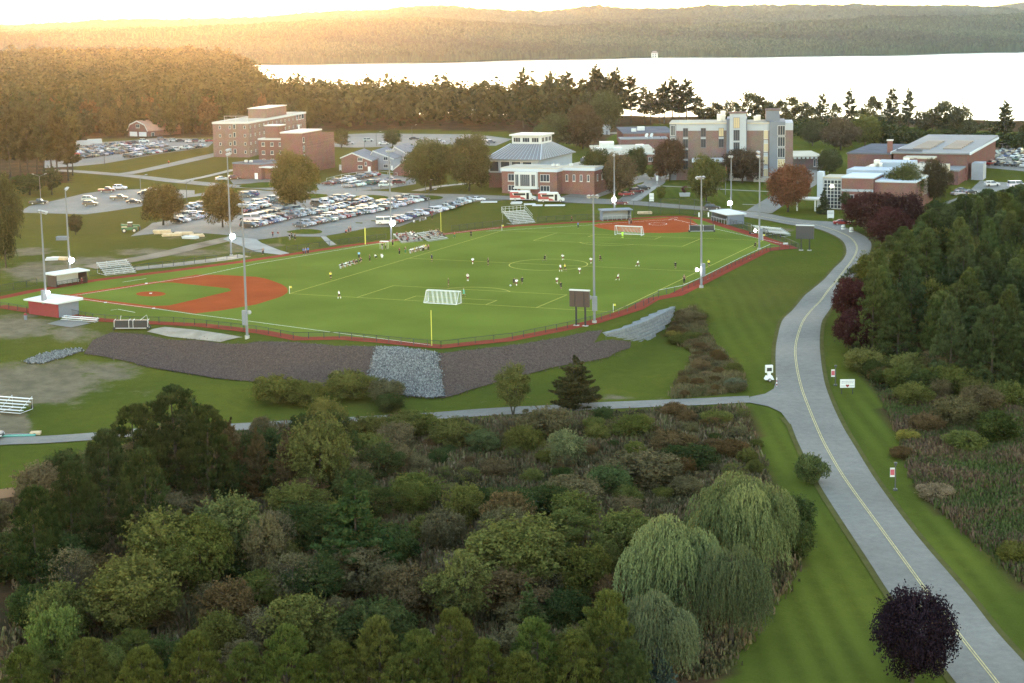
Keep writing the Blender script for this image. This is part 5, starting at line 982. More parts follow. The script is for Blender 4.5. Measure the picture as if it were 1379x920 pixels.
for k in range(4): D.win(W_+1.4+k*2.4, H-4.4, .8, 2.1, 'f', 4.5, mull=0)
D.box('entrance_doors', 'metal', W_*.34, W_*.52, -.08, -.005, -.3, 2.4)
for k in range(4): D.win(7+k*4.5, H-4.4, 1, 2.1, 'r', W_+11, mull=0)
# --- low flat roofed blocks behind
A = atY(802, 222, 628); Bq = atY(886, 222, 628); zb = 2
D = Bld('flat_roof_block', 'low flat tan roofed block with rooftop units between the hall and academic building', A, Bq, zb); W_ = D.w; H = zat(840, 206, 628)-zb
D.box('wall', 'brick', 0, W_, 0, 44, -1, H-.5); D.box('roof', 'roof_tan', -.2, W_+.2, -.2, 44.2, H-.498, H); D.box('roof_edge', 'white', -.3, W_+.3, -.32, -.21, H-.6, H+.12)
for x, y, a, b, h in ((3, 24, 5.5, 5, 2.6), (W_-7, 16, 3, 3, 2), (8, 14, 3, 2, 1.2), (-4, 10, 3, 2, 1.4)): D.box('rooftop_unit', 'metal', max(.2, x), max(.2, x)+a, y, y+b, H+.02, H+h)
for k in range(5): D.win(2+k*4.5, 1.5, 1.6, 1.6, 'f', 0)
A = atY(836, 196, 676); Bq = atY(900, 196, 676); zb = 2.2
D = Bld('dark_brick_block', 'dark brick two level block with grey roof left of the academic building', A, Bq, zb); W_ = D.w; H1 = zat(868, 187.5, 676)-zb; H2 = zat(868, 180.5, 686)-zb
D.box('lower_wall', 'brick_dark', 0, W_, 0, 14, -1, H1); D.box('lower_roof', 'roof_grey', -.2, W_+.2, -.2, 13.9, H1+.002, H1+.3); D.box('upper_wall', 'brick_dark', 2, W_+4, 14.02, 55, -1, H2); D.box('upper_roof', 'roof_dark', 1.8, W_+4.2, 14, 55.2, H2+.002, H2+.4)
D.box('rooftop_unit', 'white', 9, 12, 28, 31, H2+.41, H2+2); D.box('rooftop_unit', 'white', 6, 8, 22, 24, H2+.41, H2+1.6)
for x in (11, 13):
    mb = MB(); mb.tube([(x, 3, H1+.3), (x, 3, H1+1.5)], .1, 5); mb.tube([(x-.3, 2.6, H1+1.6), (x, 2.9, H1+1.4)], [.9, .2], 10); mb.build('satellite_dish', M['white'], D.o)
A = atY(813, 182, 800); Bq = atY(821.5, 182, 800)
D = Bld('garden_shed', 'small grey shed with pale pitched roof on the far lawn', A, Bq, A.z, 'shed'); W_ = D.w
D.box('wall', 'slate', 0, W_, 0, 4, -.5, 3.2); mb = MB(); mb.hexa([(-.3, -.3, 3.21), (W_+.3, -.3, 3.21), (W_+.3, 4.3, 3.21), (-.3, 4.3, 3.21)], [(-.3, 1.9, 5), (W_+.3, 1.9, 5), (W_+.3, 2.1, 5), (-.3, 2.1, 5)]); mb.build('roof', M['cornice'], D.o); D.box('door', 'roof_dark', W_*.35, W_*.65, -.06, -.005, -.2, 2.2)
# --- academic building
Yb = 566; zb = 2
A = atY(902, 242, Yb+3); Bq = atY(1067.5, 242, Yb-3)
D = Bld('academic_building', 'four storey brick and grey panel academic building with tall glazed stair tower', A, Bq, zb); W_ = D.w; sx = W_/(1067.5-902)
X_ = lambda px: (px-902)*sx
H = zat(945, 166.8, Yb)-zb; HT = zat(995, 151.7, Yb)-zb; HG = zat(995, 159.6, Yb)-zb
D.box('wall', 'brick_brown', X_(911), X_(978.7), 0, 17, -1, H-2.3); D.box('upper_band', 'panel_light', X_(911), X_(978.7), 0, 17, H-2.297, H); D.box('roof', 'roof_tan', X_(901.5), X_(979), -.35, 17.3, H+.003, H+.4)
D.box('corner_glazing_wall', 'panel', X_(902), X_(910.95), 0, 17, -1, H-.003)
for fl in range(4): D.win(X_(903), H-4-fl*4.2, X_(909.5)-X_(903), 3.6, 'f', 0, mull=2, sill=False)
D.box('stair_wall', 'panel', X_(978.75), X_(1005.9), -1.2, 15, -1, HG); D.box('stair_tower', 'panel_light', X_(983), X_(1005), -2.6, 3, -1, HT); D.box('stair_tower_roof', 'brick_brown', X_(983)-.3, X_(1005)+.3, -2.9, 3.3, HT+.003, HT+.35)
for fl in range(5): D.win(X_(988), HT-5-fl*4.2, X_(996.5)-X_(988), 3.7, 'f', -2.6, lit=(fl == 0), mull=2, sill=False, frame='panel')
D.box('east_wall', 'brick_brown', X_(1006), X_(1030), 0, 17, -1, H-2.4); D.box('east_band', 'panel_light', X_(1006), X_(1036), 0, 17, H-2.397, H-.1); D.box('east_roof', 'roof_tan', X_(1005), X_(1039), -.3, 17.3, H-.097, H+.3)
D.box('lit_bay', 'brick_brown', X_(1030.02), X_(1036), 0, 17, -1, H-2.403)
for fl in range(4): D.win(X_(1028.5), H-5.3-fl*4.3, 1.5, 3.0, 'f', 0, lit=True, mull=1, sill=False); D.box('spandrel', 'panel_light', X_(1028.5), X_(1028.5)+1.5, -.08, -.01, H-6.9-fl*4.3, H-5.6-fl*4.3)
D.box('grey_tower', 'panel', X_(1036.02), X_(1057), -.8, 18, -1, H+.6); D.box('tower_penthouse', 'panel', X_(1031), X_(1050), 4, 14, H+.62, H+4); D.box('penthouse_cap', 'brick_brown', X_(1031)-.2, X_(1050)+.2, 3.8, 14.2, H+4.003, H+4.4)
for fl in range(5): D.win(X_(1047), H-4-fl*3.75, 2.5, 3.3, 'f', -.8, lit=(fl == 3), mull=2, sill=False)
D.box('end_wall', 'brick_brown', X_(1057.02), X_(1067.5), -.4, 17, -1, H-2.3); D.box('end_band', 'panel_light', X_(1057.02), X_(1067.5), -.4, 17, H-2.297, H+.2)
for k, px in enumerate((920, 944, 968)):
    for fl in range(4):
        if fl >= 2 and k > 0: continue
        D.win(X_(px), H-4.3-fl*3.7, 1.75, 2.9, 'f', 0, lit=(k == 2 and fl == 0), mull=1, frame='roof_dark'); D.box('window_panel', 'panel_light', X_(px), X_(px)+1.75, -.1, -.012, H-1.39-fl*3.7, H-.85-fl*3.7)
D.box('porch_roof', 'cornice', X_(933), X_(979), -6.5, -.02, 6.4, 7.4)
for k in range(9):
    D.win(X_(933.5)+k*1.26, .3, 1.2, 5.9, 'f', -5.8, mull=0, sill=False, frame='brick')
D.box('porch_wall', 'brick_brown', X_(933.5), X_(978.5), -5.78, -.01, -1, 6.39)
D.box('steps', 'concrete', X_(1015), X_(1038), -5, -.82, -1, 1.1)
for x, y, h in ((X_(965), 8, 2.4), (X_(970), 9, 3.4), (X_(1015), 8, 1.6), (X_(1018), 9, 1.9)): D.box('rooftop_unit', 'metal', x, x+1.6, y, y+1.6, H+.42, H+.4+h)
# --- link building
A = atY(1068.5, 226, 603); Bq = atY(1108, 227, 603)
D = Bld('link_building', 'low brick link building with white overhanging roof right of the academic building', A, Bq, 2); W_ = D.w; H = zat(1088, 210, 603)-2
D.box('wall', 'brick_brown', 0, W_, .8, 24, -1, H-.6); D.box('roof', 'roof_tan', -.4, W_+.4, -.4, 26, H-.3, H); mb = MB()
for k in range(7): mb.box(k*W_/7+.2, k*W_/7+1.0, -.38, .78, H-.9, H-.303)
mb.build('roof_beams', M['white'], D.o)
for x in (W_-3.2, W_-2): D.win(x, .6, .8, 2.6, 'f', .8, mull=0)
# --- right hand brick building with glass wall and grey roof boxes
A = atY(1108, 279, 484); Bq = atY(1176, 279, 478); zb = 1
D = Bld('glass_front_building', 'brick building with white framed glass wall, entrance canopy and blue grey roof boxes', A, Bq, zb); W_ = D.w; sx = W_/68.; X_ = lambda px: (px-1108)*sx
H = zat(1120, 239.8, 483)-zb
D.box('glass_wall', 'panel_light', 0, X_(1134), 0, 9, -1, H); D.box('glass_wall_roof', 'roof_tan', -.2, X_(1134), -.2, 9, H+.003, H+.4)
mb = MB(); g = MB(); nx_ = 5; nz_ = 8; w_ = X_(1134)-.6
g.box(.3, .3+w_, -.1, -.01, 0, H-.5)
for k in range(nx_+1): mb.box(.3+w_*k/nx_-.08, .3+w_*k/nx_+.08, -.22, -.102, 0, H-.5)
for k in range(nz_+1): mb.box(.3, .3+w_, -.2, -.104, (H-.5)*k/nz_-.07, (H-.5)*k/nz_+.07)
f = mb.build('curtain_wall_frame', M['white'], D.o); g.build('pane', M['glass'], f)
mb = MB(); mb.box(1.5+.8, 2.2+.8, -.3, -.23, H-2.6, H-2); mb.build('lit_lamp', emit('lamp warm', (1, .85, .6), 6), D.o)
D.box('pylon', 'cornice', -1.6, -.02, -.6, 2, -1, H+1.9)
D.box('brick_wing', 'brick', X_(1134)+.02, X_(1176), -.8, 14, -1, H+.2); D.box('brick_wing_cap', 'cornice', X_(1134)-.1, X_(1176)+.2, -1, 14.2, H+.203, H+.6); D.box('stone_band', 'panel_light', X_(1134)-.05, X_(1176)+.1, -.9, -.803, H-3.6, H-2.9)
for px in (1142, 1153): D.win(X_(px), H-6.4, 1.9, 1.9, 'f', -.8, mull=1)
D.box('low_wing', 'brick', X_(1176)+.02, X_(1230), 1, 30, -1, H-.9); D.box('low_wing_cap', 'cornice', X_(1176)+.22, X_(1230)+.2, .8, 30.2, H-.897, H-.4)
z1 = zat(1155, 236, 494)-zb
def rbox(px0, px1, y0, y1, zt, zbm, nm): D.box(nm, 'bluebox', X_(px0), X_(px1), y0, y1, zbm, zt)
D.box('main_roof', 'roof_tan', X_(1122), X_(1230), 14.22, 60, 3, H-.2)
rbox(1124, 1186, 15, 26, zat(1155, 227, 498)-zb, H-.19, 'roof_box'); rbox(1145, 1196, 34, 44, zat(1170, 216, 517)-zb, H-.19, 'roof_box')
D.box('roof_box_end', 'white', X_(1186)+.01, X_(1187)+.2, 15, 26, H-.19, zat(1155, 227, 498)-zb-.1)
for px, y, h in ((1147, 32, 3), (1151, 32, 2), (1175, 47, 2.4), (1143, 30, 1.6)): D.box('rooftop_unit', 'metal', X_(px), X_(px)+1.6, y-2, y-.2, H-.19, H+h)
mb = MB(); mb.tube([(X_(1186), 50, H+.8), (X_(1190), 50, H+.8)], 1.4, 12); mb.build('roof_fan', M['brick'], D.o)
mb = MB(); mb.box(-6.5, 1, -7, -1.2, 2.9, 3.3); mb.build('canopy', M['white'], D.o); mb = MB(); mb.box(-.9, -.5, -6.6, -6.2, -1, 2.9); mb.build('canopy_post', M['white'], D.o); mb = MB(); mb.box(-6.2, -5.8, -6.6, -6.2, -1, 2.9); mb.build('canopy_post', M['white'], D.o)
# --- gymnasium
zb = 1
A = at(1203, 204, 10.4); Bq = Vector((A.x+24.6*.92, A.y-24.6*.39))
D = Bld('gymnasium', 'brick gymnasium with broad grey roof carrying two ribbed skylight fields', A, Bq, zb); W_ = D.w; H = 10.4-zb; dp = 77
D.box('wall', 'brick_dark', 0, W_, 0, dp, -1, H-.6)
mb = MB(); mb.hexa([(-.5, -.8, H-.58), (W_+.8, -.8, H-.58), (W_+.8, dp+.5, H+.2), (-.5, dp+.5, H+.2)], [(-.5, -.8, H-.1), (W_+.8, -.8, H-.1), (W_+.8, dp+.5, H+.75), (-.5, dp+.5, H+.75)]); r = mb.build('roof', M['roof_grey'], D.o)
D.box('roof_edge', 'cornice', W_+.82, W_+1.1, -.9, dp+.6, H-.7, H+.1); D.box('roof_edge', 'cornice', -.8, -.52, -.9, dp+.6, H-.7, H+.1)
for x0, y0 in ((4.5, 12), (14.5, 14)):
    mb = MB()
    for k in range(7): y = y0+k*5; z = H-.1+.85*(y/dp); mb.box(x0, x0+6, y, y+2.6, z+.02, z+.5)
    mb.build('skylight', M['sky_rib'], D.o)
D.box('west_block', 'brick_dark', 5, 14.5, -8, -.02, -1, H-1.6); D.box('west_roof', 'roof_tan', 4.7, 14.8, -8.3, -.81, H-1.597, H-1.1); D.box('west_upper', 'brick_dark', -16, -.9, 2, 46, -1, H-1.2); D.box('west_upper_roof', 'roof_dark', -16.3, -.91, 1.7, 46.2, H-1.197, H-.7)
D.box('chimney', 'brick', -2.8, -1.2, 4, 5.6, H-.69, H+3.4); D.box('chimney_cap', 'white', -3, -1, 3.8, 5.8, H+3.403, H+3.8); D.box('roof_plant', 'roof_dark', .5, 9, 3, 5, H-.05, H+.7)
for k in range(4): D.win(6+k*2.1, H-3.4, 1.5, .8, 'f', -8, mull=0, sill=False)
D.box('front_wing', 'brick_dark', 15, W_-.5, -17, -.02, -1, 4.6); D.box('front_wing_roof', 'roof_grey', 14.8, W_-.2, -17.3, -.81, 4.603, 5.1); D.box('side_stair', 'slate', W_+1.2, W_+5, 2, 10, -1, 5.8)
# --- red barn
A = atY(172.5, 186.5, 835); Bq = atY(200, 186, 828)
D = Bld('gambrel_barn', 'red brown barn with gambrel roof and two white doors behind the far car park', A, Bq, A.z, 'barn'); W_ = D.w; zr = lambda py: zat(186, py, 830)-D.zb
pr = [(0, -.5), (W_, -.5), (W_, zr(176.5)), (W_*.86, zr(168)), (W_*.5, zr(163)), (W_*.14, zr(168)), (0, zr(176.5))]
mb = MB(); k = len(pr); mb.v = [(x, 0, z) for x, z in pr]+[(x, 24, z) for x, z in pr]; mb.f = [tuple(range(k)), tuple(reversed(range(k, 2*k)))]+[(i, (i+1) % k, k+(i+1) % k, k+i) for i in range(k)]; mb.mi = [0]*len(mb.f); mb.build('wall', M['brick'], D.o)
mb = MB(); rp = [pr[2], pr[3], pr[4], pr[5], pr[6]]
for (x0, z0), (x1, z1) in zip(rp[:-1], rp[1:]): mb.hexa([(x0, -.5, z0+.03), (x1, -.5, z1+.03), (x1, 24.5, z1+.03), (x0, 24.5, z0+.03)], [(x0, -.5, z0+.35), (x1, -.5, z1+.35), (x1, 24.5, z1+.35), (x0, 24.5, z0+.35)])
r = mb.build('roof', mat('barn roof', (.3, .17, .13), .9, noise=.1, nscale=.5), D.o); mb = MB()
for (x0, z0), (x1, z1) in zip(rp[:-1], rp[1:]): mb.hexa([(x0, -.62, z0-.25), (x1, -.62, z1-.25), (x1, -.51, z1-.25), (x0, -.51, z0-.25)], [(x0, -.62, z0+.36), (x1, -.62, z1+.36), (x1, -.51, z1+.36), (x0, -.51, z0+.36)])
mb.build('bargeboard', M['white'], r)
for x in (.1, .55): D.box('barn_door', 'door', W_*x, W_*(x+.36), -.09, -.005, -.3, zr(177.5))
D.win(W_*.42, zr(172), W_*.17, zr(167)-zr(172), 'f', 0, mull=1); D.win(2, 1.2, 2.2, 2, 'r', W_, mull=1)
# --- white house on the far shore
A = atY(877.5, 80, 3400); Bq = atY(886, 80, 3400)
D = Bld('white_lake_house', 'tiny white house standing at the water on the far shore', A, Bq, -18, 'house'); W_ = D.w; h_ = 9
D.box('wall', 'white', 0, W_, 0, 9, -1, h_+1); mb = MB(); mb.hexa([(-.6, -.6, h_+1.01), (W_+.6, -.6, h_+1.01), (W_+.6, 9.6, h_+1.01), (-.6, 9.6, h_+1.01)], [(3, 4, h_+5), (W_-3, 4, h_+5), (W_-3, 5, h_+5), (3, 5, h_+5)]); mb.build('roof', M['roof_grey'], D.o)
for x in (2, 7): D.win(x, 2, 2, 3, 'f', 0, mull=0); D.win(x, 6.4, 2, 2.4, 'f', 0, mull=0)
# ------------------------------------------------------------------ vehicles
M['paint'] = objcol('car paint', .5, .3, .1); M['tyre'] = mat('tyre', (.02, .02, .02), .8); M['carglass'] = mat('car glass', (.015, .018, .022), .2, spec=.5); M['rim'] = mat('rim', (.35, .35, .36), .35, metal=.7); M['lamp_r'] = mat('tail lamp', (.35, .02, .02), .3); M['lamp_w'] = mat('head lamp', (.7, .7, .7), .2)
CARDEF = {  # length, width, belt height, roof height, outline of the lower body, greenhouse (x0 base, x1 base, x0 roof, x1 roof)
    'sedan': (4.7, 1.8, .92, 1.45, [(-2.35, .3), (-2.35, .85), (-2.2, .98), (-1.3, 1.02), (1.0, .95), (2.15, .8), (2.35, .62), (2.35, .3)], (-1.75, 1.05, -1.0, .25)),
    'hatchback': (4.2, 1.75, .95, 1.5, [(-2.1, .3), (-2.1, .95), (-1.95, 1.02), (.95, .98), (1.95, .82), (2.1, .62), (2.1, .3)], (-2.0, 1.1, -1.55, .3)),
    'suv': (4.7, 1.88, 1.08, 1.75, [(-2.35, .35), (-2.35, 1.05), (-2.25, 1.14), (1.0, 1.1), (2.1, .98), (2.35, .78), (2.35, .35)], (-2.25, 1.15, -1.85, .45)),
    'pickup': (5.7, 1.95, 1.1, 1.85, [(-2.85, .4), (-2.85, 1.08), (-.75, 1.08), (-.7, 1.14), (1.35, 1.12), (2.6, 1.02), (2.85, .85), (2.85, .4)], (-.75, 1.45, -.55, .8)),
    'minivan': (5.0, 1.9, 1.1, 1.78, [(-2.5, .3), (-2.5, 1.05), (-2.4, 1.14), (1.4, 1.05), (2.3, .88), (2.5, .65), (2.5, .3)], (-2.4, 1.8, -2.1, .95)),
    'van': (5.6, 2.0, 1.25, 2.15, [(-2.8, .35), (-2.8, 1.2), (-2.75, 1.28), (1.9, 1.25), (2.65, 1.05), (2.8, .8), (2.8, .35)], (-2.75, 2.05, -2.65, 1.45))}
def body_parts(kind):
    L, W, hb, hr, prof, (g0, g1, r0, r1) = CARDEF[kind]; w = W/2; k = len(prof)
    b = MB(); ins = .94
    def P(s): return [(x, s*w*(1 if z < hb-.05 else ins), z) for x, z in prof]
    A, Bm = P(-1), P(1); b.v = A+Bm; b.f = [tuple(range(k)), tuple(reversed(range(k, 2*k)))]+[(i, k+i, k+(i+1) % k, (i+1) % k) for i in range(k)]; b.mi = [0]*len(b.f)
    zb = min(z for x, z in prof if z > hb-.16 and g0-.2 < x < g1+.2)-.02; rw = w*.74
    b.hexa([(r0-.05, -rw, hr-.07), (r1+.05, -rw, hr-.07), (r1+.05, rw, hr-.07), (r0-.05, rw, hr-.07)], [(r0+.05, -rw+.08, hr), (r1-.1, -rw+.08, hr), (r1-.1, rw-.08, hr), (r0+.05, rw-.08, hr)])
    for s in (-1, 1):   # door pillars
        for x, xr in ((g0+(g1-g0)*.46, r0+(r1-r0)*.46),): b.hexa([(x-.06, s*w*.93, zb), (x+.06, s*w*.93, zb), (x+.06, s*w*.9, zb), (x-.06, s*w*.9, zb)], [(xr-.06, s*rw*1.02, hr-.06), (xr+.06, s*rw*1.02, hr-.06), (xr+.06, s*rw*.96, hr-.06), (xr-.06, s*rw*.96, hr-.06)])
    g = MB(); gw = w*.9; g.hexa([(g0, -gw, zb), (g1, -gw, zb), (g1, gw, zb), (g0, gw, zb)], [(r0, -rw+.01, hr-.08), (r1, -rw+.01, hr-.08), (r1, rw-.01, hr-.08), (r0, rw-.01, hr-.08)])
    wx = (L*.3, -L*.3); wr = .33 if kind in ('sedan', 'hatchback') else .38
    return b, g, wx, wr, w
def wheel_mb(x, y, r):
    m = MB(); s = 1 if y > 0 else -1; n = 12
    for a, q, mi in ((r, .2, 0), (r*.6, .215, 1)):
        k = len(m.v)
        for yy in (y-s*.2, y-s*.2+s*q):
            for i in range(n): t = 2*math.pi*i/n; m.v.append((x+a*math.cos(t), yy, r+a*math.sin(t)))
        m.f += [tuple(k+i for i in range(n)), tuple(k+n+i for i in reversed(range(n)))]+[(k+i, k+(i+1) % n, k+n+(i+1) % n, k+n+i) for i in range(n)]; m.mi += [mi]*(n+2)
    return m
CARM = {}
for kd in CARDEF:
    b, g, wx, wr, w = body_parts(kd); L = CARDEF[kd][0]
    tl = MB(); hl = MB()
    for s in (-1, 1): tl.box(-L/2-.02, -L/2+.1, s*w*.88-.16, s*w*.88+.16, .75, .95); hl.box(L/2-.14, L/2+.02, s*w*.8-.2, s*w*.8+.2, .58, .72)
    far = MB(); far.v = list(b.v); far.f = list(b.f); far.mi = list(b.mi)
    def addm(src, mi):
        k = len(far.v); far.v += src.v; far.f += [tuple(k+i for i in f) for f in src.f]; far.mi += [mi if src.mi[j] == 0 else 2 for j in range(len(src.f))]
    addm(g, 1); wheels = [wheel_mb(x, s*w, wr) for x in wx for s in (-1, 1)]
    for q in wheels: addm(q, 2)
    CARM[kd] = (b.mesh('body', M['paint']), g.mesh('windows', M['carglass']), [q.mesh('wheel', [M['tyre'], M['rim']]) for q in wheels], tl.mesh('tail_light', M['lamp_r']), hl.mesh('headlight', M['lamp_w']), far.mesh('car', [M['paint'], M['carglass'], M['tyre']]))
COLS = {'white': (.42, .42, .42), 'silver': (.24, .245, .255), 'black': (.012, .012, .014), 'grey': (.08, .082, .085), 'red': (.17, .014, .014), 'blue': (.02, .04, .11), 'dark red': (.075, .013, .015), 'green': (.03, .07, .045), 'tan': (.28, .23, .16), 'brown': (.09, .055, .04)}
def car(kind, col, loc, ang, label, near=True, group=None):
    b, g, ws, tl, hl, far = CARM[kind]; z = float(hz(loc[0], loc[1]))+.07; c = (*[k*R.uniform(.9, 1.1) for k in COLS[col]], 1); nm = {'suv': 'suv', 'van': 'van'}.get(kind, kind)
    nm = 'parked_'+{'suv': 'suv', 'hatchback': 'hatchback', 'sedan': 'sedan', 'pickup': 'pickup_truck', 'minivan': 'minivan', 'van': 'van'}[kind]
    cat = {'pickup': 'pickup truck', 'van': 'van', 'suv': 'suv'}.get(kind, 'car')
    if near:
        o = empty(nm, (loc[0], loc[1], z), ang); q = link('body', b, o); q.color = c; link('windows', g, o)
        for m in ws: link('wheel', m, o)
        link('tail_lights', tl, o); link('headlights', hl, o)
    else: o = link(nm, far, None, (loc[0], loc[1], z), ang); o.color = c
    tag(o, label, cat, group); return o
KW = ['sedan', 'suv', 'suv', 'hatchback', 'sedan', 'suv', 'pickup', 'minivan']; CW = ['white']*5+['silver']*5+['black']*5+['grey']*4+['red', 'blue', 'dark red', 'blue', 'green', 'tan', 'brown']
def row(a, b, where, near=True, sp=2.75, fill=.96, flip=.3, perp=True, group='cars in the main car park', skip=()):
    A = gnd(*a).to_2d(); Bp = gnd(*b).to_2d(); d = Bp-A; n = max(1, int(d.length/sp)); d.normalize(); k = 0; items = []
    for i in range(n+1):
        if R.random() > fill or i in skip: continue
        p = A+d*(sp*i)+Vector((R.uniform(-.15, .15), R.uniform(-.15, .15))); items.append(p)
    items.sort(key=lambda p: px_of((p.x, p.y, 1))[0])
    pe = math.atan2(-d.x, d.y)
    for i, p in enumerate(items):
        kd = R.choice(KW); c = R.choice(CW); car(kd, c, p, pe+(math.pi if R.random() < flip else 0)+R.uniform(-.03, .03), '%s %s, %s from left in the %s' % (c, {'suv': 'SUV', 'pickup': 'pickup'}.get(kd, kd), nth(i), where), near, group)
row((532, 300), (633, 271.2), 'row along the grass bank', flip=.2)
row((406, 305.5), (566, 270), 'front half of the double row nearest pitch')
row((437, 296), (545, 268), 'back half of the double row nearest pitch')
row((335, 306.5), (497, 269.2), 'front half of the middle double row')
row((333, 297.5), (470, 266), 'back half of the middle double row', skip=(11, 12, 13, 14))
row((320, 287), (375, 273), 'front half of the back double row', fill=.9)
row((335, 278.5), (372, 268.8), 'back half of the back double row', fill=.9)
row((331, 265.5), (346, 262.5), 'short row behind back double row', sp=3.1)
row((240, 300.5), (276, 291.5), 'short row between the two round trees', fill=.9); row((250, 284), (268, 278.5), 'back row behind the round tree by the vans', sp=3.2)
row((470, 252), (530, 243.2), 'front row below the town houses', group='cars below the town houses'); row((437, 250), (507, 236.2), 'back row below the town houses', group='cars below the town houses', fill=.85)
for px, py, kd, c, rz, lab in ((519, 251.5, 'suv', 'white', .05, 'white SUV alone in front of the town house car park'), (537, 248, 'suv', 'dark red', .2, 'dark red SUV at the right end of the town house car park'), (52, 275, 'pickup', 'black', .05, 'black pickup alone by the kerb of the small left car park'), (120, 270.5, 'suv', 'silver', .1, 'silver SUV side by side with a brown one in the small left car park'), (122, 277, 'suv', 'brown', .05, 'brown SUV in front of the silver one in the small left car park'), (144, 258.5, 'pickup', 'dark red', .1, 'dark red pickup at the back of the small left car park'), (161.5, 255, 'suv', 'white', -.2, 'white SUV behind the dark red pickup'), (160.5, 269, 'pickup', 'brown', .05, 'brown pickup in the middle of the small left car park'), (180.5, 274, 'sedan', 'black', .05, 'black sedan near the front edge of the small left car park'), (195, 262.5, 'sedan', 'black', .25, 'black sedan beside the street lamp of the small left car park'), (204, 258.5, 'sedan', 'white', .2, 'white sedan at the right edge of the small left car park'),
                              (299, 242.5, 'sedan', 'silver', .2, 'silver sedan in front of the brick annex, left of three'), (315, 241, 'hatchback', 'dark red', .3, 'dark red hatchback in front of the brick annex, middle of three'), (323, 238.7, 'sedan', 'grey', .4, 'grey sedan in front of the brick annex, right of three'), (959, 282.3, 'suv', 'black', -.2, 'black SUV driving on the road behind the right dugout'), (1134, 302.5, 'sedan', 'red', -.1, 'red sedan coming out of the dark maples onto the road'), (866, 256, 'suv', 'black', .35, 'black SUV parked on the side street by the lawn, right of three'), (857, 260, 'suv', 'dark red', .35, 'dark red SUV parked on the side street by the lawn, middle of three'), (843.5, 263.5, 'sedan', 'red', .4, 'red sedan parked under the grey leaved tree'), (835, 275.5, 'sedan', 'dark red', 0, 'dark red sedan on the road beside the lit pole'), (563, 269, 'suv', 'red', 1.2, 'red SUV with lit brake lights at the exit of the main car park'), (643, 270.5, 'sedan', 'white', .2, 'white sedan at the right end of the grass bank'), (520, 302, 'van', 'white', .1, 'white van by the lit pole at the lower edge of the main car park')):
    car(kd, c, gnd(px, py), rz, lab)
for px, py, lab in ((258, 293.5, 'white passenger van between the two round trees'), (341, 298, 'white passenger van in the left part of the middle double row'), (317, 281.5, 'tan minibus at the left end of the back double row')):
    car('van', 'white' if 'white' in lab else 'tan', gnd(px, py), .2, lab)
for a, b, wh in (((160, 214), (180, 210.8), 'front left row of far upper car park'), ((184, 209.8), (275, 197.3), 'front row of far upper car park'), ((112, 213), (180, 204.5), 'second row of far upper car park'), ((182, 202.5), (222, 197), 'second right row of far upper car park'), ((116, 206.5), (190, 197.5), 'third row of far upper car park'), ((112, 202), (175, 194.5), 'fourth row of far upper car park'), ((185, 200), (216, 194.5), 'fifth row of far upper car park'), ((100, 209), (112, 206), 'short row beside the tall pines')):
    row(a, b, wh, False, 2.9, .88, group='cars in the far upper car park')
for px, py, c in ((218, 189), (235, 190.8), (241, 190.8), (256, 191.6), (263, 191.4), (272, 191.2), (280, 191), (194, 191.6), (181, 193)) and [(218, 189, 'grey'), (234, 190.8, 'silver'), (243, 190.9, 'black'), (256, 191.6, 'white'), (265, 191.4, 'dark red'), (274, 191.2, 'silver'), (283, 191, 'red'), (194, 191.6, 'white'), (181, 193, 'black')]:
    car(R.choice(['sedan', 'suv']), c, gnd(px, py), .2, '%s car at the back of the far upper lot, %s' % (c, 'near the barn' if px < 230 else '%s from right' % nth([283, 274, 265, 256, 243, 234].index(px))), False, 'cars in the far upper car park')
for px, py, kd, c, lab in ((496, 190.5, 'suv', 'silver', 'silver SUV alone in the far car park between two round trees'), (517, 194.5, 'sedan', 'white', 'white car partly hidden by the right round tree of the far car park'), (557.5, 188, 'sedan', 'black', 'black car alone in the far car park above the town houses'), (593, 192, 'sedan', 'white', 'white car behind the big dark trees'), (470, 194, 'sedan', 'silver', 'silver car behind the left round tree of the far car park'), (655, 190, 'sedan', 'white', 'white car left of the cupola'), (661, 192.5, 'sedan', 'grey', 'grey car left of the cupola, right of the white one')):
    car(kd, c, gnd(px, py), .1, lab, False)
for i, (a, b) in enumerate((((1334, 222), (1400, 226)), ((1338, 214.5), (1400, 218)), ((1334, 211), (1400, 214)), ((1352, 207.5), (1400, 209.5)), ((1350, 204.5), (1400, 206)))):
    row(a, b, '%s row right of the gymnasium' % nth(i), False, 3.4, .9, group='cars right of the gymnasium')
for px, py, kd, c, lab in ((1336, 250.5, 'suv', 'white', 'white SUV on the lower lot behind the plantation, left'), (1369, 252, 'van', 'white', 'white van on the lower lot behind the plantation, right'), (1290, 262.5, 'sedan', 'silver', 'silver sedan at the plantation corner, left of three'), (1295, 258.5, 'sedan', 'grey', 'grey sedan at the plantation corner, middle of three'), (1306, 261, 'sedan', 'black', 'black sedan at the plantation corner, right of three'), (1334, 206.5, 'van', 'white', 'white box van at the back of the gymnasium car park'), (1351, 200, 'van', 'silver', 'silver van at the far end of the gymnasium car park')):
    car(kd, c, gnd(px, py), .1 if px > 1310 else .5, lab, px < 1310)
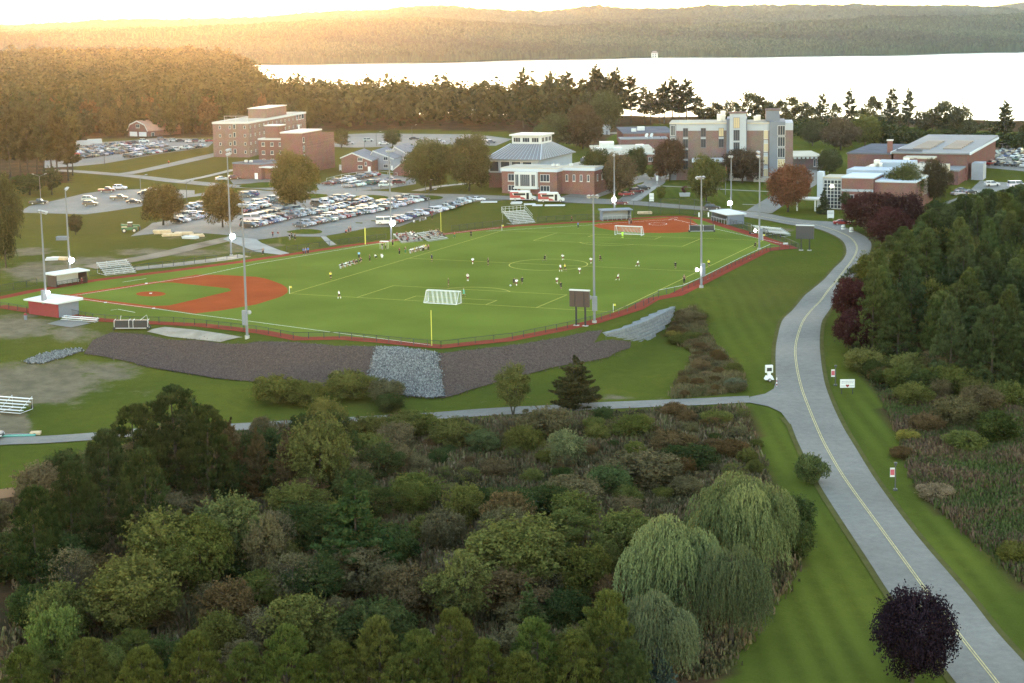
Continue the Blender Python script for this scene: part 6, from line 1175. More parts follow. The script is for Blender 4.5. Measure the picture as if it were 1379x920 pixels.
# white trailers in the far car park
for px, py, lab in ((112, 196.5, 'long white trailer at the back of the far upper car park, left one'), (128, 194.5, 'long white trailer at the back of the far upper car park, right one')):
    p = gnd(px, py); o = empty('trailer', p, .35); mb = MB(); mb.hexa([(-3.2, -1.1, .6), (3.2, -1.1, .6), (3.2, 1.1, .6), (-3.2, 1.1, .6)], [(-3.2, -1.0, 2.6), (3.0, -1.0, 2.6), (3.0, 1.0, 2.6), (-3.2, 1.0, 2.6)]); mb.build('box_body', M['white'], o)
    for s in (-1, 1): wheel_mb(-.5, s*1.05, .36).build('wheel', [M['tyre'], M['rim']], o)
    mb = MB(); mb.tube([(3.2, 0, .7), (4.4, 0, .6)], .06, 5); mb.build('drawbar', M['metal'], o); tag(o, lab, 'trailer', 'white trailers')
# buses
M['busred'] = mat('bus red', (.24, .02, .024), .4, spec=.5); M['buswhite'] = mat('bus white', (.42, .42, .42), .4, spec=.5)
def bus(px, py, rz, lab):
    p = gnd(px, py); o = empty('shuttle_bus', (p.x, p.y, p.z+.07), rz)
    mb = MB(); pr = [(-3.9, .4), (-3.9, 2.75), (-3.6, 3.0), (1.9, 3.0), (2.3, 2.8), (2.3, .4)]; k = len(pr); mb.v = [(x, -1.15, z) for x, z in pr]+[(x, 1.15, z) for x, z in pr]; mb.f = [tuple(range(k)), tuple(reversed(range(k, 2*k)))]+[(i, k+i, k+(i+1) % k, (i+1) % k) for i in range(k)]; mb.mi = [0]*len(mb.f); bd = mb.build('body', M['buswhite'], o)
    mb = MB(); pr = [(2.31, .4), (2.31, 2.3), (2.7, 2.2), (3.2, 1.35), (4.0, 1.15), (4.1, .4)]; k = len(pr); mb.v = [(x, -1.0, z) for x, z in pr]+[(x, 1.0, z) for x, z in pr]; mb.f = [tuple(range(k)), tuple(reversed(range(k, 2*k)))]+[(i, k+i, k+(i+1) % k, (i+1) % k) for i in range(k)]; mb.mi = [0]*len(mb.f); mb.build('cab', M['buswhite'], o)
    for s in (-1, 1):
        mb = MB(); y0, y1 = sorted((s*1.152, s*1.175)); mb.box(-3.9, -.6, y0, y1, .95, 1.7); mb.box(-3.9, -1.2, y0, y1, 2.45, 2.8); mb.hexa([(-.6, y0, .5), (1.2, y0, .5), (1.2, y1, .5), (-.6, y1, .5)], [(-.6, y0, 1.3), (.4, y0, 1.1), (.4, y1, 1.1), (-.6, y1, 1.3)]); mb.hexa([(-3.9, y0, 1.703), (-2.8, y0, 1.703), (-2.8, y1, 1.703), (-3.9, y1, 1.703)], [(-3.9, y0, 2.447), (-3.2, y0, 2.447), (-3.2, y1, 2.447), (-3.9, y1, 2.447)]); mb.build('livery', M['busred'], bd)
        mb = MB(); mb.box(-2.7, .9, y0, y1, 1.75, 2.4); mb.build('window', M['carglass'], o)
        for x in (3.0, -2.3): wheel_mb(x, s*1.15, .42).build('wheel', [M['tyre'], M['rim']], o)
        mb = MB(); mb.box(4.0, 4.13, s*.7-.2, s*.7+.2, .75, .95); mb.build('headlight', M['lamp_w'], o)
    mb = MB(); mb.box(1.2, 2.0, -1.18, -1.152, .5, 2.5); mb.build('door', M['carglass'], o); mb = MB(); mb.hexa([(2.72, -.9, 2.16), (3.22, -.9, 1.38), (3.22, .9, 1.38), (2.72, .9, 2.16)], [(2.76, -.9, 2.2), (3.26, -.9, 1.42), (3.26, .9, 1.42), (2.76, .9, 2.2)]); mb.build('windshield', M['carglass'], o)
    tag(o, lab, 'bus', 'shuttle buses')
bus(704, 270, -.08, 'red and white shuttle bus in front of the bay window, left of two'); bus(742, 272, -.08, 'red and white shuttle bus in front of the brick hall, right of two')
# ------------------------------------------------------------------ sports light poles
M['pole'] = mat('galvanised pole', (.14, .144, .155), .85, spec=.1); M['fix'] = mat('lamp housing', (.28, .285, .3), .7); M['bulb'] = emit('flood lamp', (1, .98, .93), 18); M['box'] = mat('control box', (.15, .16, .185), .7)
def sport_pole(bx, by, ty, nfix, label, lit=None, armr=0, rows=1, box=False, z=None):
    p = gnd(bx, by); h = atY(bx, ty, p.y).z-p.z; o = empty('sports_light_pole', p, math.atan2(-80-p.x if False else (10-p.x), -(390-p.y))+0)
    toC = math.atan2(400-p.y, 5-p.x)-math.pi/2; o.rotation_euler = (0, 0, toC)
    mb = MB(); mb.tube([(0, 0, -.4), (0, 0, h*.5), (0, 0, h)], [.26, .2, .12], 10); mb.build('pole', M['pole'], o); mb = MB(); mb.tube([(0, 0, -.3), (0, 0, .5)], .45, 10); mb.build('footing', M['concrete'], o)
    for r in range(rows):
        zz = h-.25-r*1.0; mb = MB(); wd = .78*nfix/2; mb.box(-wd, wd, -.08, .08, zz-.08, zz+.08); mb.build('crossarm', M['pole'], o)
        for k in range(nfix):
            x = -wd+.39+.78*k; f = MB(); f.tube([(x, .1, zz+.15), (x, .55, zz-.15)], [.2, .4], 8); f.build('floodlight', M['fix'], o)
    if box: mb = MB(); mb.box(-.45, .45, -.75, -.2, 2.5, 5.2); mb.build('control_box', M['box'], o)
    if lit:
        zl = atY(bx, lit[1], p.y).z-p.z; sx = (lit[0]-bx)*p.y/PF; v = Vector((sx, 0)); v.rotate(Matrix.Rotation(-toC, 2)); L = max(.5, abs(sx)); dx, dy = v.x, v.y
        if abs(sx) < .3: dx, dy = 0, .5
        mb = MB(); mb.tube([(0, 0, zl), (dx*.8, dy*.8, zl)], .07, 6); mb.build('lamp_arm', M['pole'], o); mb = MB(); hh = MB()
        q = Vector((dx, dy, zl)); cd = (Vector((0, 0, CAMH))-(p+q)); dl = Vector((cd.x, cd.y)).normalized(); dl.rotate(Matrix.Rotation(-toC, 2)); d3 = Vector((dl.x, dl.y, -.05))
        hh.tube([q-d3*.35, q+d3*.1], [.18, .42], 10); hh.build('lamp_housing', M['fix'], o); mb.tube([q+d3*.11, q+d3*.3], [.62, .3] if len(lit) < 3 else [.24, .14], 12); mb.build('lit_lamp' if lit[-1] != 'off' else 'lamp_lens', M['bulb'] if lit[-1] != 'off' else M['fix'], o)
    tag(o, label, 'light pole', 'sports light poles'); return o
sport_pole(63, 425, 283, 5, 'tall pole standing against the red dugout, lamps at top and bracket', (66.5, 393, 'small'), box=True)
sport_pole(94, 365, 252, 5, 'tall pole behind the white dugout with one lit lamp low down', (95.5, 350))
sport_pole(311.5, 345, 200, 5, 'tall pole at the left end of the main car park with low lit lamp', (313, 318), rows=2)
sport_pole(333, 455, 274, 3, 'tall pole on the grass strip above the gravel bank, nearest to the viewer', (337, 420, 'off'), box=True)
sport_pole(527, 325, 201, 4, 'tall pole beside the bleachers with brightly lit lamp', (525.5, 300))
sport_pole(800.5, 435, 262, 3, 'tall pole right of the brown scoreboard', (795, 400, 'off'), box=True)
sport_pole(827.5, 283, 207, 1, 'slim tall pole behind the softball dugout with brightly lit lamp', (828, 268))
sport_pole(944.5, 387, 237, 3, 'tall pole on the right touchline with lit lamp above the fence', (938.5, 362.5, 'small'), box=True)
sport_pole(984.5, 284, 209, 2, 'tall pole on the road edge beside the right dugout with lit lamp', (983, 273))
sport_pole(1022.5, 336, 203, 3, 'tall pole at the far right corner of the pitch', (1017, 310, 'small'), rows=2, box=True)
def street_lamp(bx, by, ty, label, arms=1, col='pole', banner=False):
    p = gnd(bx, by); h = atY(bx, ty, p.y).z-p.z; o = empty('street_lamp', p, 0); mb = MB(); mb.tube([(0, 0, -.3), (0, 0, h)], [.12, .07], 8); mb.build('pole', M[col], o)
    for s in ((1,) if arms == 1 else (-1, 1)):
        mb = MB(); mb.tube([(0, 0, h), (s*1.8, 0, h+.7)], .05, 6); mb.build('arm', M[col], o); mb = MB(); mb.hexa([(s*1.7-.1, -.14, h+.62), (s*1.7+s*.7, -.14, h+.78), (s*1.7+s*.7, .14, h+.78), (s*1.7-.1, .14, h+.62)], [(s*1.7-.1, -.12, h+.8), (s*1.7+s*.7, -.12, h+.9), (s*1.7+s*.7, .12, h+.9), (s*1.7-.1, .12, h+.8)]); mb.build('lamp_head', M['fix'], o)
    tag(o, label, 'street lamp', 'car park lamps')
M['darkpole'] = mat('dark pole', (.05, .05, .05), .5)
street_lamp(55, 272, 237, 'double armed pale lamp behind the black pickup in the small left car park', 2); street_lamp(190, 268, 238, 'pale single armed lamp at the right of the small left car park')
for px, py, ty, lab in ((252, 278, 246, 'dark slim lamp post above the two round trees'), (405, 309, 284, 'dark lamp post on the small grass island of the main car park'), (141, 221, 200, 'dark lamp post at the front of the far upper car park'), (507, 196, 179, 'lamp post in the middle of the far car park'), (491, 203, 190, 'lamp post in front of the far car park'), (578, 282, 258, 'dark lamp post at the exit of the main car park'), (573, 258, 245, 'dark lamp post under the big dark trees'), (555, 186, 170, 'lamp post at the back of the far car park')):
    street_lamp(px, py, ty, lab, 1, 'darkpole')
def banner_lamp(bx, by, ty, label):
    p = gnd(bx, by); h = atY(bx, ty, p.y).z-p.z; o = empty('banner_lamp_post', p); mb = MB(); mb.tube([(0, 0, -.2), (0, 0, h-.45)], [.09, .06], 8); mb.tube([(0, 0, -.1), (0, 0, .25)], .3, 8); mb.build('pole', M['darkpole'], o); mb = MB(); mb.tube([(0, 0, h-.45), (0, 0, h-.1)], [.14, .2], 8); mb.tube([(0, 0, h-.1), (0, 0, h)], [.26, .1], 8); mb.build('lantern', M['darkpole'], o)
    mb = MB(); mb.box(-.72, -.1, -.02, .02, h-2.0, h-.75); b = mb.build('banner', M['white'], o); mb = MB(); mb.box(-.68, -.14, -.028, -.021, h-1.75, h-.98); mb.build('banner_print', mat('banner red', (.3, .06, .08), .7), b); tag(o, label, 'lamp post', 'banner lamp posts')
banner_lamp(1125, 519, 491, 'black lamp post with small banner beside the white roadside sign'); banner_lamp(1205.5, 660, 622, 'black lamp post with small banner on the mown verge below the rust bush')
# ------------------------------------------------------------------ field furniture
M['netwhite'] = mat('goal white', (.48, .48, .48), .6); M['black'] = mat('black metal', (.018, .018, .02), .6); M['brownboard'] = mat('scoreboard brown', (.045, .03, .028), .5); M['darkboard'] = mat('scoreboard face', (.03, .032, .04), .4); M['dugred'] = mat('red siding', (.16, .02, .024), .75, noise=.06, nscale=1); M['alu'] = mat('aluminium', (.38, .385, .395), .7, spec=.2); M['ypole'] = mat('foul pole yellow', (.42, .39, .06), .7); M['wood'] = mat('lumber', (.42, .31, .19), .8, noise=.2, nscale=1.5)
def mesh_mat(name, col, fac, scale):
    m = bpy.data.materials.new(name); m.use_nodes = True; nt = m.node_tree; b = nt.nodes['Principled BSDF']; b.inputs['Base Color'].default_value = (*col, 1); b.inputs['Alpha'].default_value = fac; return m
M['chain'] = mesh_mat('chain link', (.03, .035, .03), .17, 1); M['net'] = mesh_mat('goal net', (.7, .7, .7), .16, 1)
def goal(c, right, back, label):
    """portable goal: mouth 7.3 m, frame of round white tubes with net"""
    rz = math.atan2(right.y, right.x); o = empty('soccer_goal', (c.x, c.y, .02), rz); s = 1 if (Vector((-math.sin(rz), math.cos(rz))).dot(back) > 0) else -1; w = 3.66; h = 2.44; d = s*2.2; d2 = s*.9
    mb = MB(); mb.tube([(-w, 0, 0), (-w, 0, h), (w, 0, h), (w, 0, 0)], .09, 8); mb.build('posts', M['netwhite'], o)
    mb = MB()
    for x in (-w, w): mb.tube([(x, 0, h), (x, d2, h), (x, d, .08), (x, 0, .08)], .07, 6)
    mb.tube([(-w, d, .08), (w, d, .08)], .08, 6); mb.tube([(-w, d2, h), (w, d2, h)], .05, 6); mb.build('rear_frame', M['netwhite'], o)
    mb = MB(); mb.poly([(-w, d2, h-.02), (w, d2, h-.02), (w, d, .1), (-w, d, .1)]); mb.poly([(-w, 0, h-.02), (w, 0, h-.02), (w, d2, h-.03), (-w, d2, h-.03)])
    for x in (-w+.01, w-.01): mb.poly([(x, 0, h-.03), (x, d2, h-.03), (x, d, .1), (x, 0, .1)])
    mb.build('net', M['net'], o)
    mb = MB()
    for k in range(6): x = -w+1.1+k*1.0; mb.hexa([(x, d2, h-.01), (x+.45, d2, h-.01), (x+.45, d2+s*.01, h-.01), (x, d2+s*.01, h-.01)], [(x+1.0, d+s*.001, .12), (x+1.45, d+s*.001, .12), (x+1.45, d+s*.011, .12), (x+1.0, d+s*.011, .12)])
    mb.build('net_folds', M['net'], o); tag(o, label, 'soccer goal', 'soccer goals')
goal(fld(h2, .1), ex, -ey, 'white portable soccer goal with net at the near goal line'); goal(fld(h2, FL-.1), ex, ey, 'white portable soccer goal in front of the far clay infield')
# scoreboards
def board(px0, px1, pyt, pyb, pyf, label, m, mt, Yd=None):
    pL = gnd(px0+3, pyf); pR = gnd(px1-3, pyf-3); Y = (pL.y+pR.y)/2; A = atY(px0, pyb, Y+.8); Bq = atY(px1, pyb-5, Y-.8) if False else atY(px1, pyb, Y-.6); d = (Bq-A).to_2d(); o = empty('scoreboard', (A.x, A.y, 0), math.atan2(d.y, d.x)); W_ = d.length; z0, z1 = atY(px0, pyb, Y).z, atY(px0, pyt, Y).z
    mb = MB(); mb.box(0, W_, -.25, .25, z0, z1); b = mb.build('panel', M[m], o); mb = MB(); mb.box(-.05, W_+.05, -.3, .3, z1+.002, z1+.22); mb.build('top_cap', M[mt], o); zg = float(hz(A.x, A.y))
    for x in (W_*.28, W_*.74):
        mb = MB(); mb.box(x-.14, x+.14, .26, .54, zg-.4, z1-.2); mb.build('post', M['black'], o); mb = MB(); mb.box(x-.5, x+.5, 0, .8, zg-.2, zg+.22); mb.build('footing', M['concrete'], o)
    tag(o, label, 'scoreboard', 'scoreboards'); return o, b, W_, z0, z1
o, b, W_, z0, z1 = board(767.5, 794, 391.5, 413, 441, 'brown scoreboard on two posts by the near right fence, seen from behind', 'brownboard', 'white')
mb = MB(); [mb.box(x, x+.12, -.32, -.252, z0+.1, z1-.1) for x in (W_*.28-.06, W_*.74-.06)]; mb.build('rear_rails', M['black'], b)
board(1072, 1096, 304, 321.5, 339, 'large black scoreboard on two posts at the far right corner of the fence', 'darkboard', 'alu')
# foul poles, corner flags
for bx, by, ty, lab in ((492, 328.5, 306.5, 'yellow foul pole left of the lit pole by the bleachers'), (594, 314.5, 285.5, 'yellow foul pole behind the right bleacher'), (581.5, 465, 417.5, 'yellow foul pole at the near corner of the pitch')):
    p = at(bx, by, 0); h = atY(bx, ty, p.y).z; mb = MB(); mb.tube([(0, 0, 0), (0, 0, h)], .08 if bx != 492 else .14, 8); o = mb.build('foul_pole', M['ypole'], loc=(p.x, p.y, 0)); tag(o, lab, 'pole', 'foul poles')
for u, v, lab in ((0, 0, 'white corner flag post beside the clay infield'), (FW, 0, 'white corner flag post near the retaining wall side'), (0, FL, 'white corner flag post at the far left corner of the pitch'), (FW, FL, 'white corner flag post at the far right corner of the pitch')):
    p = fld(u, v); o = empty('corner_flag', (p.x, p.y, .02)); mb = MB(); mb.tube([(0, 0, 0), (0, 0, 1.6)], .05, 6); mb.build('post', M['netwhite'], o); mb = MB(); mb.box(.05, .5, -.01, .01, 1.2, 1.6); mb.build('flag', M['ypole'], o); tag(o, lab, 'corner flag', 'corner flags')
# dugouts
def dugout(pxL, pyL, pxR, pyR, depth, h, label, wall, roof, front, open_front=True, sidem=None):
    A = at(pxL, pyL, 0); Bq = at(pxR, pyR, 0); d = (Bq-A).to_2d(); W_ = d.length; o = empty('dugout', (A.x, A.y, .02), math.atan2(d.y, d.x)); sm = sidem or wall
    mb = MB(); mb.box(0, .2, .02, depth, 0, h); mb.build('side_wall', M[sm], o); mb = MB(); mb.box(W_-.2, W_, .02, depth, 0, h); mb.build('side_wall', M[sm], o)
    mb = MB(); mb.box(.201, W_-.201, depth-.2, depth, 0, h) if open_front else mb.box(.201, W_-.201, 0, .2, 0, h); mb.build('back_wall', M[wall], o)
    mb = MB(); mb.hexa([(-.4, -.5, h+.003), (W_+.4, -.5, h+.003), (W_+.4, depth+.5, h+.003), (-.4, depth+.5, h+.003)], [(-.4, -.5, h+.25), (W_+.4, -.5, h+.25), (W_+.4, depth+.5, h+.4), (-.4, depth+.5, h+.4)]); mb.build('roof', M[roof], o)
    if open_front:
        mb = MB(); mb.box(.3, W_-.3, depth-.75, depth-.25, .42, .5); [mb.box(x, x+.08, depth-.7, depth-.3, 0, .42) for x in np.linspace(.5, W_-.6, 5)]; mb.build('bench', M['alu'], o)
        mb = MB(); n = 6
        for k in range(n+1): x = .1+(W_-.2)*k/n; mb.tube([(x, -.1, 0), (x, -.1, 1.25)], .04, 5)
        mb.tube([(.1, -.1, 1.25), (W_-.1, -.1, 1.25)], .04, 5); mb.build('front_rail', M[front], o)
        mb = MB(); mb.poly([(.1, -.1, .05), (W_-.1, -.1, .05), (W_-.1, -.1, 1.25), (.1, -.1, 1.25)]); mb.build('front_mesh', M['chain'], o)
    tag(o, label, 'dugout', 'dugouts'); return o, W_
dugout(76, 386.7, 118, 380, 3.2, 2.6, 'white open dugout on the upper side of the ball diamond with dark left side', 'white', 'white', 'black', True, 'brownboard')
def near_dugout():
    A = at(39, 422.3, 0); Bq = at(78.5, 427.6, 0); d = (Bq-A).to_2d(); W_ = d.length; o = empty('dugout', (A.x, A.y, .0), math.atan2(d.y, d.x)); dp = 5.2; h = 2.75
    for n, m, a in (('back_wall', 'dugred', (0, W_, 0, .2, 0, h)), ('side_wall', 'panel', (W_-.18, W_, .202, dp, 0, h)), ('side_wall', 'panel', (0, .18, .202, dp, 0, h))): mb = MB(); mb.box(*a); mb.build(n, M[m], o)
    mb = MB(); mb.hexa([(-.7, -.6, h+.003), (W_+.6, -.6, h+.003), (W_+.6, dp+.7, h+.003), (-.7, dp+.7, h+.003)], [(-.7, -.6, h+.25), (W_+.6, -.6, h+.25), (W_+.6, dp+.7, h+.5), (-.7, dp+.7, h+.5)]); mb.build('roof', M['white'], o); mb = MB(); mb.box(.3, W_-.3, .5, 1, .42, .5); mb.build('bench', M['alu'], o); tag(o, 'red backed dugout with flat white roof nearest to the hillside', 'dugout', 'dugouts')
near_dugout()
dugout(811.5, 297, 850, 295.4, 3, 2.7, 'white fronted softball dugout under the lit slim pole', 'panel_light', 'panel', 'white', True, 'panel')
A_ = at(958, 297, 0); dugout(958, 296.5, 979.5, 302.3, 5, 2.6, 'grey dugout with white roof on the right of the far clay infield', 'panel_light', 'white', 'metal', True, 'panel')
# bleachers
def bleacher(px0, py0, px1, py1, rows_, rise, run, label, z=None, rails=False, name='bleacher', mt='alu', face=None):
    A = gnd(px0, py0); Bq = gnd(px1, py1); d = (Bq-A).to_2d(); W_ = d.length; o = empty(name, (A.x, A.y, min(A.z, Bq.z)+.03), math.atan2(d.y, d.x))
    mb = MB()
    for k in range(rows_): y = k*run; zt = .42+k*rise; mb.box(0, W_, y-.02, y+.34, zt, zt+.06); mb.box(0, W_, y-.38, y-.03, zt-.4 if k else .08, zt-.35 if k else .12)
    mb.build('seat_planks', M[mt], o); mb = MB()
    for k in range(rows_): y = k*run; mb.box(0, W_, y+.31, y+.34, .2+k*rise, .42+k*rise+.04)
    mb.build('riser_boards', M[mt], o); mb = MB()
    for k in range(4):
        x = .3+(W_-.6)*k/3; t = rows_*run; mb.tube([(x, -.2, .04), (x, t, .04), (x, t, rows_*rise+.2), (x, 0, .3)], .05, 5)
    mb.build('frame', M['metal'], o)
    if rails:
        mb = MB(); t = rows_*run; zt = rows_*rise+.3
        for k in range(7): x = W_*k/6; mb.tube([(x, t, zt-.6), (x, t, zt+1.1)], .05, 5)
        for q in (.5, 1.1): mb.tube([(0, t, zt+q), (W_, t, zt+q)], .045, 5)
        for x in (0, W_):
            for q in (.5, 1.1): mb.tube([(x, t*.25, zt*.3+q), (x, t, zt+q)], .045, 5)
        mb.build('railing', M['alu'], o)
    tag(o, label, 'bleacher', 'bleachers'); return o, W_
bleacher(141.5, 371, 183, 366.5, 7, .34, .72, 'silver bleacher with centre aisle beside the white dugout on the upper left')
b1, w1 = bleacher(540.5, 327.5, 569.5, 324.5, 6, .32, .7, 'silver bleacher full of spectators beside the lit pole, left one')
b2, w2 = bleacher(576, 325.5, 603, 321.5, 6, .32, .7, 'silver bleacher full of spectators beside the yellow foul pole, right one')
bleacher(690, 302.2, 721, 299.5, 8, .38, .75, 'tall silver bleacher with white railing below the shuttle buses', rails=True)
def loose_bleacher(px, py, rz, W_, rows_, label, rise=.34, run=.7):
    p = gnd(px, py); o = empty('bleacher', (p.x, p.y, p.z+.05), rz); mb = MB()
    for k in range(rows_): y = k*run; mb.box(0, W_, y, y+.42, .45+k*rise, .52+k*rise); mb.box(0, W_, y-.35, y-.08, .12+k*rise*.9, .17+k*rise*.9)
    mb.build('seat_planks', M['netwhite'], o); mb = MB()
    for x in (.4, W_/2, W_-.4): mb.tube([(x, 0, .03), (x, rows_*run, .03), (x, rows_*run, .4+rows_*rise), (x, 0, .4)], .05, 5)
    mb.build('frame', M['metal'], o)
    for x in (.6, W_-.6): mb = MB(); mb.tube([(x-.1, rows_*run+.2, .3), (x+.1, rows_*run+.2, .3)], .3, 10); mb.build('wheel', M['tyre'], o)
    tag(o, label, 'bleacher', 'bleachers'); return o
loose_bleacher(1027, 313, 2.3, -9, 6, 'white bleacher seen from behind beside the big black scoreboard'); loose_bleacher(-30, 553, -.35, 8.5, 5, 'white portable bleacher cut by the left edge on the dirt slope')
loose_bleacher(83, 430.5, -.45, 8.5, 2, 'low white team bench on the grey pad beside the red dugout', .2, .5)
# fences
def fence(name, label, pts, h=1.25, step=3.1, rail='black', postm='black', mesh=True, group='field fences'):
    P = [Vector(p[:2]) for p in pts]; c = sum(P, Vector((0, 0)))/len(P); zc = float(hz(c.x, c.y)); o = empty(name, (c.x, c.y, zc)); Q = []
    for a, b in zip(P[:-1], P[1:]): n = max(1, round((b-a).length/step)); Q += [a.lerp(b, k/n) for k in range(n)]
    Q.append(P[-1]); Z = [float(hz(q.x, q.y)) for q in Q]; L = [(q.x-c.x, q.y-c.y, z-zc) for q, z in zip(Q, Z)]
    for x, y, z in L: mb = MB(); mb.tube([(x, y, z-.2), (x, y, z+h+.05)], .06, 5); mb.build('post', M[postm], o)
    mb = MB(); mb.tube([(x, y, z+h) for x, y, z in L], .045, 5); mb.tube([(x, y, z+.08) for x, y, z in L], .03, 4); mb.build('rail', M[rail], o)
    if mesh:
        mb = MB()
        for a, b in zip(L[:-1], L[1:]): mb.poly([(a[0], a[1], a[2]+.05), (b[0], b[1], b[2]+.05), (b[0], b[1], b[2]+h), (a[0], a[1], a[2]+h)])
        mb.build('chain_link', M['chain'], o)
    tag(o, label, 'fence', group); return o
def off(pxs, d): return [at(x, y, 0).to_2d() for x, y in pxs]
fence('chain_link_fence', 'black chain link fence along the near edge of the pitch above the gravel bank', off([(96, 424), (125, 430), (175, 434), (234, 434.5), (262, 437), (345, 446.5), (395, 455.5), (457, 455), (507, 459.5), (557, 464.5), (594, 467.5)], 0), 1.25)
fence('chain_link_fence', 'black chain link fence along the right side of the pitch from near corner to gate', off([(594, 467.5), (640, 462), (690, 456.5), (764, 441.5), (810, 430), (867, 412), (886.6, 400.5)], 0), 1.25)
fence('chain_link_fence', 'pale topped chain link fence along the right red track up to the far corner', off([(886.6, 398), (919, 391.5), (942, 381.5), (1000, 352), (1037, 335)], 0), 1.3, 3.1, 'alu')
fence('chain_link_fence', 'chain link fence corner piece below the big black scoreboard', off([(1037, 337), (1076, 334.5), (1056, 325.5), (1030, 316.5), (1006, 309.5), (982, 302)], 0), 1.3)
fence('chain_link_fence', 'black chain link fence left of the red dugout by the hillside', off([(-40, 405), (0, 413.4), (36, 419.8)], 0), 1.25)
fence('chain_link_fence', 'black chain link fence left of the white dugout', off([(-40, 400), (0, 393), (36, 386.5), (50, 384)], 0), 1.5)
fence('chain_link_fence', 'black chain link fence along the upper left side between dugout and path', off([(120, 372), (182, 364.5), (219, 360), (262, 355), (320, 347.5), (353, 343)], 0), 1.4)
fence('chain_link_fence', 'black chain link fence below the grass bank and left bleacher', off([(386, 338.5), (430, 332.5), (470, 327), (520, 321)], 0), 1.3)
fence('chain_link_fence', 'black chain link fence behind the right bleacher below the grass bank', off([(608, 311), (650, 306), (690, 301.8)], 0), 1.5)
fence('chain_link_fence', 'black chain link fence between tall bleacher and softball dugout', off([(724, 299), (760, 296.8), (806, 294.5)], 0), 1.5)
fence('backstop_fence', 'tall dark backstop fence behind the far clay infield', off([(853, 291.5), (874, 289), (890, 288), (915, 287.5), (935, 289), (957, 293)], 0), 4.5, 5.5, 'black', 'black')
fence('chain_link_fence', 'black chain link fence right of the grey dugout along the clay strip', [gnd(x, y).to_2d() for x, y in ((983, 303.5), (1000, 307), (1018, 312), (1034, 318.5))], 1.8, 3)
fence('wood_rail_fence', 'low wooden rail fence in front of the town house car park', [gnd(x, y).to_2d() for x, y in ((480, 257), (500, 256.5), (525, 253.5), (548, 249.5))], 1.1, 6, 'darkpole', 'darkpole', False)
fence('wire_fence', 'low fence behind the town house car park', [gnd(x, y).to_2d() for x, y in ((440, 244), (460, 239), (480, 235.5), (510, 234), (535, 236.5))], 1.1, 5, 'metal', 'metal', False)
# retaining wall
M['block'] = mat('concrete block', (.16, .166, .17), .95, spec=0, noise=.22, nscale=1.3, bump=.5, bscale=3)
wt = smooth_px([at(x, y, -.4) for x, y in ((903, 412), (888, 420), (868, 429.5), (845, 438.5), (825, 444), (808, 448), (798, 450.5))], 6)
o = empty('retaining_wall', (wt[0].x, wt[0].y, 0)); nrow = 7; rh = .6; tot = len(wt)
starts = [0, 1, 2, 4, 7, 11, 15]; ends = [tot-7, tot-4, tot-4, tot-1, tot-1, tot-1, tot-2]
for k in range(nrow):
    seg = densify([wt[i] for i in range(starts[k], ends[k])], 1.2); z1_ = -.4-k*rh; mb = MB()
    for i, (a, b) in enumerate(zip(seg[:-1], seg[1:])):
        t = (b-a).normalized(); n = Vector((-t.y, t.x)); n = n if n.y < 0 else -n; q0 = n*(.16*k+1.0); q1 = n*(-1.1); j = R.uniform(-.012, .012)
        pts_ = [a+t*.015+q0+n*j, b-t*.015+q0+n*j, b-t*.015+q1, a+t*.015+q1]; mb.prism([(p.x-wt[0].x, p.y-wt[0].y) for p in pts_], z1_-rh+.1, z1_)
    mb.build('block_course', M['block'], o); mb = MB()
    for a, b in zip(seg[:-1], seg[1:]): t = (b-a).normalized(); n = Vector((-t.y, t.x)); n = n if n.y < 0 else -n; mb.prism([(p.x-wt[0].x, p.y-wt[0].y) for p in (a+n*(.16*k+.9), b+n*(.16*k+.9), b-n, a-n)], z1_-rh+.001, z1_-rh+.099)
    mb.build('joint', M['slate'], o)
tag(o, 'stepped grey concrete block retaining wall right of the gravel bank', 'retaining wall')
# batting cage frames and odd gear
def cage(px, py, rz, wd, label):
    p = gnd(px, py); o = empty('batting_cage', (p.x, p.y, p.z+.03), rz); mb = MB(); mb.hexa([(-wd/2, -.6, .35), (wd/2, -.6, .35), (wd/2, .6, .35), (-wd/2, .6, .35)], [(-wd/2+.2, -.5, 1.75), (wd/2-.2, -.5, 1.75), (wd/2-.2, .5, 1.75), (-wd/2+.2, .5, 1.75)]); mb.build('folded_net', M['black'], o)
    mb = MB(); mb.tube([(-wd/2, -.7, .3), (wd/2, -.7, .3), (wd/2, .7, .3), (-wd/2, .7, .3), (-wd/2, -.7, .3)], .07, 6)
    for x in (-wd/2, -.4, .4, wd/2): mb.tube([(x, -.72, .3), (x, -.62, 1.7), (x, .5, 1.85)], .06, 5)
    mb.build('frame', M['alu'], o)
    for x in (-wd/2, wd/2):
        for y in (-.75, .75): mb = MB(); mb.tube([(x, y-.08, .27), (x, y+.08, .27)], .27, 10); mb.build('wheel', M['tyre'], o)
    return o
o = cage(178, 443, -.06, 6.4, ''); tag(o, 'dark folded batting cage on the grass outside the near fence', 'batting cage', 'batting cages')
mb = MB(); mb.tube([(1.6, -.2, 1.7), (2.9, 0, 2.7), (3.2, 0, 1.2)], .05, 5); mb.tube([(-2.2, 0, 1.7), (-2.0, 0, 2.6)], .05, 5); mb.build('hoop', M['alu'], o)
o = cage(945, 312, -.04, 6.6, ''); tag(o, 'dark batting cage with tall hoop on the turf before the grey dugout', 'batting cage', 'batting cages')
mb = MB(); mb.tube([(-3.1, 0, 1.5), (-2.9, 0, 3.6), (-1.8, 0, 4.6), (0, 0, 4.9), (1.8, 0, 4.6), (2.9, 0, 3.6), (3.1, 0, 1.5)], .08, 6); mb.build('hoop', M['black'], o)
for x in (-.9, 1.6): mb = MB(); mb.box(x, x+.35, -.1, .1, 4.0, 5.2); mb.build('hanging_pad', M['netwhite'], o)
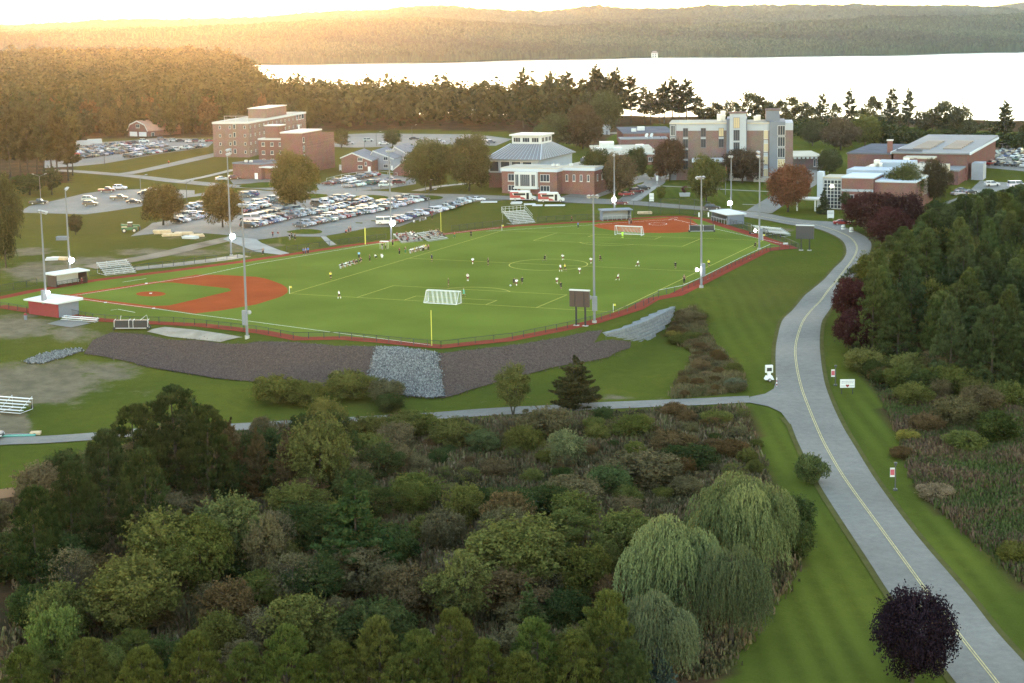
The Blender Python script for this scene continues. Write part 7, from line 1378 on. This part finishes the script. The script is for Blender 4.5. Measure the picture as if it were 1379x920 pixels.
# green telehandler
p = gnd(175, 312.5); o = empty('telehandler', p, .1); M['jd'] = mat('machine green', (.02, .09, .035), .5, spec=.4)
mb = MB(); mb.box(-2.2, 2.0, -.9, .9, .7, 1.5); mb.build('chassis', M['jd'], o); mb = MB(); mb.hexa([(-.6, -.85, 1.503), (.9, -.85, 1.503), (.9, .2, 1.503), (-.6, .2, 1.503)], [(-.4, -.8, 2.7), (.7, -.8, 2.7), (.7, .15, 2.7), (-.4, .15, 2.7)]); mb.build('cab', M['carglass'], o); mb = MB(); mb.box(-.5, .8, -.88, .22, 2.703, 2.85); mb.build('cab_roof', M['netwhite'], o)
mb = MB(); mb.hexa([(-2.4, .3, 1.7), (-2.4, .8, 1.7), (2.6, .8, 1.52), (2.6, .3, 1.52)], [(-2.4, .3, 2.3), (-2.4, .8, 2.3), (2.6, .8, 1.95), (2.6, .3, 1.95)]); mb.build('boom', M['jd'], o); mb = MB(); mb.box(2.6, 2.8, -.9, .9, .4, 1.5); mb.build('fork_carriage', M['black'], o)
for x in (-1.4, 1.3):
    for s in (-1, 1): wheel_mb(x, s*1.15, .62).build('wheel', [M['tyre'], M['rim']], o)
tag(o, 'green telehandler parked left of the round tree on the gravel', 'telehandler')
# lumber stacks, debris, bins, covers
for i, (px, py, l, n, rz, mt, lab) in enumerate(((219, 314.5, 4.5, 3, .05, 'wood', 'lumber stack beside the gravel lot, left one'), (231, 317.5, 5, 2, .3, 'wood', 'lumber stack beside the gravel lot, nearest one'), (248, 315.5, 4.5, 2, -.05, 'wood', 'lumber stack beside the gravel lot, right one'), (257, 321, 4, 2, -.4, 'alu', 'pale panel stack below the lumber stacks'), (265, 318.5, 3.5, 2, .3, 'wood', 'small lumber stack under the round tree'), (695, 274.5, 3.2, 2, .1, 'alu', 'white slab stack in front of the left bus'), (714, 275.5, 3.4, 1, .1, 'alu', 'white slab pile between the two buses'), (724, 277, 3, 1, -.1, 'alu', 'white slabs in front of the right bus, left pile'), (746, 277, 6, 1, -.12, 'alu', 'long white beam in front of the right bus'), (659, 272.5, 5, 1, .0, 'alu', 'long white beam on the grass bank'), (868, 287.8, 4, 2, .1, 'wood', 'pale lumber stack behind the softball backstop'), (80, 349.5, 5, 2, -.35, 'wood', 'debris of boards on the grey dirt patch, right pile'), (70, 350, 3, 2, .2, 'alu', 'debris of boards on the grey dirt patch, left pile'), (84, 323, 3, 3, 0, 'panel', 'grey utility box on the grass mounds'))):
    p = gnd(px, py); o = empty('lumber_stack' if mt == 'wood' else 'panel_stack', (p.x, p.y, p.z+.02), rz); 
    for k in range(n):
        mb = MB(); dx = R.uniform(-.3, .3); [mb.box(-l/2+dx, l/2+dx, -1+q*.5, -1+q*.5+.46, .05+k*.34, .34+k*.34) for q in range(4)]; mb.build('board_layer', M[mt], o)
    tag(o, lab, 'stack', 'stacks of building material')
def sign(px, py, pxw, pyt, pyb, label, rz=0, mt='netwhite', posts=2, lines=True, emblem=False):
    p = gnd(px, py); k = p.y/PF; w = pxw*k; zt = atY(px, pyt, p.y).z-p.z; zb_ = atY(px, pyb, p.y).z-p.z; o = empty('sign', p, rz); mb = MB(); mb.box(-w/2, w/2, -.08, .08, zb_, zt); b = mb.build('board', M[mt], o)
    for x in ((-w*.38, w*.38) if posts == 2 else (0,)): mb = MB(); mb.box(x-.06, x+.06, .082, .2, -.3, zt-.1); mb.build('post', M['black' if mt == 'netwhite' and emblem else 'metal'], o)
    if lines:
        mb = MB(); h = zt-zb_; q = R.random
        for r_ in range(2):
            z = zb_+h*(.78-r_*.2); x = -w*.4
            while x < w*.4: l = w*R.uniform(.04, .1); mb.box(x, min(x+l, w*.42), -.09, -.081, z-h*.05, z+h*.05); x += l+w*.03
        mb.build('lettering', M['slate'], b)
    if emblem:
        mb = MB(); h = zt-zb_; zc = zb_+h*.2; mb.prism([(0, 0)], 0, 0) if False else None
        pts_ = [(-.3, .18), (-.15, .26), (0, .2), (.15, .26), (.3, .18), (.26, 0), (0, -.22), (-.26, 0)]; mb.v = [(x, -.09, zc+z) for x, z in pts_]+[(x, -.081, zc+z) for x, z in pts_]; n = len(pts_); mb.f = [tuple(range(n)), tuple(reversed(range(n, 2*n)))]+[(i, (i+1) % n, n+(i+1) % n, n+i) for i in range(n)]; mb.mi = [0]*len(mb.f); mb.build('emblem', M['dugred'], b); mb = MB(); mb.box(-w*.45, -.34, -.09, -.081, zc-.03, zc+.08); mb.box(.34, w*.45, -.09, -.081, zc-.03, zc+.08); mb.build('stripe', M['slate'], b)
    tag(o, label, 'sign', 'signs'); return o
sign(1141, 530.5, 20, 510.5, 521.5, 'white roadside sign on two black posts with grey lettering and dark emblem', emblem=True)
sign(1118.5, 294.5, 9, 283, 293, 'white sign on two legs on the lawn in front of the glass wall'); sign(877.5, 271.5, 6, 260, 270.5, 'tall white sign on the lawn beside the small pointed tree'); sign(458.5, 230, 3.2, 221.5, 228.5, 'white sign at the left corner of the first town house'); sign(1058, 329.5, 6.5, 326.5, 329, 'small white sign on the fence corner below the black scoreboard', lines=False)
sign(787, 259.5, 3, 251, 258, 'white sign at the right end of the brick hall', posts=1, lines=False); sign(885, 248, 2.5, 236.5, 243, 'small black and white lawn sign near the orange tree', posts=1, lines=False)
# speed display trailer
p = gnd(1035.5, 513); o = empty('speed_display_trailer', (p.x, p.y, p.z), .1); mb = MB(); mb.hexa([(-.75, -.6, .35), (.75, -.6, .35), (.75, .6, .35), (-.75, .6, .35)], [(-.5, -.4, .95), (.5, -.4, .95), (.5, .4, .95), (-.5, .4, .95)]); mb.build('base', M['netwhite'], o); mb = MB(); mb.hexa([(-.25, -.2, .953), (.25, -.2, .953), (.25, .2, .953), (-.25, .2, .953)], [(-.3, -.2, 1.5), (.3, -.2, 1.5), (.3, .2, 1.5), (-.3, .2, 1.5)]); mb.build('mast', M['netwhite'], o); mb = MB(); mb.box(-.62, .62, -.25, .25, 1.503, 2.75); b = mb.build('display_case', M['netwhite'], o); mb = MB(); mb.box(-.42, .42, -.27, -.252, 1.75, 2.35); mb.build('screen', M['black'], b)
for s in (-1, 1): wheel_mb(0, s*.7, .3).build('wheel', [M['tyre'], M['rim']], o)
tag(o, 'white speed display trailer with black screen on the grass at the junction', 'trailer')
for px, py, lab in ((1046, 521, 'red and white marker post at the road junction'), ):
    p = gnd(px, py); o = empty('marker_post', p); mb = MB(); mb.tube([(0, 0, -.1), (0, 0, 1.6)], .09, 6); mb.build('post', M['netwhite'], o); mb = MB(); [mb.tube([(0, 0, z), (0, 0, z+.3)], .1, 6) for z in (.3, .9)]; mb.build('band', M['dugred'], o); tag(o, lab, 'marker post')
for px, py, lab in ((1135.5, 309, 'white traffic barrel at the road beside the red sedan, left one'), (1146.5, 312.5, 'white traffic barrel under the dark maples, right one')):
    p = gnd(px, py); o = empty('traffic_barrel', p); mb = MB(); mb.tube([(0, 0, 0), (0, 0, 1.3)], [.6, .45], 10); mb.build('barrel', M['netwhite'], o); mb = MB(); mb.tube([(0, 0, .5), (0, 0, .75)], [.57, .53], 10); mb.build('band', M['slate'], o); tag(o, lab, 'barrel', 'traffic barrels')
p = gnd(922, 264); o = empty('planter', p, 0); mb = MB(); mb.hexa([(-1.5, -.8, 0), (1.5, -.8, 0), (1.5, .8, 0), (-1.5, .8, 0)], [(-1.7, -.9, 1.1), (1.7, -.9, 1.1), (1.7, .9, 1.1), (-1.7, .9, 1.1)]); mb.build('box', M['panel_light'], o); V_, F_, T_ = crown_broad(2.2, 1.3, 400, .2, 77, .1, 10); q = link('plant', npmesh('plant', V_, F_, M['leaf'], T_), o, (0, 0, 1)); q.color = (.07, .03, .03, 1); tag(o, 'pale box planter with reddish plant on the striped lawn', 'planter')
p = gnd(977, 262); h_ = atY(977, 221, p.y).z-p.z; o = empty('flagpole', p); mb = MB(); mb.tube([(0, 0, 0), (0, 0, h_)], [.12, .06], 8); mb.build('pole', M['pole'], o); mb = MB(); n_f = 6; mb.v = []
for k in range(n_f+1): mb.v += [(.06+.05*k, .08*math.sin(k*1.3), h_-.3-.12*k), (.06+.05*k, .08*math.sin(k*1.3)+.02, h_-3.2-.05*k)]
mb.f = [(2*k, 2*k+1, 2*k+3, 2*k+2) for k in range(n_f)]; mb.mi = [0]*n_f; mb.build('flag', M['dugred'], o); tag(o, 'flagpole with limp flag on the lawn in front of the academic building', 'flagpole')
p = gnd(34.5, 430); o = empty('waste_bin', p); mb = MB(); mb.tube([(0, 0, 0), (0, 0, .9)], .32, 10); mb.build('body', M['panel'], o); mb = MB(); mb.tube([(0, 0, .903), (0, 0, 1.3)], [.36, .2], 10); mb.build('lid', M['dugred'], o); tag(o, 'grey bin with dark red lid on the dirt left of the red dugout', 'bin')
# green pipe lengths and pallet by the service road
p = gnd(20, 587.5); o = empty('pipe_rack', p, .05); mb = MB(); [mb.tube([(-3.2, -.4+.2*k, .15+.02*k), (3.2, -.4+.2*k, .15+.02*k)], .09, 6) for k in range(4)]; mb.build('pipe_layer', mat('green pipe', (.04, .2, .16), .5), o); mb = MB(); mb.box(-3, 3, .5, .9, .1, .3); mb.build('timber', M['black'], o); tag(o, 'green pipes lying beside the service road at the left edge', 'pipes')
p = gnd(48, 584.5); o = empty('pallet', (p.x, p.y, p.z+.02), .1); mb = MB(); [mb.box(-.8, .8, -.6+.28*k, -.6+.28*k+.18, .3, .38) for k in range(5)]; mb.build('deck', M['wood'], o); mb = MB(); [mb.box(-.8, .8, y, y+.1, 0, .297) for y in (-.55, 0, .45)]; mb.build('bearers', M['wood'], o); tag(o, 'pale pallet on the grass beside the service road', 'pallet')
p = gnd(2, 591); car('pickup', 'black', (p.x-2.6, p.y), 0, 'dark truck on the service road cut by the left edge')
p = gnd(5, 686); o = empty('picnic_shelter', p, .5); mb = MB(); mb.hexa([(-1.5, -1.2, 1.9), (1.5, -1.2, 1.9), (1.5, 1.2, 1.9), (-1.5, 1.2, 1.9)], [(-1.5, -.05, 2.8), (1.5, -.05, 2.8), (1.5, .05, 2.8), (-1.5, .05, 2.8)]); mb.build('roof', mat('brown roof', (.22, .12, .06), .8), o)
for x in (-1.2, 1.2):
    for y in (-1, 1): mb = MB(); mb.box(x-.08, x+.08, y-.08, y+.08, -.2, 1.897); mb.build('post', M['bark'], o)
tag(o, 'small brown roofed shelter on the lawn at the left edge', 'shelter')
# ------------------------------------------------------------------ people
M['skin'] = mat('skin', (.32, .19, .13), .7); M['cloth'] = objcol('clothing', .9, .1); M['hair'] = mat('hair', (.03, .02, .015), .8)
def skin_mesh(name, verts, edges, radii, m, root=0, sub=1):
    me = bpy.data.meshes.new(name); me.from_pydata(verts, edges, []); o = bpy.data.objects.new('tmp', me); COL.objects.link(o); o.modifiers.new('s', 'SKIN')
    for i, r in enumerate(radii): me.skin_vertices[0].data[i].radius = (r, r) if not isinstance(r, tuple) else r; me.skin_vertices[0].data[i].use_root = (i == root)
    if sub: q = o.modifiers.new('ss', 'SUBSURF'); q.levels = sub; q.render_levels = sub
    dg = bpy.context.evaluated_depsgraph_get(); nm = bpy.data.meshes.new_from_object(o.evaluated_get(dg)); nm.name = name; bpy.data.objects.remove(o); bpy.data.meshes.remove(me)
    nm.materials.clear(); nm.materials.append(m); nm.polygons.foreach_set('use_smooth', [True]*len(nm.polygons)); return nm
def pose(kind):
    """joints: pelvis, chest, neck, head, then arms (shoulder, elbow, wrist, hand) and legs (hip, knee, ankle, toe)"""
    if kind == 'stand': J = dict(pe=(0, 0, .95), ch=(0, 0, 1.3), ne=(0, 0, 1.5), he=(.02, 0, 1.66), ht=(.01, 0, 1.76), arms=[[(0, s*.19, 1.43), (-.02, s*.25, 1.15), (.05, s*.25, .92), (.07, s*.24, .82)] for s in (-1, 1)], legs=[[(0, s*.09, .9), (.01, s*.11, .5), (-.02, s*.12, .08), (.14, s*.13, .03)] for s in (-1, 1)])
    elif kind == 'walk': J = dict(pe=(0, 0, .93), ch=(.03, 0, 1.28), ne=(.05, 0, 1.48), he=(.08, 0, 1.64), ht=(.08, 0, 1.74), arms=[[(.04, s*.19, 1.4), (.04-s*.14, s*.24, 1.15), (.12-s*.12, s*.23, .95), (.15-s*.12, s*.22, .87)] for s in (-1, 1)], legs=[[(0, s*.09, .88), (s*.2+.03, s*.1, .5), (s*.25-.05, s*.11, .1+(.04 if s < 0 else 0)), (s*.25+.1, s*.11, .04)] for s in (-1, 1)])
    elif kind == 'run': J = dict(pe=(0, 0, .93), ch=(.12, 0, 1.26), ne=(.2, 0, 1.44), he=(.26, 0, 1.59), ht=(.27, 0, 1.69), arms=[[(.16, s*.19, 1.37), (.1-s*.22, s*.25, 1.15), (.34-s*.2, s*.22, 1.12), (.42-s*.2, s*.2, 1.17)] for s in (-1, 1)], legs=[[(0, s*.09, .88), ((.38, s*.1, .66) if s > 0 else (-.08, s*.1, .5)), ((.28, s*.1, .26) if s > 0 else (-.42, s*.1, .32)), ((.42, s*.1, .2) if s > 0 else (-.44, s*.1, .2))] for s in (-1, 1)])
    elif kind == 'sit': J = dict(pe=(0, 0, .12), ch=(.06, 0, .46), ne=(.08, 0, .66), he=(.12, 0, .82), ht=(.12, 0, .92), arms=[[(.07, s*.19, .58), (.14, s*.25, .32), (.34, s*.17, .24), (.42, s*.14, .24)] for s in (-1, 1)], legs=[[(.03, s*.1, .1), (.42, s*.13, .12), (.42, s*.13, -.3), (.56, s*.14, -.36)] for s in (-1, 1)])
    else: J = dict(pe=(0, 0, .62), ch=(.22, 0, .86), ne=(.36, 0, .98), he=(.48, 0, 1.08), ht=(.52, 0, 1.17), arms=[[(.3, s*.19, .92), (.42, s*.26, .66), (.5, s*.2, .42), (.52, s*.18, .33)] for s in (-1, 1)], legs=[[(0, s*.1, .58), (.3, s*.15, .46), (-.02, s*.15, .08), (.14, s*.15, .03)] for s in (-1, 1)])
    return J
def person_meshes(kind):
    J = pose(kind); V = [J['pe'], J['ch'], J['ne'], J['he'], J['ht']]; E_ = [(0, 1), (1, 2), (2, 3), (3, 4)]; rr = [.13, (.16, .11), .055, .1, .07]
    for a in J['arms']:
        k = len(V); V += a; E_ += [(1, k), (k, k+1), (k+1, k+2), (k+2, k+3)]; rr += [.065, .045, .035, .04]
    for a in J['legs']:
        k = len(V); V += a; E_ += [(0, k), (k, k+1), (k+1, k+2), (k+2, k+3)]; rr += [.1, .065, .045, .045]
    body = skin_mesh('person', V, E_, rr, M['skin'])
    V = [J['pe'], J['ch'], tuple((a*.4+b*.6) for a, b in zip(J['ch'], J['ne']))]; E_ = [(0, 1), (1, 2)]; rr = [.15, (.185, .135), .09]
    for a in J['arms']: k = len(V); V += a[:2]; E_ += [(1, k), (k, k+1)]; rr += [.085, .065]
    shirt = skin_mesh('shirt', V, E_, rr, M['cloth'])
    V = [J['pe']]; E_ = []; rr = [.155]; V2 = list(V); E2 = []; r2 = [.155]
    for a in J['legs']:
        k = len(V); mid = tuple(p*.25+q*.75 for p, q in zip(a[0], a[1])); V += [a[0], mid]; E_ += [(0, k), (k, k+1)]; rr += [.125, .105]; k = len(V2); V2 += [a[0], a[1], tuple(p*.12+q*.88 for p, q in zip(a[1], a[2]))]; E2 += [(0, k), (k, k+1), (k+1, k+2)]; r2 += [.12, .085, .07]
    shorts = skin_mesh('shorts', V, E_, rr, M['cloth']); trousers = skin_mesh('trousers', V2, E2, r2, M['cloth']); socks = []
    for a in J['legs']: lo = tuple(p*.75+q*.25 for p, q in zip(a[1], a[2])); socks.append(skin_mesh('sock', [lo, a[2]], [(0, 1)], [.068, .058], M['cloth']))
    h = Vector(J['he']); t = Vector(J['ht']); hr = skin_mesh('hair', [tuple(h+Vector((-.03, 0, .02))), tuple(t+Vector((-.015, 0, .015)))], [(0, 1)], [.105, .085], M['hair'])
    return body, shirt, shorts, trousers, socks, hr
PM = {k: person_meshes(k) for k in ('stand', 'walk', 'run', 'sit', 'crouch')}
PC = {'white': (.75, .75, .74), 'maroon': (.13, .018, .025), 'black': (.014, .014, .016), 'navy': (.02, .03, .07), 'yellow': (.62, .52, .06), 'blue': (.05, .13, .42), 'lightblue': (.25, .5, .75), 'teal': (.1, .42, .32), 'neon': (.45, .85, .05), 'red': (.4, .03, .03), 'grey': (.2, .2, .21), 'green': (.05, .14, .07), 'tan': (.35, .26, .17)}
def person(p, kind, shirt, low, label, group=None, rz=None, trousers=False, socks=None, scale=1.0):
    b, sh, so_, tr, sk, hr = PM[kind]; o = link('person', b, None, p, R.uniform(0, 6.28) if rz is None else rz); o.scale = (scale,)*3
    q = link('shirt', sh, o); q.color = (*PC[shirt], 1); q = link('trousers' if trousers else 'shorts', tr if trousers else so_, o); q.color = (*PC[low], 1); link('hair', hr, o)
    if socks:
        for s in sk: q = link('sock', s, o); q.color = (*PC[socks], 1)
    tag(o, label, 'person', group); return o
def PF_(px, py): p = at(px, py, 0); return (p.x, p.y, .03)
LW = [(636.6, 356.6, 'run', 'left of the centre circle'), (630, 378.7, 'stand', 'above the near goal'), (758.3, 351.3, 'run', 'inside the centre circle near its far edge'), (755, 366, 'walk', 'beside the referee below the centre circle'), (780.6, 369.6, 'run', 'just right of the referee'), (750, 383.2, 'run', 'chased by a dark player below the circle'), (796, 356, 'run', 'at the right rim of the centre circle'), (695.6, 386, 'run', 'with the ball in the tackle'), (858.4, 360, 'run', 'on the halfway line, right part'), (831.8, 378.7, 'run', 'alone right of the tall pole'), (457, 402.3, 'walk', 'alone near the left goal line end')]
for x, y, k, w_ in LW: person(PF_(x, y), k, 'white', 'maroon' if x != 457 else 'black', 'soccer player in white shirt and %s shorts %s' % ('maroon' if x != 457 else 'dark', w_), 'soccer players in white', socks='white', scale=1.05)
LD = [(657.4, 357, 'stand', 'left of the centre circle'), (733.2, 352.6, 'run', 'inside the left half of the centre circle'), (808.8, 353, 'run', 'right of the tall pole near the circle'), (703, 383.5, 'run', 'right of the tackle'), (755.3, 390.5, 'run', 'chasing the white player below the circle'), (604, 385.6, 'stand', 'near the near penalty box above the goal'), (692, 385, 'run', 'in the tackle with the white player'), (909.6, 362.7, 'run', 'on the right of the halfway line'), (921.4, 381.8, 'stand', 'standing still near the right touchline'), (1016.6, 334.8, 'run', 'at the far right corner of the pitch'), (581.8, 352, 'walk', 'near the left touchline beside the team bench')]
for x, y, k, w_ in LD: person(PF_(x, y), k, 'black' if x != 581.8 else 'navy', 'black', 'soccer player in dark kit %s' % w_, 'soccer players in dark kit', socks='black', scale=1.05 if x != 921.4 else 1.15, trousers=(x == 921.4))
for x, y, k, w_, s, l in ((761, 365.3, 'walk', 'referee in yellow shirt and black shorts in front of the centre circle', 'yellow', 'black'), (954.5, 359.7, 'walk', 'assistant referee in yellow shirt on the right touchline', 'yellow', 'black'), (445.4, 376.2, 'walk', 'assistant referee in yellow shirt on the left touchline', 'yellow', 'black'), (624.8, 399.5, 'walk', 'goalkeeper in teal shirt beside the near goal', 'teal', 'teal'), (838.4, 320.6, 'stand', 'goalkeeper in neon yellow kit in front of the far goal', 'neon', 'neon')): person(PF_(x, y), k, s, l, w_, socks='black' if s != 'neon' else 'neon', scale=1.05)
SL = [(408.5, 342.8, 'stand', 'blue', 'black', 'person in blue jacket on the track by the path, left of three'), (411.5, 342.6, 'stand', 'blue', 'navy', 'person in blue jacket on the track by the path, middle of three'), (415, 342, 'stand', 'blue', 'black', 'person in blue jacket on the track by the path, right of three'), (483.6, 347.9, 'stand', 'lightblue', 'black', 'person in light blue shirt behind the dark team bench'), (498, 351.7, 'stand', 'black', 'black', 'person in black standing right of the dark team bench'), (515, 336, 'stand', 'black', 'grey', 'person in dark clothes at the small white table, left one'), (519.5, 335.4, 'stand', 'grey', 'black', 'person in grey at the small white table, right one'), (529, 331, 'stand', 'maroon', 'black', 'person in maroon at the foot of the lit pole'), (538, 342.6, 'stand', 'maroon', 'black', 'person in maroon top left of the white team bench'), (546, 341, 'stand', 'black', 'green', 'person in dark top beside the white team bench, left end'), (570, 338.6, 'stand', 'white', 'black', 'person in white shirt standing at the right end of the team bench'), (577, 337.4, 'stand', 'maroon', 'black', 'person in dark maroon at the right end of the team bench'), (612, 320.5, 'walk', 'red', 'green', 'person in red top right of the right bleacher'), (634.4, 319, 'stand', 'black', 'black', 'person in black near the far left touchline'), (778.5, 307.2, 'stand', 'blue', 'black', 'person in blue shirt left of the far clay infield'), (847.5, 302, 'stand', 'navy', 'grey', 'person in navy on the clay behind the far goal, left one'), (850, 301.7, 'stand', 'black', 'black', 'person in black on the clay behind the far goal, right one'),
      (507, 348, 'crouch', 'white', 'black', 'person in white bending over bags left of the coaching area'), (515, 347.5, 'crouch', 'white', 'white', 'person in white crouching on the turf beside the bent one')]
for x, y, k, s, l, w_ in SL: person(PF_(x, y), k, s, l, w_, 'people on the sideline', trousers=True)
def PG(px, py): p = gnd(px, py); return (p.x, p.y, p.z+.1)
for x, y, k, s, l, w_ in ((367.5, 319.8, 'walk', 'maroon', 'black', 'person in maroon on the car park path, left of two'), (374.6, 319.8, 'walk', 'maroon', 'grey', 'person in maroon on the car park path, right of two'), (390.3, 323.6, 'walk', 'black', 'grey', 'person in dark clothes on the grass edge, left of three'), (393, 321.5, 'walk', 'black', 'black', 'person in dark clothes on the grass edge, middle of three'), (397.3, 323.4, 'stand', 'black', 'black', 'person in dark clothes on the grass edge, right of three'), (354.5, 343, 'stand', 'navy', 'black', 'person in navy at the gate beside the path'), (465.7, 315, 'crouch', 'red', 'black', 'child in red crouching on the grass bank above the foul pole'), (469.6, 313.5, 'stand', 'navy', 'black', 'person in navy on the top of the grass bank, left of two'), (472.2, 312, 'stand', 'grey', 'maroon', 'person in grey on the top of the grass bank, right of two'), (582, 295.5, 'stand', 'brown' if False else 'maroon', 'black', 'person in dark red on the grass bank below the parked cars'), (770, 298.8, 'stand', 'maroon', 'black', 'person in maroon left of the softball dugout'), (227.3, 221.6, 'walk', 'red', 'black', 'person in red on the path below the far upper car park')): person(PG(x, y), k, s, l, w_, 'people around the car park', trousers=True)
for i, (x, y, s) in enumerate(((557, 299.5, 'white'), (566, 297.5, 'grey'), (570, 296.5, 'navy'), (573.5, 295.5, 'white'))): q = PG(x, y); person((q[0], q[1], q[2]+.0), 'sit', s, 'grey', 'person in %s sitting on the grass bank, %s from the left' % (s, nth(i)), 'people sitting on the grass bank', trousers=True)
for bo, bw_, lab in ((b1, w1, 'left bleacher'), (b2, w2, 'right bleacher')):
    lst = []
    for r_ in range(6):
        for c_ in range(9):
            x = bw_*(c_+.7)/9.6
            pr = .42 if 1 <= r_ <= 4 else .18
            if R.random() < pr: lst.append((x, r_*.7+.15, .42+r_*.32+.06))
    lst.sort()
    for i, (x, y, z) in enumerate(lst):
        s = R.choice(['black', 'maroon', 'navy', 'white', 'tan', 'black', 'maroon', 'grey']); v = Matrix.Rotation(bo.rotation_euler.z, 3, 'Z') @ Vector((x, y, z)); person(tuple(bo.location+v), 'sit', s, R.choice(['navy', 'black', 'grey']), 'spectator in %s sitting on the %s, %s from the left' % (s, lab, nth(i)), 'spectators on the bleachers', bo.rotation_euler.z-math.pi/2+R.uniform(-.3, .3), True)
p = at(31+76, 383.5, 0); person((p.x, p.y+2.2, .5), 'sit', 'maroon', 'maroon', 'person in maroon sitting in the white dugout', rz=-1.3, trousers=True); p = at(741-0, 1, 0) if False else None
def team_bench(pxa, pya, pxb, pyb, n, shirts, label, plab, grp):
    A = at(pxa, pya, 0); Bq = at(pxb, pyb, 0); d = (Bq-A).to_2d(); W_ = d.length; rz = math.atan2(d.y, d.x); o = empty('team_bench', (A.x, A.y, .02), rz); mb = MB(); mb.box(0, W_, -.2, .2, .4, .46); mb.build('seat', M['alu'], o); mb = MB(); [mb.box(x, x+.08, -.18, .18, 0, .4) for x in np.linspace(.2, W_-.3, 4)]; mb.build('legs', M['metal'], o); mb = MB(); mb.box(0, W_, .22, .27, .7, .95); mb.build('backrest', M['alu'], o); tag(o, label, 'bench', 'team benches')
    for i in range(n):
        t = (i+.5)/n; p = A.lerp(Bq, t); s = shirts[i % len(shirts)]; person((p.x, p.y, .48), 'sit', s, 'black', 'player in %s on the %s, %s from left' % (s, plab, nth(i)), grp, rz-math.pi/2+R.uniform(-.4, .4), False)
team_bench(458, 361.5, 478, 355.5, 4, ['black', 'white', 'black', 'maroon'], 'long dark team bench on the near left sideline', 'dark team bench', 'players on the team benches')
team_bench(552, 341, 574, 335, 9, ['white', 'white', 'yellow', 'white', 'grey', 'white'], 'team bench full of white shirted players in front of the bleachers', 'white team bench', 'players on the team benches')
for i, (x, y) in enumerate(((478, 356), (481, 355.5), (484.5, 354), (486.5, 352.6))): person(PF_(x, y), 'crouch', R.choice(['black', 'maroon']), 'black', 'person in dark kit huddled at the dark bench end, %s from left' % nth(i), 'players on the team benches')
p = at(517.5, 335, 0); o = empty('table', (p.x, p.y, .02), -.4); mb = MB(); mb.box(-1.1, 1.1, -.4, .4, 1.9, 2.0); mb.build('canopy_top', M['netwhite'], o)
for x in (-1, 1):
    for y in (-.35, .35): mb = MB(); mb.tube([(x, y, 0), (x, y, 1.9)], .03, 5); mb.build('leg', M['metal'], o)
tag(o, 'small white canopy above two people on the left sideline', 'canopy')
p = at(687.5, 385.3, 0); V_ = []; bm = bmesh.new(); bmesh.ops.create_icosphere(bm, subdivisions=2, radius=.2); me = bpy.data.meshes.new('soccer_ball'); bm.to_mesh(me); bm.free(); me.materials.append(M['netwhite']); tag(link('soccer_ball', me, None, (p.x, p.y, .22)), 'white soccer ball on the turf left of the tackle', 'ball')
